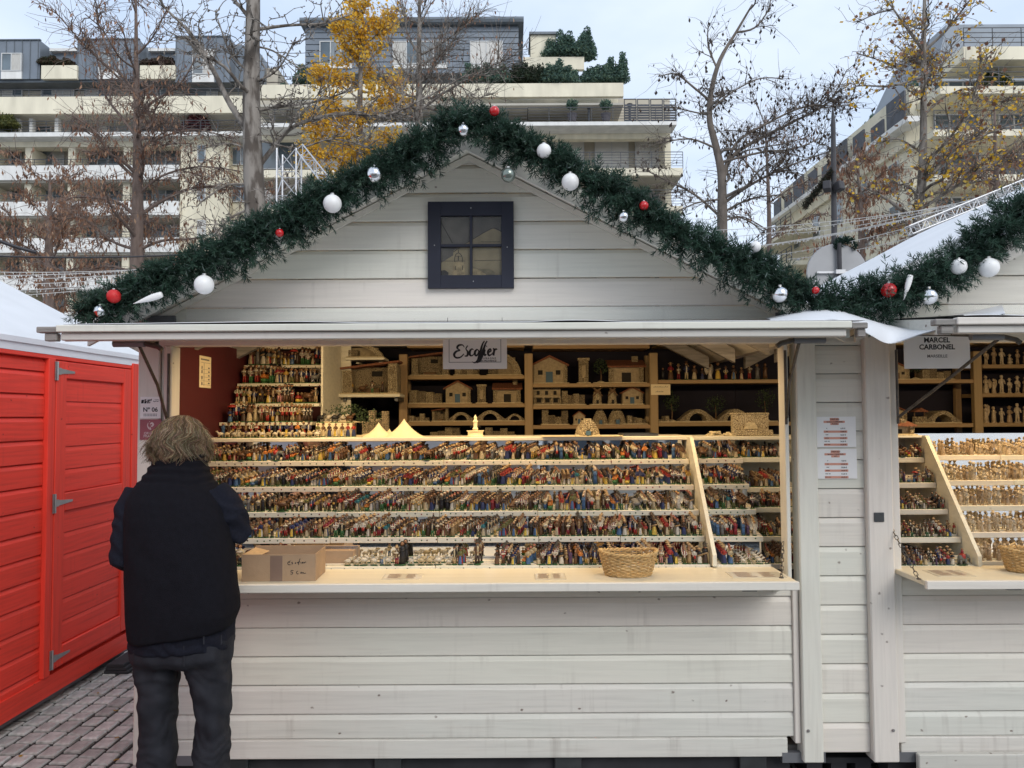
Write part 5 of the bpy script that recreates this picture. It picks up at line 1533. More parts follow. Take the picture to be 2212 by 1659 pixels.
def fig_man(top, trousers, vest, hat, item, beard=False):
    m = MB(); C = lambda n: PAL[n]
    m.lathe([(.0125, 0), (.0125, .004), (.011, .005)], n=9, col=BASEG)
    for s in (-1, 1):
        m.tube([(s * .0048, -.001 * s, .004), (s * .0046, 0, .020), (s * .0035, 0, .036)], [.0036, .0038, .0046], 6, col=C(trousers))
    n = 8
    rings = [(.0074, .033), (.0078, .040), (.0086, .052), (.0090, .060), (.0060, .065), (.003, .067)]
    vs_ = []
    for r_, z in rings:
        for k in range(n):
            t = 6.283 * (k + .5) / n; vs_.append((r_ * math.cos(t), r_ * .75 * math.sin(t), z))
    for i in range(len(rings) - 1):
        for k in range(n):
            front = abs(((k + 1) / n * 6.283 - 4.712 + 3.1416) % 6.283 - 3.1416) < .5
            m.add([vs_[i * n + k], vs_[i * n + (k + 1) % n], vs_[(i + 1) * n + (k + 1) % n], vs_[(i + 1) * n + k]], [(0, 1, 2, 3)], 0, C(top) if (front or not vest) else C(vest))
    m.ball((0, 0, .0735), .0066, 8, 5, col=SKIN)
    if beard: m.ball((0, -.003, .0695), .0045, 6, 4, col=C(beard))
    if hat == 'cap': m.ball((0, .001, .0775), .0070, 8, 4, sc=(1, 1, .6), col=C(vest or 'brown'))
    elif hat: m.lathe([(.0125, .0775), (.0115, .079), (.0065, .080), (.006, .086), (.004, .088)], n=9, col=C(hat))
    else: m.ball((0, .0015, .0755), .0067, 7, 4, sc=(1, 1, .8), col=C('umber'))
    for s in (-1, 1):
        m.tube([(s * .0088, 0, .061), (s * .0125, -.002, .050), (s * (.004 if item else .012), -.0095 if item else -.005, .044)], [.0031, .0029, .0023], 5, col=C(vest or top) if vest in ('navy', 'black', 'brown') else C(top))
        m.ball((s * (.004 if item else .012), -.010 if item else -.006, .043), .0022, 5, 3, col=SKIN)
    if item == 'stick': m.tube([(.013, -.008, .004), (.0125, -.008, .07)], .0009, 4, col=C('brown'))
    if item == 'basket': m.lathe([(.005, .036), (.0068, .046)], (0, -.0125, 0), n=7, col=C('ochre'))
    if item == 'sack': m.ball((.006, .006, .062), .0085, 7, 5, sc=(1, .8, 1.2), col=C('tan'))
    if item == 'lamb': m.tube([(-.010, -.010, .054), (.010, -.010, .055)], [.004, .004], 6, col=C('white'))
    if item == 'drum': m.lathe([(.006, .030), (.006, .046)], (0, -.0125, 0), n=8, col=C('red'))
    return m
def fig_robe(robe, hood, item=None):
    m = MB(); C = lambda n: PAL[n]
    m.lathe([(.0125, 0), (.0125, .004), (.011, .005)], n=9, col=BASEG)
    m.lathe([(.0118, .005), (.0100, .03), (.0088, .052), (.0080, .060), (.004, .066)], n=9, ey=.85, col=C(robe))
    m.ball((0, 0, .072), .0066, 8, 5, col=SKIN)
    m.ball((0, .0022, .0725), .0080, 8, 5, sc=(1, .9, 1.1), col=C(hood))
    m.tube([(-.009, 0, .058), (-.006, -.009, .050), (.006, -.009, .050), (.009, 0, .058)], .003, 5, col=C(robe))
    if item == 'stick': m.tube([(.012, -.006, .004), (.012, -.006, .078)], .0009, 4, col=C('brown'))
    return m
def fig_seat(top, skirt, hat):
    m = MB(); C = lambda n: PAL[n]
    m.lathe([(.015, 0), (.015, .004), (.013, .005)], n=9, ey=.8, col=BASEG)
    m.ball((0, -.004, .014), .012, 9, 5, sc=(1.15, 1, .8), col=C(skirt))
    m.lathe([(.009, .018), (.009, .032), (.006, .040), (.003, .042)], n=8, ey=.8, col=C(top))
    m.ball((0, -.001, .048), .0062, 8, 5, col=SKIN)
    if hat: m.lathe([(.012, .0515), (.006, .053), (.004, .058)], n=8, col=C(hat))
    else: m.ball((0, .0012, .0495), .0068, 7, 4, col=C('white'))
    for s in (-1, 1): m.tube([(s * .008, 0, .038), (s * .010, -.008, .028), (s * .004, -.012, .026)], .0026, 5, col=C(top))
    return m
def fig_angel(robe='white'):
    m = MB(); C = lambda n: PAL[n]
    m.lathe([(.0125, 0), (.0125, .004), (.011, .005)], n=9, col=BASEG)
    m.lathe([(.012, .005), (.009, .03), (.0075, .05), (.008, .058), (.003, .065)], n=9, ey=.85, col=C(robe))
    m.ball((0, 0, .072), .0064, 8, 5, col=SKIN); m.ball((0, .0018, .074), .0066, 7, 4, col=C('ochre'))
    for s in (-1, 1):
        m.add([(s * .003, .007, .058), (s * .014, .010, .080), (s * .024, .011, .072), (s * .025, .011, .048), (s * .016, .009, .026), (s * .005, .008, .036),
               (s * .003, .009, .058), (s * .014, .012, .080), (s * .024, .013, .072), (s * .025, .013, .048), (s * .016, .011, .026), (s * .005, .010, .036)],
              [(0, 1, 2, 3, 4, 5), (11, 10, 9, 8, 7, 6)] + [(i, (i + 1) % 6, (i + 1) % 6 + 6, i + 6) for i in range(6)], 0, C('white'))
    m.tube([(-.008, 0, .056), (0, -.010, .050), (.008, 0, .056)], .0028, 5, col=C(robe))
    return m
def fig_beast(col, kind='sheep'):
    m = MB(); c = PAL[col]
    s = {'sheep': 1, 'goat': 1.05, 'donkey': 1.75, 'ox': 1.85, 'dog': .9}[kind]
    if kind != 'sheep': m.lathe([(.017 * s, 0), (.017 * s, .003), (.015 * s, .004)], n=9, ey=.6, col=BASEG)
    else: m.lathe([(.015, 0), (.015, .002)], n=8, ey=.55, col=BASEG)
    m.ball((0, 0, .019 * s), .009 * s, 9, 6, sc=(1.55, .85, .85), col=c)
    for x in (-.009, .008):
        for y in (-.004, .004): m.tube([(x * s, y * s, .003), (x * s, y * s, .014 * s)], [.0016 * s, .0022 * s], 5, col=c if kind != 'sheep' else PAL['cream'])
    m.tube([(.010 * s, 0, .023 * s), (.0155 * s, 0, .029 * s)], [.0045 * s, .0036 * s], 6, col=c)
    m.ball((.0175 * s, 0, .030 * s), .0042 * s, 7, 5, sc=(1.4, .85, .9), col=c if kind != 'sheep' else PAL['cream'])
    for y in (-1, 1): m.tube([(.015 * s, y * .003 * s, .033 * s), (.0135 * s, y * .0055 * s, (.038 if kind in ('donkey',) else .034) * s)], [.0012 * s, .0006 * s], 4, col=c)
    m.tube([(-.013 * s, 0, .021 * s), (-.016 * s, 0, .014 * s)], [.0012 * s, .0008 * s], 4, col=c)
    return m
def fig_couple_umbrella():
    m = fig_woman('navy', 'blue', None, 'white', None, 'basket'); b = fig_man('white', 'black', 'navy', 'black', None)
    for i, p in enumerate(b.v): b.v[i] = (p[0] + .021, p[1], p[2])
    m.add(b.v, b.f); m.c = m.c[:len(m.f) - len(b.f)] + b.c if len(m.c) < len(m.f) else m.c
    m.lathe([(.030, .086), (.026, .094), (.014, .101), (.001, .104)], (.011, 0, 0), n=12, col=PAL['red'])
    m.tube([(.011, -.006, .045), (.011, -.002, .10)], .0008, 4, col=PAL['black'])
    return m
def fig_elephant():
    m = MB(); g = (.16, .16, .14)
    m.lathe([(.036, 0), (.036, .004), (.033, .005)], n=12, ey=.6, col=BASEG)
    m.ball((0, 0, .045), .024, 11, 7, sc=(1.3, .9, 1), col=g)
    for x in (-.018, .016):
        for y in (-.011, .011): m.tube([(x, y, .004), (x, y, .035)], [.007, .0085], 7, col=g)
    m.ball((.034, 0, .055), .0145, 9, 6, col=g)
    m.tube([(.045, 0, .052), (.052, 0, .035), (.050, 0, .015)], [.006, .0045, .003], 6, col=g)
    for y in (-1, 1): m.ball((.027, y * .014, .056), .011, 7, 5, sc=(.7, .25, 1.1), col=g)
    m.ball((0, 0, .052), .0245, 11, 7, sc=(.8, .97, .95), col=PAL['red'])
    m.lathe([(.009, .072), (.008, .088), (.004, .094)], n=8, col=PAL['crimson']); m.ball((0, 0, .098), .0062, 7, 5, col=SKIN)
    return m

VR = []        # (label phrase, mesh, builder, width, name)
def variant(phrase, mb, w, name='santon_figurine'):
    VR.append((phrase, mb.mesh(name, 'painted_clay', True), mb, w, name))
rv = random.Random(21)
tops = ['red', 'crimson', 'navy', 'brown', 'umber', 'black', 'grey', 'cream', 'white', 'olive', 'violet', 'tan', 'ochre', 'blue', 'pink', 'teal', 'green', 'orange']
wts = [3, 4, 2, 8, 9, 9, 3, 3.5, 3, 3, .5, 4, 3, .8, .8, .6, 1, 1.2]
pick = lambda: rv.choices(tops, wts)[0]
seen = set()
while len(VR) < 30:
    t_, s_, a_, h_ = pick(), pick(), rv.choice([None, 'white', 'cream', 'yellow', 'blue', None]), rv.choice([None, None, 'umber', 'black', 'tan'])
    b_ = rv.choice(['white', 'cream', 'brown', 'umber', 'black', 'crimson', 'tan']); it = rv.choice(['basket', 'jug', 'bundle', None])
    if (t_, s_) in seen or t_ == s_: continue
    seen.add((t_, s_))
    ph = '%s top, %s skirt' % (t_, s_) + (', %s apron' % a_ if a_ else '') + (', %s hat' % h_ if h_ else ', %s bonnet' % b_)
    variant('woman figurine, ' + ph, fig_woman(t_, s_, a_, b_, h_, it), .030)
while len(VR) < 60:
    t_, s_, v_ = rv.choice(['white', 'cream', 'white', pick()]), pick(), rv.choice(['navy', 'black', 'brown', 'crimson', None, 'olive', 'grey'])
    h_ = rv.choice(['black', 'brown', 'cap', None, 'tan', 'black']); it = rv.choice(['stick', 'basket', 'sack', 'lamb', 'drum', None])
    if (t_, s_, v_) in seen: continue
    seen.add((t_, s_, v_))
    ph = '%s shirt' % t_ + (', %s waistcoat' % v_ if v_ else '') + ', %s trousers' % s_ + (', %s hat' % h_ if h_ not in (None, 'cap') else ', flat cap' if h_ else ', bare head')
    variant('man figurine, ' + ph, fig_man(t_, s_, v_, h_, it, rv.choice([False, False, 'white', 'grey'])), .029)
for rb, hd in (('brown', 'brown'), ('umber', 'umber'), ('black', 'white'), ('blue', 'white'), ('black', 'black'), ('grey', 'cream'), ('tan', 'brown'), ('crimson', 'cream'), ('cream', 'white'), ('violet', 'black')):
    variant('robed figurine in %s with %s hood' % (rb, hd), fig_robe(rb, hd, rv.choice([None, 'stick'])), .027)
for t_, s_, h_ in (('red', 'yellow', 'tan'), ('white', 'blue', None), ('brown', 'crimson', 'black'), ('orange', 'green', 'tan')):
    variant('seated figurine with %s top and %s skirt' % (t_, s_), fig_seat(t_, s_, h_), .034)
N_PEOPLE = len(VR)
variant('white angel figurine with raised wings', fig_angel(), .048); ANGEL = N_PEOPLE
variant('couple figurine under a red umbrella', fig_couple_umbrella(), .056, 'umbrella_figurine'); UMB = N_PEOPLE + 1
variant('grey elephant figurine with red saddle cloth', fig_elephant(), .085, 'elephant_figurine'); ELE = N_PEOPLE + 2
variant('brown ox figurine', fig_beast('brown', 'ox'), .062, 'ox_figurine'); OX = N_PEOPLE + 3
variant('grey donkey figurine', fig_beast('grey', 'donkey'), .06, 'donkey_figurine'); DON = N_PEOPLE + 4
SHEEP = N_PEOPLE + 5
variant('white sheep figurine', fig_beast('white', 'sheep'), .036, 'sheep_figurine')
variant('cream sheep figurine', fig_beast('cream', 'sheep'), .036, 'sheep_figurine')
variant('brown goat figurine', fig_beast('brown', 'goat'), .038, 'goat_figurine')
variant('black goat figurine', fig_beast('black', 'goat'), .038, 'goat_figurine')
variant('white goat figurine', fig_beast('white', 'goat'), .038, 'goat_figurine')

class Crowd:
    """everything of one kind that is not singled out, joined"""
    def __init__(self): self.V, self.F, self.C, self.n = [], [], [], 0
    def add(self, mb, M):
        v = np.array(mb.v, dtype=np.float64); A = np.array(M)
        self.V.append(v @ A[:3, :3].T + A[:3, 3]); self.F += [tuple(i + self.n for i in f) for f in mb.f]; self.C += mb.c; self.n += len(v)
    def build(self, name, mt):
        me = bpy.data.meshes.new(name)
        me.from_pydata(np.concatenate(self.V).tolist(), [], self.F)
        a = me.attributes.new('Col', 'FLOAT_COLOR', 'FACE'); a.data.foreach_set('color', np.array([(*c[:3], 1) for c in self.C], dtype=np.float32).ravel())
        me.polygons.foreach_set('use_smooth', [True] * len(me.polygons)); me.materials.append(MATS[mt]); me.update()
        o = bpy.data.objects.new(name, me); COL.objects.link(o); o['kind'] = 'stuff'; return o
crowd = Crowd()
PLACED = 0
NAME_N = ['top', 'second', 'third', 'fourth', 'lowest']
def place(vi, x, y, z, rz, s, where, group):
    ph, me, mb, w, nm = VR[vi]
    if nm == 'santon_figurine':
        singles['s'] = singles.get('s', 0) + 1
        if singles['s'] > 298: crowd.add(mb, T(x, y, z, rz, s)); return
    o = bpy.data.objects.new(nm, me); COL.objects.link(o)
    o.location = (x, y, z); o.rotation_euler = (0, 0, rz); o.scale = (s, s, s)
    cat = {'santon_figurine': 'figurine'}.get(nm, nm.replace('_figurine', ' figurine').replace('_', ' '))
    tag(o, '%s, on %s' % (ph, where), cat, group)
    return o
singles = {'n': 0}
def fill(key, where, x0, x1, deep, s=1.0, people=None, pitch=.035, front_max=10 ** 6, skip=(), special=None, seed=1, rowsel=None, RISE=.0045):
    rr = random.Random(seed)
    for ri, (y, z) in enumerate(TIERS[key]):
        if rowsel is not None and ri not in rowsel: continue
        x = x0 + .015
        cnt = 0
        while x < x1 - .012:
            pool = (special or {}).get(ri)
            vi = rr.choice(pool) if pool and rr.random() < .75 else rr.randrange(N_PEOPLE)
            r2 = rr.random()
            if not pool and r2 < .07: vi = rr.choice([ANGEL, OX, DON, ANGEL, UMB] if rr.random() < .8 else [ELE])
            w = VR[vi][3] * s * .92
            sc = s * rr.choice([rr.uniform(.74, 1.0), rr.uniform(.92, 1.1), rr.uniform(1.0, 1.24)])
            n = deep if rr.random() < .7 else rr.randint(1, deep)
            if vi in (UMB, ELE): n = 1
            rz = rr.uniform(-.25, .25)
            sk = rr.choice([.010, .013, .006]) if x < .15 else rr.choice([0, .006, -.004])
            for d in range(n):
                px = x + w / 2 + d * sk + rr.uniform(-.002, .002); py = y + .017 * s + d * pitch * s
                zz = z + d * RISE
                if px > x1 - .008: continue
                if d == 0 and not any(a < px < b for a, b in skip) and cnt < front_max and singles['n'] < 285:
                    place(vi, px, py, zz, rz, sc, where % NAME_N[ri], 'figurines on %s' % (where % NAME_N[ri])); singles['n'] += 1; cnt += 1
                else:
                    crowd.add(VR[vi][2], T(px, py, zz, rz + rr.uniform(-.15, .15), sc))
            x += w * sc / s + (rr.uniform(0, .003) if rr.random() < .93 else rr.uniform(.006, .02))
animals = [SHEEP, SHEEP + 1, SHEEP + 2, SHEEP, SHEEP + 4]
dark_ids = [i for i in range(N_PEOPLE) if any(k in VR[i][0] for k in ('black', 'umber', 'brown', 'crimson'))]
bright_ids = [i for i in range(N_PEOPLE) if any(k in VR[i][0] for k in ('yellow', 'ochre', 'orange', 'red top', 'blue', 'green', 'white'))]
# rows hidden behind the standing man (x < -1.25) stay in the crowd
fill('main', '%s main tier', -1.59, .89, 4, .84, seed=4, special={1: bright_ids, 3: dark_ids}, skip=((-1.7, -1.12),), rowsel=(0, 1, 2, 3))
fill('main', '%s main tier', -.10, .89, 4, .84, seed=9, special={4: dark_ids}, rowsel=(4,))
fill('main', '%s main tier', -.78, -.12, 2, 1.1, seed=12, special={4: animals + [SHEEP, SHEEP + 1, SHEEP + 3]}, rowsel=(4,), pitch=.0267)
fill('main', '%s main tier', -1.59, -1.05, 3, 1.0, seed=13, rowsel=(4,), skip=((-2, 0),))
fill('right', '%s tier of the right stand', .93, 1.163, 4, .84, seed=15, special={4: animals})
fill('left', '%s tier against burgundy wall', -1.60, -1.11, 3, 1.15, seed=17, RISE=0)
fill('far', '%s shelf by right post', 1.18, 1.42, 4, .84, seed=16, front_max=0)
fill('b_left', '%s tier of tiny figurines', 1.63, 2.08, 3, .62, seed=18, front_max=0, RISE=.010)
# raised second step of tiny figurines in the second stall
# sheep along the top board in front of the left tiers, goats on the box
rr = random.Random(8)
for k in range(15):
    place(SHEEP + (k % 2), -1.53 + k * .036, 4.035 + rr.uniform(0, .03), ztop, rr.uniform(-.6, .6) + (3.14 if k % 3 == 0 else 0), 1.15, 'top board edge', 'sheep on the top board')
for k in range(16):
    place(rr.randrange(N_PEOPLE), -1.55 + k * .031, 4.105 + rr.uniform(0, .03), ztop, rr.uniform(-.2, .2), 1.0, 'top board behind sheep', 'figurines behind the sheep')
for k in range(7):
    place(rr.choice([0, 3, 7, 12, 20, 33, 41]), GX[0] + .02 + k * .033, 4.16 + rr.uniform(0, .02), ztop, rr.uniform(-.2, .2), .9, 'top board by cream box', 'figurines before the cream box')
for k, vi in enumerate((SHEEP + 3, SHEEP + 4, SHEEP + 3, SHEEP + 4, SHEEP + 2)):
    place(vi, GX[0] + .02 + k * .04, 4.235 + (k % 2) * .02, GZ, rr.uniform(-.4, .4), 1.5, 'cream display box', 'goats on the cream box')
# figurines on the dark right-hand back shelf and in the big stable
for k in range(14):
    vi = ANGEL if k == 6 else rr.randrange(N_PEOPLE)
    place(vi, at(1432 + k * 17, 820, YB + .05).x, YB + .05, rowz[('3', 820)], rr.uniform(-.3, .3), rr.uniform(1.0, 1.5), 'dark back shelf', 'figurines on the dark back shelf')
for k, vi in enumerate((10, OX, 35, 61)):
    place(vi, at(760 + k * 22, 852, 4.92).x, 4.92, at(797, 852, 4.86).z if False else zt + .008, 0, .9, 'stable base', 'figurines in the big stable')

crowd.build('figurine_crowd', 'painted_clay')

# ---- cream unpainted figurines of the second stall
CREAM = [(.58, .45, .29), (.42, .30, .18), (.64, .53, .37)]
cv = []
rvv = random.Random(77)
for k, vi in enumerate([0, 3, 8, 14, 22, 31, 36, 44, 52, 58, 60, 63, 67, 70, 72, ANGEL]):
    src = VR[vi][2]
    mb = MB(); mb.v = list(src.v); mb.f = list(src.f); mb.m = [0] * len(src.f)
    base = CREAM[k % 3]
    mb.c = [tuple(b * (.93 + .12 * (0.5 if c == BASEG else min(1, sum(c)))) for b in base) for c in src.c]
    ph = VR[vi][0].split(' in ')[0].split(' with ')[0].split(',')[0]
    cv.append((ph, mb.mesh('clay_figurine', 'painted_clay', True), mb))
crowd2 = Crowd()
rr = random.Random(31)
posture = {'woman figurine': 'unpainted woman figurine', 'man figurine': 'unpainted man figurine', 'robed figurine': 'unpainted robed figurine', 'seated figurine': 'unpainted seated figurine', 'white angel figurine': 'unpainted angel figurine'}
for ri, (y, z) in enumerate(TIERS['b_right']):
    x = 2.125
    while x < 3.2:
        k = rr.randrange(len(cv)); s = .88 * rr.uniform(.8, 1.2)
        for d in range(2):
            px, py = x + .016 + d * .004, y + .02 + d * .036
            if d == 0 and x < 2.62:
                o = bpy.data.objects.new('clay_figurine', cv[k][1]); COL.objects.link(o); o.location = (px, py, z); o.scale = (s, s, s); o.rotation_euler = (0, 0, rr.uniform(-.3, .3))
                tag(o, 'cream %s on the %s cream tier' % (posture.get(cv[k][0], 'unpainted figurine'), NAME_N[ri]), 'figurine', 'cream figurines on the %s tier' % NAME_N[ri])
            else:
                crowd2.add(cv[k][2], T(px, py, z + d * .004, rr.uniform(-.3, .3), s))
        x += .034 * s + rr.uniform(0, .014)
crowd2.build('cream_figurine_crowd', 'painted_clay')
for bay, v, n in (('5', 734, 7), ('5', 787, 7), ('5', 849, 7), ('5', 913, 6)):
    for k in range(n):
        c = rr.randrange(len(cv)); o = bpy.data.objects.new('clay_figurine', cv[c][1]); COL.objects.link(o)
        o.location = (at(2130 + k * 17, v, YB + .06).x, YB + .06, rowz[(bay, v)]); s = rr.uniform(1.2, 1.7); o.scale = (s, s, s)
        tag(o, 'cream %s on the pine shelf above the cream tiers' % posture.get(cv[c][0], 'unpainted figurine'), 'figurine', 'cream figurines on the pine shelves')

# ================================================================ things on the counters
ZC = 0.993
# cardboard box with marker writing
bx0, bx1 = at(524, 1235, 3.26).x, at(682, 1235, 3.26).x
bw, bd, bh = bx1 - bx0, .19, .112
cb = thing('cardboard_box', 'open cardboard box with marker writing on the counter', 'box', ((bx0 + bx1) / 2, 3.245 + bd / 2, ZC), rot=(0, 0, R(1.5)))
t_ = .004
for nm, a in (('side', (-bw / 2, bw / 2, -bd / 2, -bd / 2 + t_, .0005, bh)), ('side', (-bw / 2, bw / 2, bd / 2 - t_, bd / 2, .0005, bh * 1.06)),
              ('end', (-bw / 2, -bw / 2 + t_, -bd / 2 + t_, bd / 2 - t_, .0005, bh)), ('end', (bw / 2 - t_, bw / 2, -bd / 2 + t_, bd / 2 - t_, .0005, bh)), ('bottom', (-bw / 2 + t_, bw / 2 - t_, -bd / 2 + t_, bd / 2 - t_, .0005, .005))):
    m = MB(); m.box(*a); m.build(nm, 'cardboard', cb)
m = MB(); m.add([(-bw / 2 + .004, -bd / 2 + .006, bh - .001), (-bw / 2 + .004, bd / 2 - .006, bh), (-bw / 2 + .07, bd / 2 - .03, bh - .012), (-bw / 2 + .055, -bd / 2 + .01, bh - .014)], [(0, 1, 2, 3)]); m.build('flap', 'cardboard_edge', cb)
m = MB(); m.add([(bw / 2 - .004, -bd / 2 + .006, bh - .001), (bw / 2 - .004, bd / 2 - .006, bh), (bw / 2 - .03, bd / 2 - .015, bh - .045), (bw / 2 - .055, -bd / 2 + .012, bh - .05)], [(0, 3, 2, 1)]); m.build('flap', 'cardboard_edge', cb)
m = MB(); m.box(-bw * .115, bw * .05, -bd / 2 - .0006, -bd / 2 - .0001, .001, bh - .006); m.build('tape', 'tape', cb)
m = MB(); q = lambda x, z: (bw * (x - .5) , bh * z)
for pts in ([(.66, .76), (.625, .70), (.63, .62), (.66, .62)], [(.635, .69), (.655, .70)], [(.69, .71), (.675, .69), (.69, .66), (.675, .63)], [(.735, .70), (.72, .67), (.735, .65)], [(.75, .67), (.76, .70), (.765, .66)], [(.79, .84), (.775, .72), (.77, .60)], [(.765, .71), (.79, .72)],
            [(.80, .70), (.80, .66)], [(.815, .69), (.83, .71), (.815, .67), (.835, .67)], [(.84, .71), (.845, .67), (.86, .71), (.87, .70)],
            [(.70, .40), (.67, .40), (.668, .34), (.69, .33), (.685, .27), (.66, .27)], [(.76, .38), (.74, .33), (.755, .27), (.77, .28)], [(.795, .28), (.805, .34), (.815, .29), (.83, .33), (.84, .29), (.87, .30)]):
    stroke(m, [q(*p) for p in pts], .0026, -bd / 2 - .0008)
m.build('handwriting', 'ink', cb)
# second, closed carton behind it
c2 = thing('cardboard_box', 'closed cardboard carton among the figurines of the lowest tier', 'box', (at(700, 1190, 3.57).x, 3.60, TIERS['main'][4][1]))
m = MB(); m.cbox(-.14, .14, -.05, .05, .0005, .062, .002); m.build('body', 'cardboard', c2)
m = MB(); m.box(-.14, .14, -.012, .012, .0622, .0628); m.build('tape', 'tape', c2)

# wicker basket
def basket(name, label, pos, rx, ry, h, rows=13, stakes=30):
    t = thing(name, label, 'basket', pos)
    flare = lambda z: .78 + .22 * min(1, z / h) ** .8
    for k in range(rows):
        m = MB(); z = .006 + (h - .016) * k / (rows - 1); pts = []
        nn = stakes * 4
        for i in range(nn + 1):
            a = 6.2832 * i / nn; o = .0032 * math.cos(stakes / 2 * a + math.pi * (k % 2)); f = flare(z)
            pts.append(((rx * f + o) * math.cos(a), (ry * f + o) * math.sin(a), z + .0008 * math.sin(a * 7 + k)))
        m.tube(pts, .0028, 5, caps=False); m.build('weave_strand', 'wicker', t)
    m = MB()
    for i in range(stakes):
        a = 6.2832 * (i + .5) / stakes
        m.tube([((rx * flare(z) ) * math.cos(a), (ry * flare(z)) * math.sin(a), z) for z in (.001, h * .5, h - .004)], .0017, 5)
    m.build('stakes', 'wicker', t, kind='stuff')
    for ph in (0, math.pi):
        m = MB(); pts = []
        for i in range(161):
            a = 6.2832 * i / 160; o = .0042 * math.cos(a * 16 + ph); pz = .0042 * math.sin(a * 16 + ph)
            pts.append(((rx + o) * math.cos(a), (ry + o) * math.sin(a), h - .004 + pz + .010 * abs(math.cos(a)) ** 3))
        m.tube(pts, .0042, 6, caps=False); m.build('rim', 'wicker_rim', t)
    m = MB(); m.lathe([(rx * .78, .001), (rx * .78, .006)], n=30, ey=ry / rx); m.build('bottom', 'wicker', t)
    return t
bp = at(1356, 1245, 3.35)
basket('wicker_basket', 'empty oval wicker basket on the counter of the windowed stall', (bp.x, 3.335, ZC), .122, .085, .100)
bp2 = at(2212, 1240, 3.38)
b2 = basket('wicker_basket', 'wicker basket with handle on the counter beside cream figurines', (bp2.x + .02, 3.37, ZC), .115, .085, .095)
m = MB(); m.tube([(-.112, -.02, .085), (-.10, -.02, .115), (-.07, -.01, .125), (-.05, .0, .10)], .004, 6); m.build('handle', 'wicker_rim', b2)

# laminated price cards lying on the counters
mat('laminate', (.70, .62, .46), .15, .03, 8)
mat('card_print', (.16, .07, .05), .5, .3, 60)
def card(label, u0, u1, v, y0, y1, seed):
    rr = random.Random(seed)
    x0, x1 = at(u0, v, (y0 + y1) / 2).x, at(u1, v, (y0 + y1) / 2).x
    t = thing('price_card', label, 'price card', ((x0 + x1) / 2, (y0 + y1) / 2, ZC))
    w_, d_ = x1 - x0, y1 - y0
    m = MB(); m.box(-w_ / 2, w_ / 2, -d_ / 2, d_ / 2, .0005, .002); m.build('sheet', 'laminate', t)
    m = MB()
    for r__ in range(6):
        yy = d_ * (.36 - r__ * .14)
        for a, b in ((-.38, -.12 + rr.uniform(0, .1)), (.1, .36 + rr.uniform(-.08, 0))):
            m.add([(w_ * a, yy, .0023), (w_ * b, yy, .0023), (w_ * b, yy + d_ * .06, .0023), (w_ * a, yy + d_ * .06, .0023)], [(0, 1, 2, 3)])
    m.build('printed_lines', 'card_print', t)
card('laminated price card lying on the counter beside the cardboard box', 828, 912, 1245, 3.27, 3.38, 1)
card('laminated price card with dark bars lying left of the wicker basket', 1155, 1222, 1247, 3.25, 3.37, 2)
card('laminated price card lying at the right end of the windowed stall counter', 1575, 1690, 1247, 3.26, 3.38, 3)
card('laminated price card lying beside the counter chain', 2010, 2090, 1252, 3.27, 3.40, 4)

# chains holding the counter flaps
def chain(label, a, b, n, wob=0):
    t = thing('counter_chain', label, 'chain', b)
    for k in range(n):
        p0, p1 = a.lerp(b, k / n), a.lerp(b, (k + 1.25) / n)
        if k == n - 1: p1 = b
        d = (p1 - p0); L_ = d.length; dn = d.normalized()
        s = dn.orthogonal().normalized(); s.rotate(Matrix.Rotation(k * 1.4, 3, dn))
        pts = [p0 + dn * L_ * f + s * g * .006 for f, g in ((0, 0), (.15, 1), (.85, 1), (1, 0), (.85, -1), (.15, -1), (0, 0))]
        m = MB(); m.tube(pts, .0018, 5, caps=False); P(m, 'link', 'chain', t)
    m = MB(); m.lathe([(.010, 0), (.010, .003), (.004, .006)], n=8, c=b); P(m, 'anchor', 'chain', t)
chain('rusty chain holding the counter flap by the right post', at(1691, 1170, 3.44), Vector((at(1688, 1248, 3.26).x, 3.26, ZC)), 9)
chain('rusty chain slanting down to the counter beside cream figurines', at(1925, 1140, 3.44), Vector((at(1985, 1255, 3.22).x, 3.22, ZC)), 13)
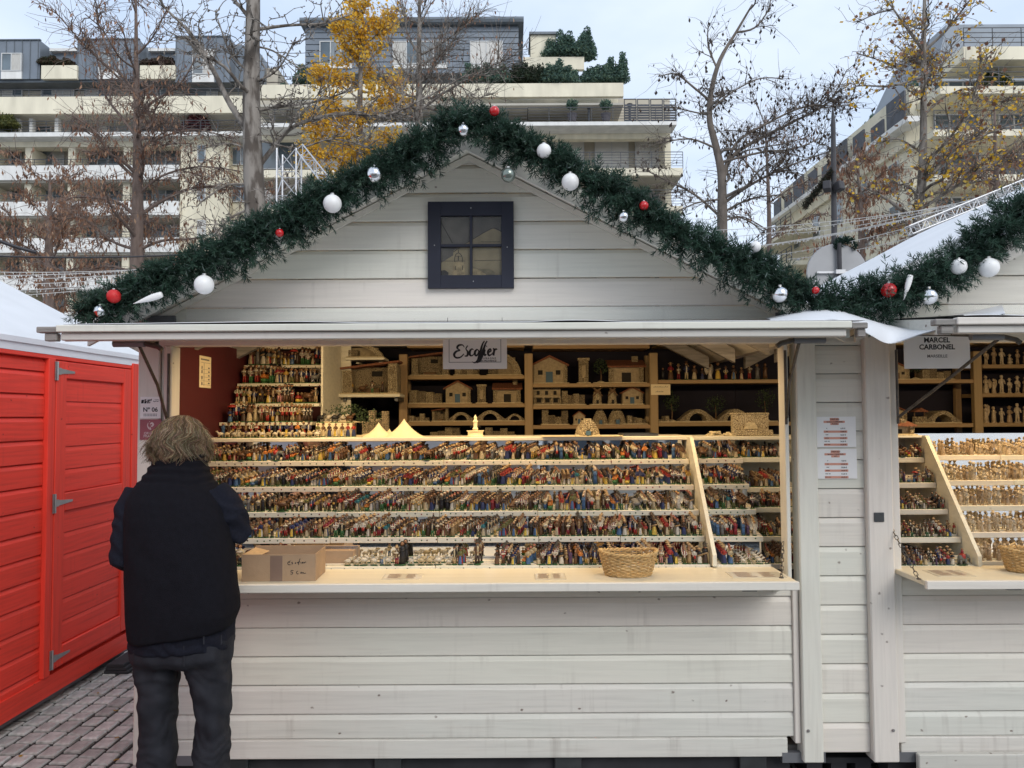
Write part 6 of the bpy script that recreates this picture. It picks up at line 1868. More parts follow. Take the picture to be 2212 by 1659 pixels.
# ================================================================ fir garlands
def garland(name, label, pts, y, rad, seed, dens=600):
    rr = random.Random(seed)
    P3 = [at(u, v, y) for u, v in pts]
    # resample
    path = []
    for i in range(len(P3) - 1):
        n = max(2, int((P3[i + 1] - P3[i]).length / .03))
        for k in range(n): path.append(P3[i].lerp(P3[i + 1], k / n))
    path.append(P3[-1])
    L_ = sum((path[i + 1] - path[i]).length for i in range(len(path) - 1))
    t = thing(name, label, 'garland', path[len(path) // 2])
    m = MB(); m.tube(path[::2] + [path[-1]], .012, 6, col=(.02, .03, .02)); P(m, 'stem', 'leafy', t)
    V, F_, C = [], [], []
    def needle(p, d, ln, wd, c):
        s = d.cross(Vector((rr.uniform(-1, 1), rr.uniform(-1, 1), rr.uniform(-1, 1))))
        s = s.normalized() * wd if s.length > 1e-6 else Vector((wd, 0, 0))
        o = len(V); tip = p + d * ln; mid = p + d * ln * .55 + Vector((0, 0, -.002))
        V.extend([p - s * .6, p + s * .6, mid + s, mid - s, tip]); F_.extend([(o, o + 1, o + 2, o + 3), (o + 3, o + 2, o + 4)]); C.extend([c, c])
    nb = int(L_ * dens)
    for b in range(nb):
        i = rr.randrange(len(path) - 1)
        p0 = path[i].lerp(path[i + 1], rr.random())
        tan = (path[i + 1] - path[i]).normalized()
        # radial direction, biased to the front and sides
        rd = Vector((rr.gauss(0, 1), rr.gauss(-.35, 1), rr.gauss(.05, 1)))
        rd -= tan * rd.dot(tan); rd.normalize()
        if rd.y > .55: rd.y *= -1
        d = (rd + tan * rr.uniform(-.75, .75)).normalized()
        ln = rad * rr.uniform(.75, 1.32)
        ln *= 1 + .30 * mnoise.noise(p0 * 6.5); bend = Vector((0, 0, -1)) * rr.uniform(0, .35)
        q = []
        for k in range(5):
            f = k / 4; q.append(p0 + d * ln * f + bend * ln * f * f * .5)
        tone = rr.uniform(.6, 1.25); br = rr.random() < .10
        base = Vector((.044, .088, .060)) if not br else Vector((.10, .16, .115))
        o = len(V)
        for k in range(4):
            a, e = q[k], q[k + 1]; dd = (e - a).normalized()
            for j in range(9):
                p = a.lerp(e, rr.random()); s = Vector((rr.gauss(0, 1), rr.gauss(0, 1), rr.gauss(0, 1))); s -= dd * s.dot(dd)
                if s.length < 1e-4: continue
                nd_ = (dd * rr.uniform(.5, 1.0) + s.normalized() * .9).normalized()
                c = base * tone * rr.uniform(.7, 1.4)
                if rr.random() < .08: c = Vector((.18, .24, .22))  # a few whitish needles: highlight sheen painted into their colour
                needle(p, nd_, rr.uniform(.024, .040) * (1.0 if k < 3 else .85), rr.uniform(.0014, .0023), tuple(c))
        for j in range(6): needle(q[4], (dd + Vector((rr.gauss(0, .35), rr.gauss(0, .35), rr.gauss(0, .35)))).normalized(), rr.uniform(.018, .03), .0011, tuple(base * tone * 1.3))
    me = bpy.data.meshes.new('fir_needles')
    loc = path[len(path) // 2]
    me.from_pydata([tuple(v - loc) for v in V], [], F_)
    a = me.attributes.new('Col', 'FLOAT_COLOR', 'FACE'); a.data.foreach_set('color', np.array([(*c, 1) for c in C], dtype=np.float32).ravel())
    me.materials.append(MATS['leafy']); me.update()
    o = bpy.data.objects.new('fir_needles', me); COL.objects.link(o); o.parent = t; o['kind'] = 'stuff'
    # wire ties to the roof edge
    m = MB()
    for i in range(4, len(path), 16): m.tube([path[i], path[i] + Vector((0, .10, -.01))], .002, 4)
    P(m, 'wire_ties', 'iron_rod', t, kind='stuff')
    return t
YG = 3.14
garland('fir_garland', 'thick green fir garland along the gable with the black window',
        [(180, 678), (250, 655), (330, 612), (420, 575), (520, 530), (620, 488), (700, 432), (790, 385), (870, 348), (950, 300), (1000, 268), (1060, 283), (1130, 320),
         (1205, 352), (1280, 402), (1360, 447), (1450, 500), (1530, 543), (1610, 580), (1690, 622), (1760, 650), (1812, 656)], YG, .089, 1)
garland('fir_garland', 'thick green fir garland climbing the roof edge beside the tarpaulin',
        [(1828, 650), (1890, 640), (1960, 622), (2030, 588), (2090, 545), (2140, 505), (2185, 470), (2240, 440), (2330, 395), (2450, 335)], YG, .095, 2, dens=620)

# ================================================================ baubles
mat('bauble_white', (.78, .77, .75), .35, .03, 20)
mat('bauble_silver', (.72, .72, .73), .12, .02, 10, metallic=1.0)
mat('bauble_red', (.50, .012, .014), .14, .06, 10, spec=.7)
mat('bauble_red_matt', (.52, .02, .02), .5, .08, 30)
mat('bauble_glass', (.22, .25, .22), .08, .03, 10, metallic=.7)
mat('bauble_cap', (.55, .53, .50), .3, .05, 30, metallic=1)
def bauble(u, v, rpx, kind, label, y=None):
    y = y or YG - .085
    p = at(u, v, y); r_ = rpx * y / F
    t = thing('bauble', label, 'bauble', p)
    m = MB(); m.ball((0, 0, 0), r_, 28, 18); m.build('ball', kind, t, True)
    m = MB(); m.lathe([(r_ * .24, r_ * .95), (r_ * .24, r_ * 1.14), (r_ * .1, r_ * 1.16)], n=10); m.build('cap', 'bauble_cap', t)
    m = MB(); m.tube([(0, 0, r_ * 1.12), (.004, .03, r_ * 1.3), (.0, .085, r_ * 1.1)], .0012, 4); m.build('hanging_loop', 'iron_rod', t)
for a in ((718, 440, 20, 'bauble_white', 'large white bauble between a small red and a silver one on the left slope'),
          (441, 615, 21, 'bauble_white', 'large white bauble low on the left slope over the gable boards'),
          (1175, 326, 16, 'bauble_white', 'white bauble just right of the garland peak'),
          (1232, 393, 19, 'bauble_white', 'large white bauble on the right slope above the window'),
          (1632, 533, 12, 'bauble_white', 'small white bauble half buried in the right slope'),
          (2071, 576, 17, 'bauble_white', 'white bauble left of a larger one on the second garland'),
          (2136, 578, 21, 'bauble_white', 'largest white bauble on the second garland'),
          (216, 672, 13, 'bauble_silver', 'small silver bauble at the garland end beside a red one'),
          (1001, 281, 14, 'bauble_silver', 'silver bauble at the garland peak'),
          (809, 377, 18, 'bauble_silver', 'silver bauble high on the left slope'),
          (1347, 468, 12, 'bauble_silver', 'small silver bauble below a small red one on the right slope'),
          (1685, 636, 18, 'bauble_silver', 'silver bauble hanging above the shutter end'),
          (2007, 640, 18, 'bauble_silver', 'silver bauble hanging under the second garland beside the white cone'),
          (1098, 378, 16, 'bauble_glass', 'greenish glass bauble hanging under the garland peak'),
          (246, 640, 15, 'bauble_red_matt', 'matt red bauble near the garland end'),
          (604, 503, 9, 'bauble_red', 'small red bauble on the left slope'),
          (1068, 240, 11, 'bauble_red', 'red bauble on top of the garland peak'),
          (1391, 444, 10, 'bauble_red', 'small red bauble on the right slope'),
          (1920, 627, 16, 'bauble_red', 'shiny red bauble on the second garland'),
          (1762, 627, 8, 'bauble_red', 'tiny red bauble where the two garlands meet')):
    bauble(*a)
def cone(u0, v0, u1, v1, label, y=YG - .11):
    a, b = at(u0, v0, y), at(u1, v1, y)
    L_ = (b - a).length; d = (b - a).normalized(); M_ = Matrix.Translation(a) @ d.to_track_quat('Z', 'Y').to_matrix().to_4x4()
    m = MB(); prof = []
    for k in range(22):
        f = k / 21; prof.append((max(.0012, L_ * .13 * math.sin(math.pi * min(1, .22 + f * .78)) ** .8 * (1 - f * .55) * (1 + .06 * (k % 2))), L_ * f))
    m.lathe(prof, n=14)
    o = m.build('cone_ornament', 'bauble_white', smooth=True); o.matrix_world = M_
    tag(o, label, 'ornament')
cone(1967, 595, 1952, 648, 'white spindle ornament hanging on the second garland')
cone(350, 636, 288, 656, 'white spindle ornament lying in the garland near its end')
# ================================================================ the man at the counter
mat('skin', (.50, .30, .21), .5, .08, 30, bump=.05, bscale=200)
mat('fleece', (.0065, .0062, .0090), .95, .15, 60, bump=.22, bscale=300, spec=.15)
mat('sleeve', (.008, .009, .016), .9, .25, 120, bump=.3, bscale=400, spec=.2)
mat('denim', (.013, .0135, .018), .85, .35, 14, bump=.35, bscale=500, spec=.2, col2=(.028, .029, .036))
mat('denim_wear', (.06, .06, .07), .85, .2, 30)
mat('leather', (.015, .012, .010), .45, .2, 40)
mat('shirt', (.012, .020, .045), .85, .15, 60)

def remesh(mb, voxel, it, mt, disp=None):
    me = mb.mesh('body_cage', mt)
    ob = bpy.data.objects.new('body_cage', me); COL.objects.link(ob)
    r1 = ob.modifiers.new('r', 'REMESH'); r1.mode = 'VOXEL'; r1.voxel_size = voxel
    s1 = ob.modifiers.new('s', 'SMOOTH'); s1.iterations = it; s1.factor = .5
    dg = bpy.context.evaluated_depsgraph_get()
    out = bpy.data.meshes.new_from_object(ob.evaluated_get(dg))
    bpy.data.objects.remove(ob, do_unlink=True)
    if disp:
        nv = len(out.vertices)
        nor = [v.normal.copy() for v in out.vertices]
        for v, n in zip(out.vertices, nor): v.co += n * disp(v.co, n)
    out.polygons.foreach_set('use_smooth', [True] * len(out.polygons))
    out.materials.clear(); out.materials.append(MATS[mt]); out.update()
    return out
def loft(mb, rings, n=28, p=2.4):
    """rings of (x, y, z, half width, half depth)"""
    vs_, fs = [], []
    for x, y, z, a, b in rings:
        for k in range(n):
            t = 6.28318 * k / n; c, s = math.cos(t), math.sin(t)
            vs_.append((x + a * math.copysign(abs(c) ** (2 / p), c), y + b * math.copysign(abs(s) ** (2 / p), s), z))
    for i in range(len(rings) - 1):
        for k in range(n): fs.append((i * n + k, i * n + (k + 1) % n, (i + 1) * n + (k + 1) % n, (i + 1) * n + k))
    fs.append(tuple(range(n - 1, -1, -1))); fs.append(tuple((len(rings) - 1) * n + k for k in range(n)))
    mb.add(vs_, fs)
def rings_px(rows):
    out = []
    for v, ul, ur, y, b in rows:
        A, B = at(ul, v, y), at(ur, v, y)
        out.append(((A.x + B.x) / 2, y, (A.z + B.z) / 2, abs(B.x - A.x) / 2, b))
    return out
man = thing('person', 'person seen from behind in black fleece vest and dark jeans at the counter', 'person', (at(390, 1300, 2.88).x, 2.88, 0))
def child(me, name, mt=None, label=None):
    me.transform(Matrix.Translation(man.location).inverted())
    o = bpy.data.objects.new(name, me); COL.objects.link(o); o.parent = man
    if label: o['label'] = label
    return o
YH = 3.03
HC = at(392, 968, YH)
LS, LE, LH = at(296, 1068, 2.95), at(270, 1205, 2.87), at(335, 1222, 3.13)
RS_, RE, RH = at(478, 1072, 2.95), at(512, 1143, 2.93), at(492, 1128, 3.20)
# ---- body: one continuous surface
b = MB()
Mh = Matrix.Translation(HC) @ Matrix.Rotation(R(-18), 4, 'X')
b.ball((0, 0, 0), .1, 24, 16, sc=(.76, .95, 1.13), M=Mh)
b.ball((0, .035, -.055), .06, 16, 10, sc=(.95, .95, 1.0), M=Mh)          # jaw
b.tube([Mh @ Vector((0, .088, .015)), Mh @ Vector((0, .112, -.022)), Mh @ Vector((0, .095, -.03))], [.010, .014, .011], 10)   # nose
for s in (-1, 1):
    b.ball((s * .078, -.005, -.012), .028, 12, 8, sc=(.35, .7, 1.1), M=Mh)  # ears
    b.ball((s * .030, .088, .004), .013, 10, 6, sc=(1.1, .5, .5), M=Mh)     # lids
    b.ball((s * .028, .086, .024), .016, 10, 6, sc=(1.4, .5, .35), M=Mh)    # brows
b.ball((0, .092, -.055), .018, 12, 6, sc=(1.3, .5, .3), M=Mh)             # mouth
b.tube([HC + Vector((0, -.03, -.06)), HC + Vector((0, -.055, -.16)), HC + Vector((0, -.07, -.22))], [.056, .058, .075], 14)
loft(b, rings_px([(1395, 315, 475, 2.885, .08), (1300, 310, 480, 2.90, .105), (1180, 300, 482, 2.93, .105), (1090, 305, 470, 2.955, .09), (1050, 320, 455, 2.96, .065), (1032, 350, 430, 2.965, .05)]))
for S, E, Hh, sg in ((LS, LE, LH, 1), (RS_, RE, RH, -1)):
    b.tube([S, S.lerp(E, .5), E, E.lerp(Hh, .5), Hh], [.046, .043, .037, .034, .024], 12)
    d = (Hh - E).normalized(); side = d.cross(Vector((0, 0, 1))).normalized() * sg      # thumb side
    up = side.cross(d).normalized()
    palm = Hh + d * .05
    b.tube([Hh - d * .01, Hh + d * .03, Hh + d * .085], [.022, .030, .028], 12)
    for k, (off, ln) in enumerate(((.026, .066), (.009, .074), (-.009, .070), (-.026, .056))):
        base = Hh + d * .085 + side * off
        b.tube([base - d * .02, base + d * ln * .42, base + d * ln * .72 - Vector((0, 0, ln * .32)), base + d * ln * .70 - Vector((0, 0, ln * .70))], [.0095, .009, .0085, .007], 8)
    tb = Hh + d * .022 + side * .025
    b.tube([tb - side * .015, tb + side * .022 + d * .025, tb + side * .018 + d * .055 - Vector((0, 0, .02)), tb + side * .008 + d * .070 - Vector((0, 0, .038))], [.012, .0105, .0095, .0075], 8)
for uu, s in ((345, -1), (457, 1)):
    b.tube([at(uu, 1400, 2.885), at(uu, 1560, 2.88), at(uu - 2, 1700, 2.88), at(uu, 1828, 2.88)], [.046, .040, .036, .032], 12)
    f0 = at(uu, 1840, 2.88); b.tube([f0 + Vector((0, -.03, 0)), f0 + Vector((s * .01, .06, -.01)), f0 + Vector((s * .02, .15, -.03))], [.034, .034, .022], 10)
body = child(remesh(b, .0055, 4, 'skin'), 'body')
mat('eye', (.6, .6, .58), .2, .02, 5)
m = MB()
for s in (-1, 1): m.ball((s * .030, .0895, .003), .0095, 10, 6, M=Mh)
child(m.mesh('eyes', 'eye', True), 'eyes')

# ---- trousers
def fold(amp, fx, fz, sh):
    def f(p, n):
        a = mnoise.noise(Vector((p.x * fx + p.z * sh, p.y * fx, p.z * fz)))
        c = mnoise.noise(Vector((p.x * 6 - p.z * 9, p.y * 6 + 5, p.z * 14)))
        return amp * (.45 - abs(a) * 2.2) * .6 + amp * c * .7
    return f
b = MB()
loft(b, rings_px([(1352, 292, 498, 2.885, .122), (1385, 289, 500, 2.88, .130), (1412, 291, 499, 2.875, .128), (1426, 296, 497, 2.877, .110), (1432, 306, 488, 2.877, .08)]), p=2.7)
loft(b, rings_px([(1400, 294, 394, 2.88, .100), (1450, 300, 385, 2.88, .090), (1500, 305, 379, 2.885, .084), (1560, 307, 377, 2.89, .078), (1610, 306, 377, 2.885, .076), (1660, 304, 376, 2.88, .075), (1740, 303, 376, 2.875, .075), (1815, 302, 377, 2.875, .078)]), p=2.5)
loft(b, rings_px([(1400, 398, 497, 2.88, .100), (1450, 411, 496, 2.88, .090), (1500, 423, 496, 2.885, .084), (1560, 427, 493, 2.89, .078), (1610, 425, 495, 2.885, .076), (1660, 424, 490, 2.88, .075), (1740, 423, 489, 2.875, .075), (1815, 422, 491, 2.875, .078)]), p=2.5)
def jean_fold(p, n):
    zk = p.z
    knee = math.exp(-((zk - .50) / .13) ** 2) + .9 * math.exp(-((zk - .18) / .10) ** 2) + .7 * math.exp(-((zk - .74) / .06) ** 2)
    f = fold(.0075, 9, 5, 7)(p, n) + .004 * math.sin((p.x * 1.4 + zk) * 42 + 5 * mnoise.noise(p * 6)) * (.3 + knee * .7)
    w = math.sin(zk * 120 + 9 * mnoise.noise(Vector((p.x * 9, p.y * 9, zk * 5))) * 2)
    return f + knee * .0022 * w
trousers = child(remesh(b, .008, 4, 'denim', jean_fold), 'trousers')
m = MB()      # pockets, seam and belt loops
def on_back(u, v, off=.136): q = at(u, v, 2.745); return Vector((q.x, 2.88 - off, q.z))
for u0, u1 in ((312, 372), (418, 478)):
    a = at((u0 + u1) / 2, 1415, 2.745)
child_pts = []
P_seam = [at(397, v, 2.748) for v in (1378, 1400, 1420, 1440)]
m.tube(P_seam, .0022, 5)
for u in (312, 345, 440, 478): m.tube([at(u, 1372, 2.755), at(u, 1392, 2.748)], .0030, 5)
me = m.mesh('seam', 'denim'); child(me, 'seams')['kind'] = 'stuff'

# ---- shoes
for uu, s in ((345, -1), (457, 1)):
    f0 = at(uu, 1840, 2.88); f0.z = 0.018
    b = MB(); loft(b, [(f0.x, 2.93, .019, .042, .135), (f0.x, 2.93, .034, .047, .142), (f0.x, 2.925, .06, .045, .130), (f0.x, 2.89, .085, .038, .085), (f0.x, 2.87, .125, .040, .058)], p=2.6)
    child(remesh(b, .007, 3, 'leather'), 'shoe')

# ---- shirt: sleeves and the hem that shows under the vest
b = MB()
b.tube([LS + Vector((.02, 0, .012)), LS.lerp(LE, .3), LS.lerp(LE, .65), LE, LE + (LH - LE) * .3, LE + (LH - LE) * .75, LH], [.066, .066, .063, .058, .055, .047, .036], 18)
b.tube([RS_ + Vector((-.03, 0, .012)), RS_.lerp(RE, .4), RS_.lerp(RE, .75), RE, RE + (RH - RE) * .3, RE + (RH - RE) * .75, RH], [.068, .066, .062, .058, .055, .047, .036], 18)
loft(b, rings_px([(1398, 288, 500, 2.877, .136), (1380, 287, 501, 2.878, .140), (1330, 290, 500, 2.88, .138), (1150, 292, 490, 2.93, .130), (1070, 300, 474, 2.95, .095), (1040, 325, 452, 2.96, .065)]))
def sleeve_fold(p, n):
    return fold(.006, 10, 8, 6)(p, n) + .003 * math.sin(p.z * 90 + p.x * 60 + 7 * mnoise.noise(p * 8))
shirt = child(remesh(b, .008, 4, 'sleeve', sleeve_fold), 'shirt')

# ---- fleece vest with a turned-up collar
b = MB()
rg = rings_px([(1374, 284, 505, 2.872, .150), (1364, 281, 510, 2.872, .156), (1335, 277, 518, 2.875, .160), (1290, 273, 518, 2.88, .160), (1230, 270, 511, 2.89, .158), (1170, 270, 506, 2.905, .155),
               (1120, 272, 502, 2.92, .150), (1082, 278, 494, 2.935, .138), (1056, 290, 482, 2.945, .118), (1040, 302, 468, 2.955, .105), (1022, 315, 457, 2.968, .094), (1005, 325, 449, 2.978, .088), (992, 333, 443, 2.985, .084)])
loft(b, [(x, y, z, a * .955, d * .96) for x, y, z, a, d in rg], p=2.4)
def vest_fold(p, n):
    q = .010 * mnoise.noise(Vector((p.x * 5, p.y * 5, p.z * 3.2))) + .0045 * mnoise.noise(Vector((p.x * 14 + p.z * 6, p.y * 12, p.z * 9)))
    hem = .004 * math.exp(-((p.z - .875) / .012) ** 2)
    q += hem
    if p.z > 1.43: q += .0035 * math.sin(p.z * 230 + 3 * mnoise.noise(p * 7))
    return q
me = remesh(b, .008, 5, 'fleece', vest_fold)
for v in me.vertices:                      # the hem rides up on the right
    if v.co.z < 1.05: v.co.z += max(0, (v.co.x + 1.33)) * .16 * (1.05 - v.co.z) / .2
vest = child(me, 'vest')
m = MB(); rg2 = rings_px([(1002, 345, 442, 2.985, .078), (985, 347, 437, 2.992, .074)])
pts = []
for k in range(25):
    t = 6.283 * k / 24; x, y, z, a, bb = rg2[1]; pts.append((x + a * math.cos(t), y + bb * math.sin(t), z + .012 * math.sin(t)))
m.tube(pts, .011, 8, caps=False); child(m.mesh('collar', 'fleece', True), 'collar')

# ---- hair: wavy grey-blond mop to the collar
m = MB(); m.ball((0, -.008, .010), .1, 22, 14, sc=(.86, .98, 1.10), M=Mh, col=(.13, .10, .07))
rr = random.Random(6)
tones = [(.27, .185, .105), (.35, .255, .155), (.19, .12, .065), (.11, .072, .04), (.44, .34, .22), (.24, .16, .09)]
for s_ in range(5200):
    fine = s_ > 2000
    phi = rr.uniform(0, 6.283)
    a0 = rr.uniform(.02, 1.30)
    back = -math.sin(phi)                      # +1 at the back of the head
    if back < -.45: a1 = min(a0 + .5, 1.15)
    else: a1 = 1.86 + .36 * max(0, back) + rr.uniform(-.42, .22)
    if a1 < a0 + .3: continue
    lift = rr.uniform(.02, .19)
    side = abs(math.cos(phi))
    flick = (rr.uniform(-.10, .34) if rr.random() < .95 else rr.uniform(.3, .7)) * (1.2 if side > .6 else .7)
    jit = Vector((rr.gauss(0, .035), rr.gauss(0, .035), 0))
    tone = .5 + .5 * mnoise.noise(Vector((math.cos(phi) * 3.1, math.sin(phi) * 3.1, 4)))
    col = tuple(c * rr.uniform(.85, 1.15) * (.72 + .55 * tone) for c in rr.choice(tones))
    pts, rad = [], []
    n = 12
    for k in range(n):
        f = k / (n - 1); a = a0 + (a1 - a0) * f
        q = Vector((math.cos(phi) * 1.6, math.sin(phi) * 1.6, a * 2.3))       # neighbouring locks wave together
        w1 = mnoise.noise(q * 1.5); w2 = mnoise.noise(q * 1.5 + Vector((7, 3, 1)))
        az = phi + (.50 * w1 + jit.x * 1.2) * (.15 + f) + .25 * f * w2
        rfac = 1.04 + lift * math.sin(f * 3.0) + flick * f ** 3 + (.16 * w2 + jit.y * .6) * f
        p = Vector((math.sin(a) * math.cos(az) * .083 * rfac, -.008 + math.sin(a) * math.sin(az) * .100 * rfac, .012 + math.cos(a) * .113 * (1.02 + .35 * (rfac - 1.04)) - .014 * f))
        pts.append(Mh @ p); rad.append((.0008 if fine else .0014) * (math.sin(min(1, f * 2.2 + .3) * 1.57) * (1 - f ** 2 * .8)) + .0003)
    m.tube(pts, rad, 3, caps=False, col=col)
child(m.mesh('hair', 'hair_strand', True), 'hair')
# ================================================================ apartment blocks
mat('cream_wall', (.70, .64, .49), .85, .13, 1.3, bump=.1, bscale=30, stretch=(1, 1, .18))
mat('cream_band', (.74, .68, .53), .85, .12, 1.5, stretch=(1, 1, .2))
mat('pale_parapet', (.73, .72, .69), .8, .12, 1.6, stretch=(1, 1, .2))
mat('beige_wall', (.52, .47, .38), .85, .1, .6)
mat('zinc', (.19, .215, .245), .45, .12, .7, metallic=.3)
mat('zinc_seam', (.15, .17, .19), .5, .1, 2, metallic=.3)
mat('glass_far', (.10, .13, .15), .08, .4, .6, spec=.8)
mat('frame_far', (.55, .55, .54), .6, .05, 3)
mat('shutter_far', (.62, .60, .56), .7, .06, 2, stretch=(1, 1, 30))
mat('rail_far', (.055, .06, .07), .5, .2, 4)
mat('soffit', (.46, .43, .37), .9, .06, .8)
mat('screen_dark', (.075, .08, .095), .6, .2, 3)
mat('pot', (.09, .08, .09), .6, .2, 5)

wr = random.Random(70)
mat('glass_dim', (.20, .22, .23), .15, .3, .5, spec=.7)
mat('curtain_far', (.50, .48, .44), .6, .1, 3, stretch=(6, 6, 1))
def fbox(parent, name, mt, u0, v0, u1, v1, y, d):
    x0, x1, z0, z1 = rect(u0, v0, u1, v1, y)
    m = MB(); m.box(x0, x1, y, y + d, max(z0, 0), z1); return P(m, name, mt, parent)
def fwindow(parent, u0, v0, u1, v1, y, n=2, pane='glass_far', d=.12):
    x0, x1, z0, z1 = rect(u0, v0, u1, v1, y)
    m = MB(); f = .07
    m.box(x0, x1, y, y + d, z0, z0 + f); m.box(x0, x1, y, y + d, z1 - f, z1)
    for k in range(n + 1):
        x = x0 + (x1 - x0 - f) * k / n; m.box(x, x + f, y, y + d, z0 + f, z1 - f)
    w = P(m, 'window', 'frame_far', parent)
    for k in range(n):
        a = x0 + (x1 - x0 - f) * k / n + f; b = x0 + (x1 - x0 - f) * (k + 1) / n
        m = MB(); m.box(a, b, y + .04, y + .06, z0 + f, z1 - f); P(m, 'pane', pane if pane != 'glass_far' else wr.choice(('glass_far', 'glass_far', 'glass_dim', 'curtain_far')), w)
    return w
def frail(parent, u0, v0, u1, v1, y, bars=3, post=24, ret=None):
    x0, x1, z0, z1 = rect(u0, v0, u1, v1, y)
    m = MB()
    for k in range(bars + 1):
        z = z0 + (z1 - z0) * k / bars; r_ = .022 if k == bars else .013
        m.box(x0, x1, y - r_, y + r_, z - r_, z + r_)
    n = max(1, int((u1 - u0) / post))
    for k in range(n + 1):
        x = x0 + (x1 - x0) * k / n; m.box(x - .02, x + .02, y - .015, y + .015, z0, z1)
    return P(m, 'railing', 'rail_far', parent)

# ---- left block
YL = 58.0
bl = thing('apartment_building', 'long cream apartment building with grey zinc dormers behind the left trees', 'building', (at(200, 900, YL).x, YL, 0))
fbox(bl, 'wall', 'beige_wall', -420, 175, 545, 944, YL + 2.6, 6)
for v0, v1 in ((358, 389), (436, 466), (515, 546), (595, 626), (675, 706), (755, 786), (835, 866)):
    fbox(bl, 'balcony_parapet', 'pale_parapet', -420, v0, 386, v1, YL, .25)
    fbox(bl, 'balcony_floor', 'soffit', -420, v1, 386, v1 + 6, YL + .25, 2.4)
    frail(bl, -420, v0 - 13, 386, v0 - 1, YL + .1, 2, 26)
fbox(bl, 'slab_edge', 'pale_parapet', -420, 286, 545, 295, YL - .6, 3.2)
fbox(bl, 'beam', 'cream_band', -420, 296, 388, 318, YL + .5, 1)
fbox(bl, 'parapet', 'cream_band', -420, 209, 545, 246, YL - .2, .3)
fbox(bl, 'balcony_floor', 'soffit', -420, 246, 545, 250, YL + .1, 2.5)
frail(bl, -420, 262, 545, 285, YL - .3, 4, 36)
frail(bl, -420, 194, 545, 209, YL, 3, 30)
for u in (-100, -38, 48, 142, 262):
    fbox(bl, 'pier', 'cream_band', u, 318, u + 15, 944, YL + .6, 2)
fbox(bl, 'stair_wall', 'cream_wall', 387, 297, 492, 944, YL + .3, 2.4)
for v in (313, 395, 475, 560): fwindow(bl, 426, v, 444, v + 38, YL + .2, 1, d=.09)
fbox(bl, 'end_wall', 'cream_wall', 492, 297, 545, 944, YL + 1.2, 1.5)
for v in (318, 398, 478): fwindow(bl, 500, v, 540, v + 38, YL + 1.05, 2)
fbox(bl, 'white_fin', 'pale_parapet', 33 - 1, 250, 40 + 1, 286, YL + .6, .4)
for u in (118, 62, 290): fbox(bl, 'column', 'pale_parapet', u, 250, u + 8, 286, YL + .6, .4)
for vf in (320, 397, 476, 555, 634):
    for u0, u1, n in ((-90, -42, 2), (2, 46, 2), (66, 138, 3), (162, 258, 4), (282, 330, 2), (334, 382, 2)):
        fwindow(bl, u0, vf, u1, vf + 37, YL + 2.4, n)
for u0, u1, n in ((-80, 20, 4), (45, 110, 2), (70 + 62, 190, 3), (205, 280, 3), (300, 380, 3), (400, 470, 3)):
    fwindow(bl, u0, 256, u1, 286, YL + 2.3, n)
fbox(bl, 'attic_wall', 'beige_wall', -420, 150, 600, 211, YL + 2.2, 5)
for u0, u1, n in ((4, 48, 2), (88, 160, 3), (185, 240, 2), (300, 370, 3), (400, 470, 3)):
    fwindow(bl, u0, 183, u1, 208, YL + 2.0, n)
fbox(bl, 'canopy', 'zinc_seam', -420, 171, 545, 178, YL + .6, 2)
# zinc attic boxes with standing seams and curved shoulders
def zinc_box(u0, u1, v0, v1, usid, wu0, wu1, label=None):
    x0, x1, z0, z1 = rect(u0, v0, u1, v1, YL + .4)
    xs = at(usid, v1, YL + .4).x
    m = MB(); m.box(x0, x1, YL + .4, YL + 5, z0, z1)
    poly = [(x1 + .002, z0), (xs, z0)] + [(x1 + (xs - x1) * math.sin(k / 8 * 1.57), z1 - .02 - (z1 - z0) * .42 * (1 - math.cos(k / 8 * 1.57))) for k in range(8, -1, -1)]
    m.prism(poly, YL + 1.6, YL + 6)
    a = P(m, 'zinc_attic', 'zinc', bl)
    m = MB()
    k = x0
    while k < x1: m.box(k - .025, k + .025, YL + .35, YL + .4, z0, z1); k += .62
    k = x1 + .3
    while k < xs - .2: m.box(k - .02, k + .02, YL + 1.56, YL + 1.6, z0, z0 + (z1 - z0) * .55); k += .5
    m.box(x0 - .1, x1 + .05, YL + .3, YL + .5, z1, z1 + .08)
    P(m, 'standing_seams', 'zinc_seam', a, kind='stuff')
    w = fwindow(a, wu0, v0 + 26, wu1, v1 - 18, YL + .25, 2)
    fbox(a, 'window_apron', 'pale_parapet', wu0, v1 - 18, wu1, v1 - 1, YL + .3, .1)
zinc_box(-160, 86, 88, 171, 166, 2, 46)
zinc_box(168, 300, 86, 171, 372, 212, 258)
zinc_box(380, 496, 80, 178, 560, 415, 462)
for u0, u1 in ((89, 166), (302, 378)):
    fbox(bl, 'attic_parapet', 'cream_band', u0, 141, u1, 170, YL + .2, .3)
    fbox(bl, 'attic_back', 'beige_wall', u0, 104, u1, 150, YL + 3.0, .3)
    fbox(bl, 'awning_box', 'pale_parapet', u0 + 18, 104, u1, 110, YL + 1.2, .6)

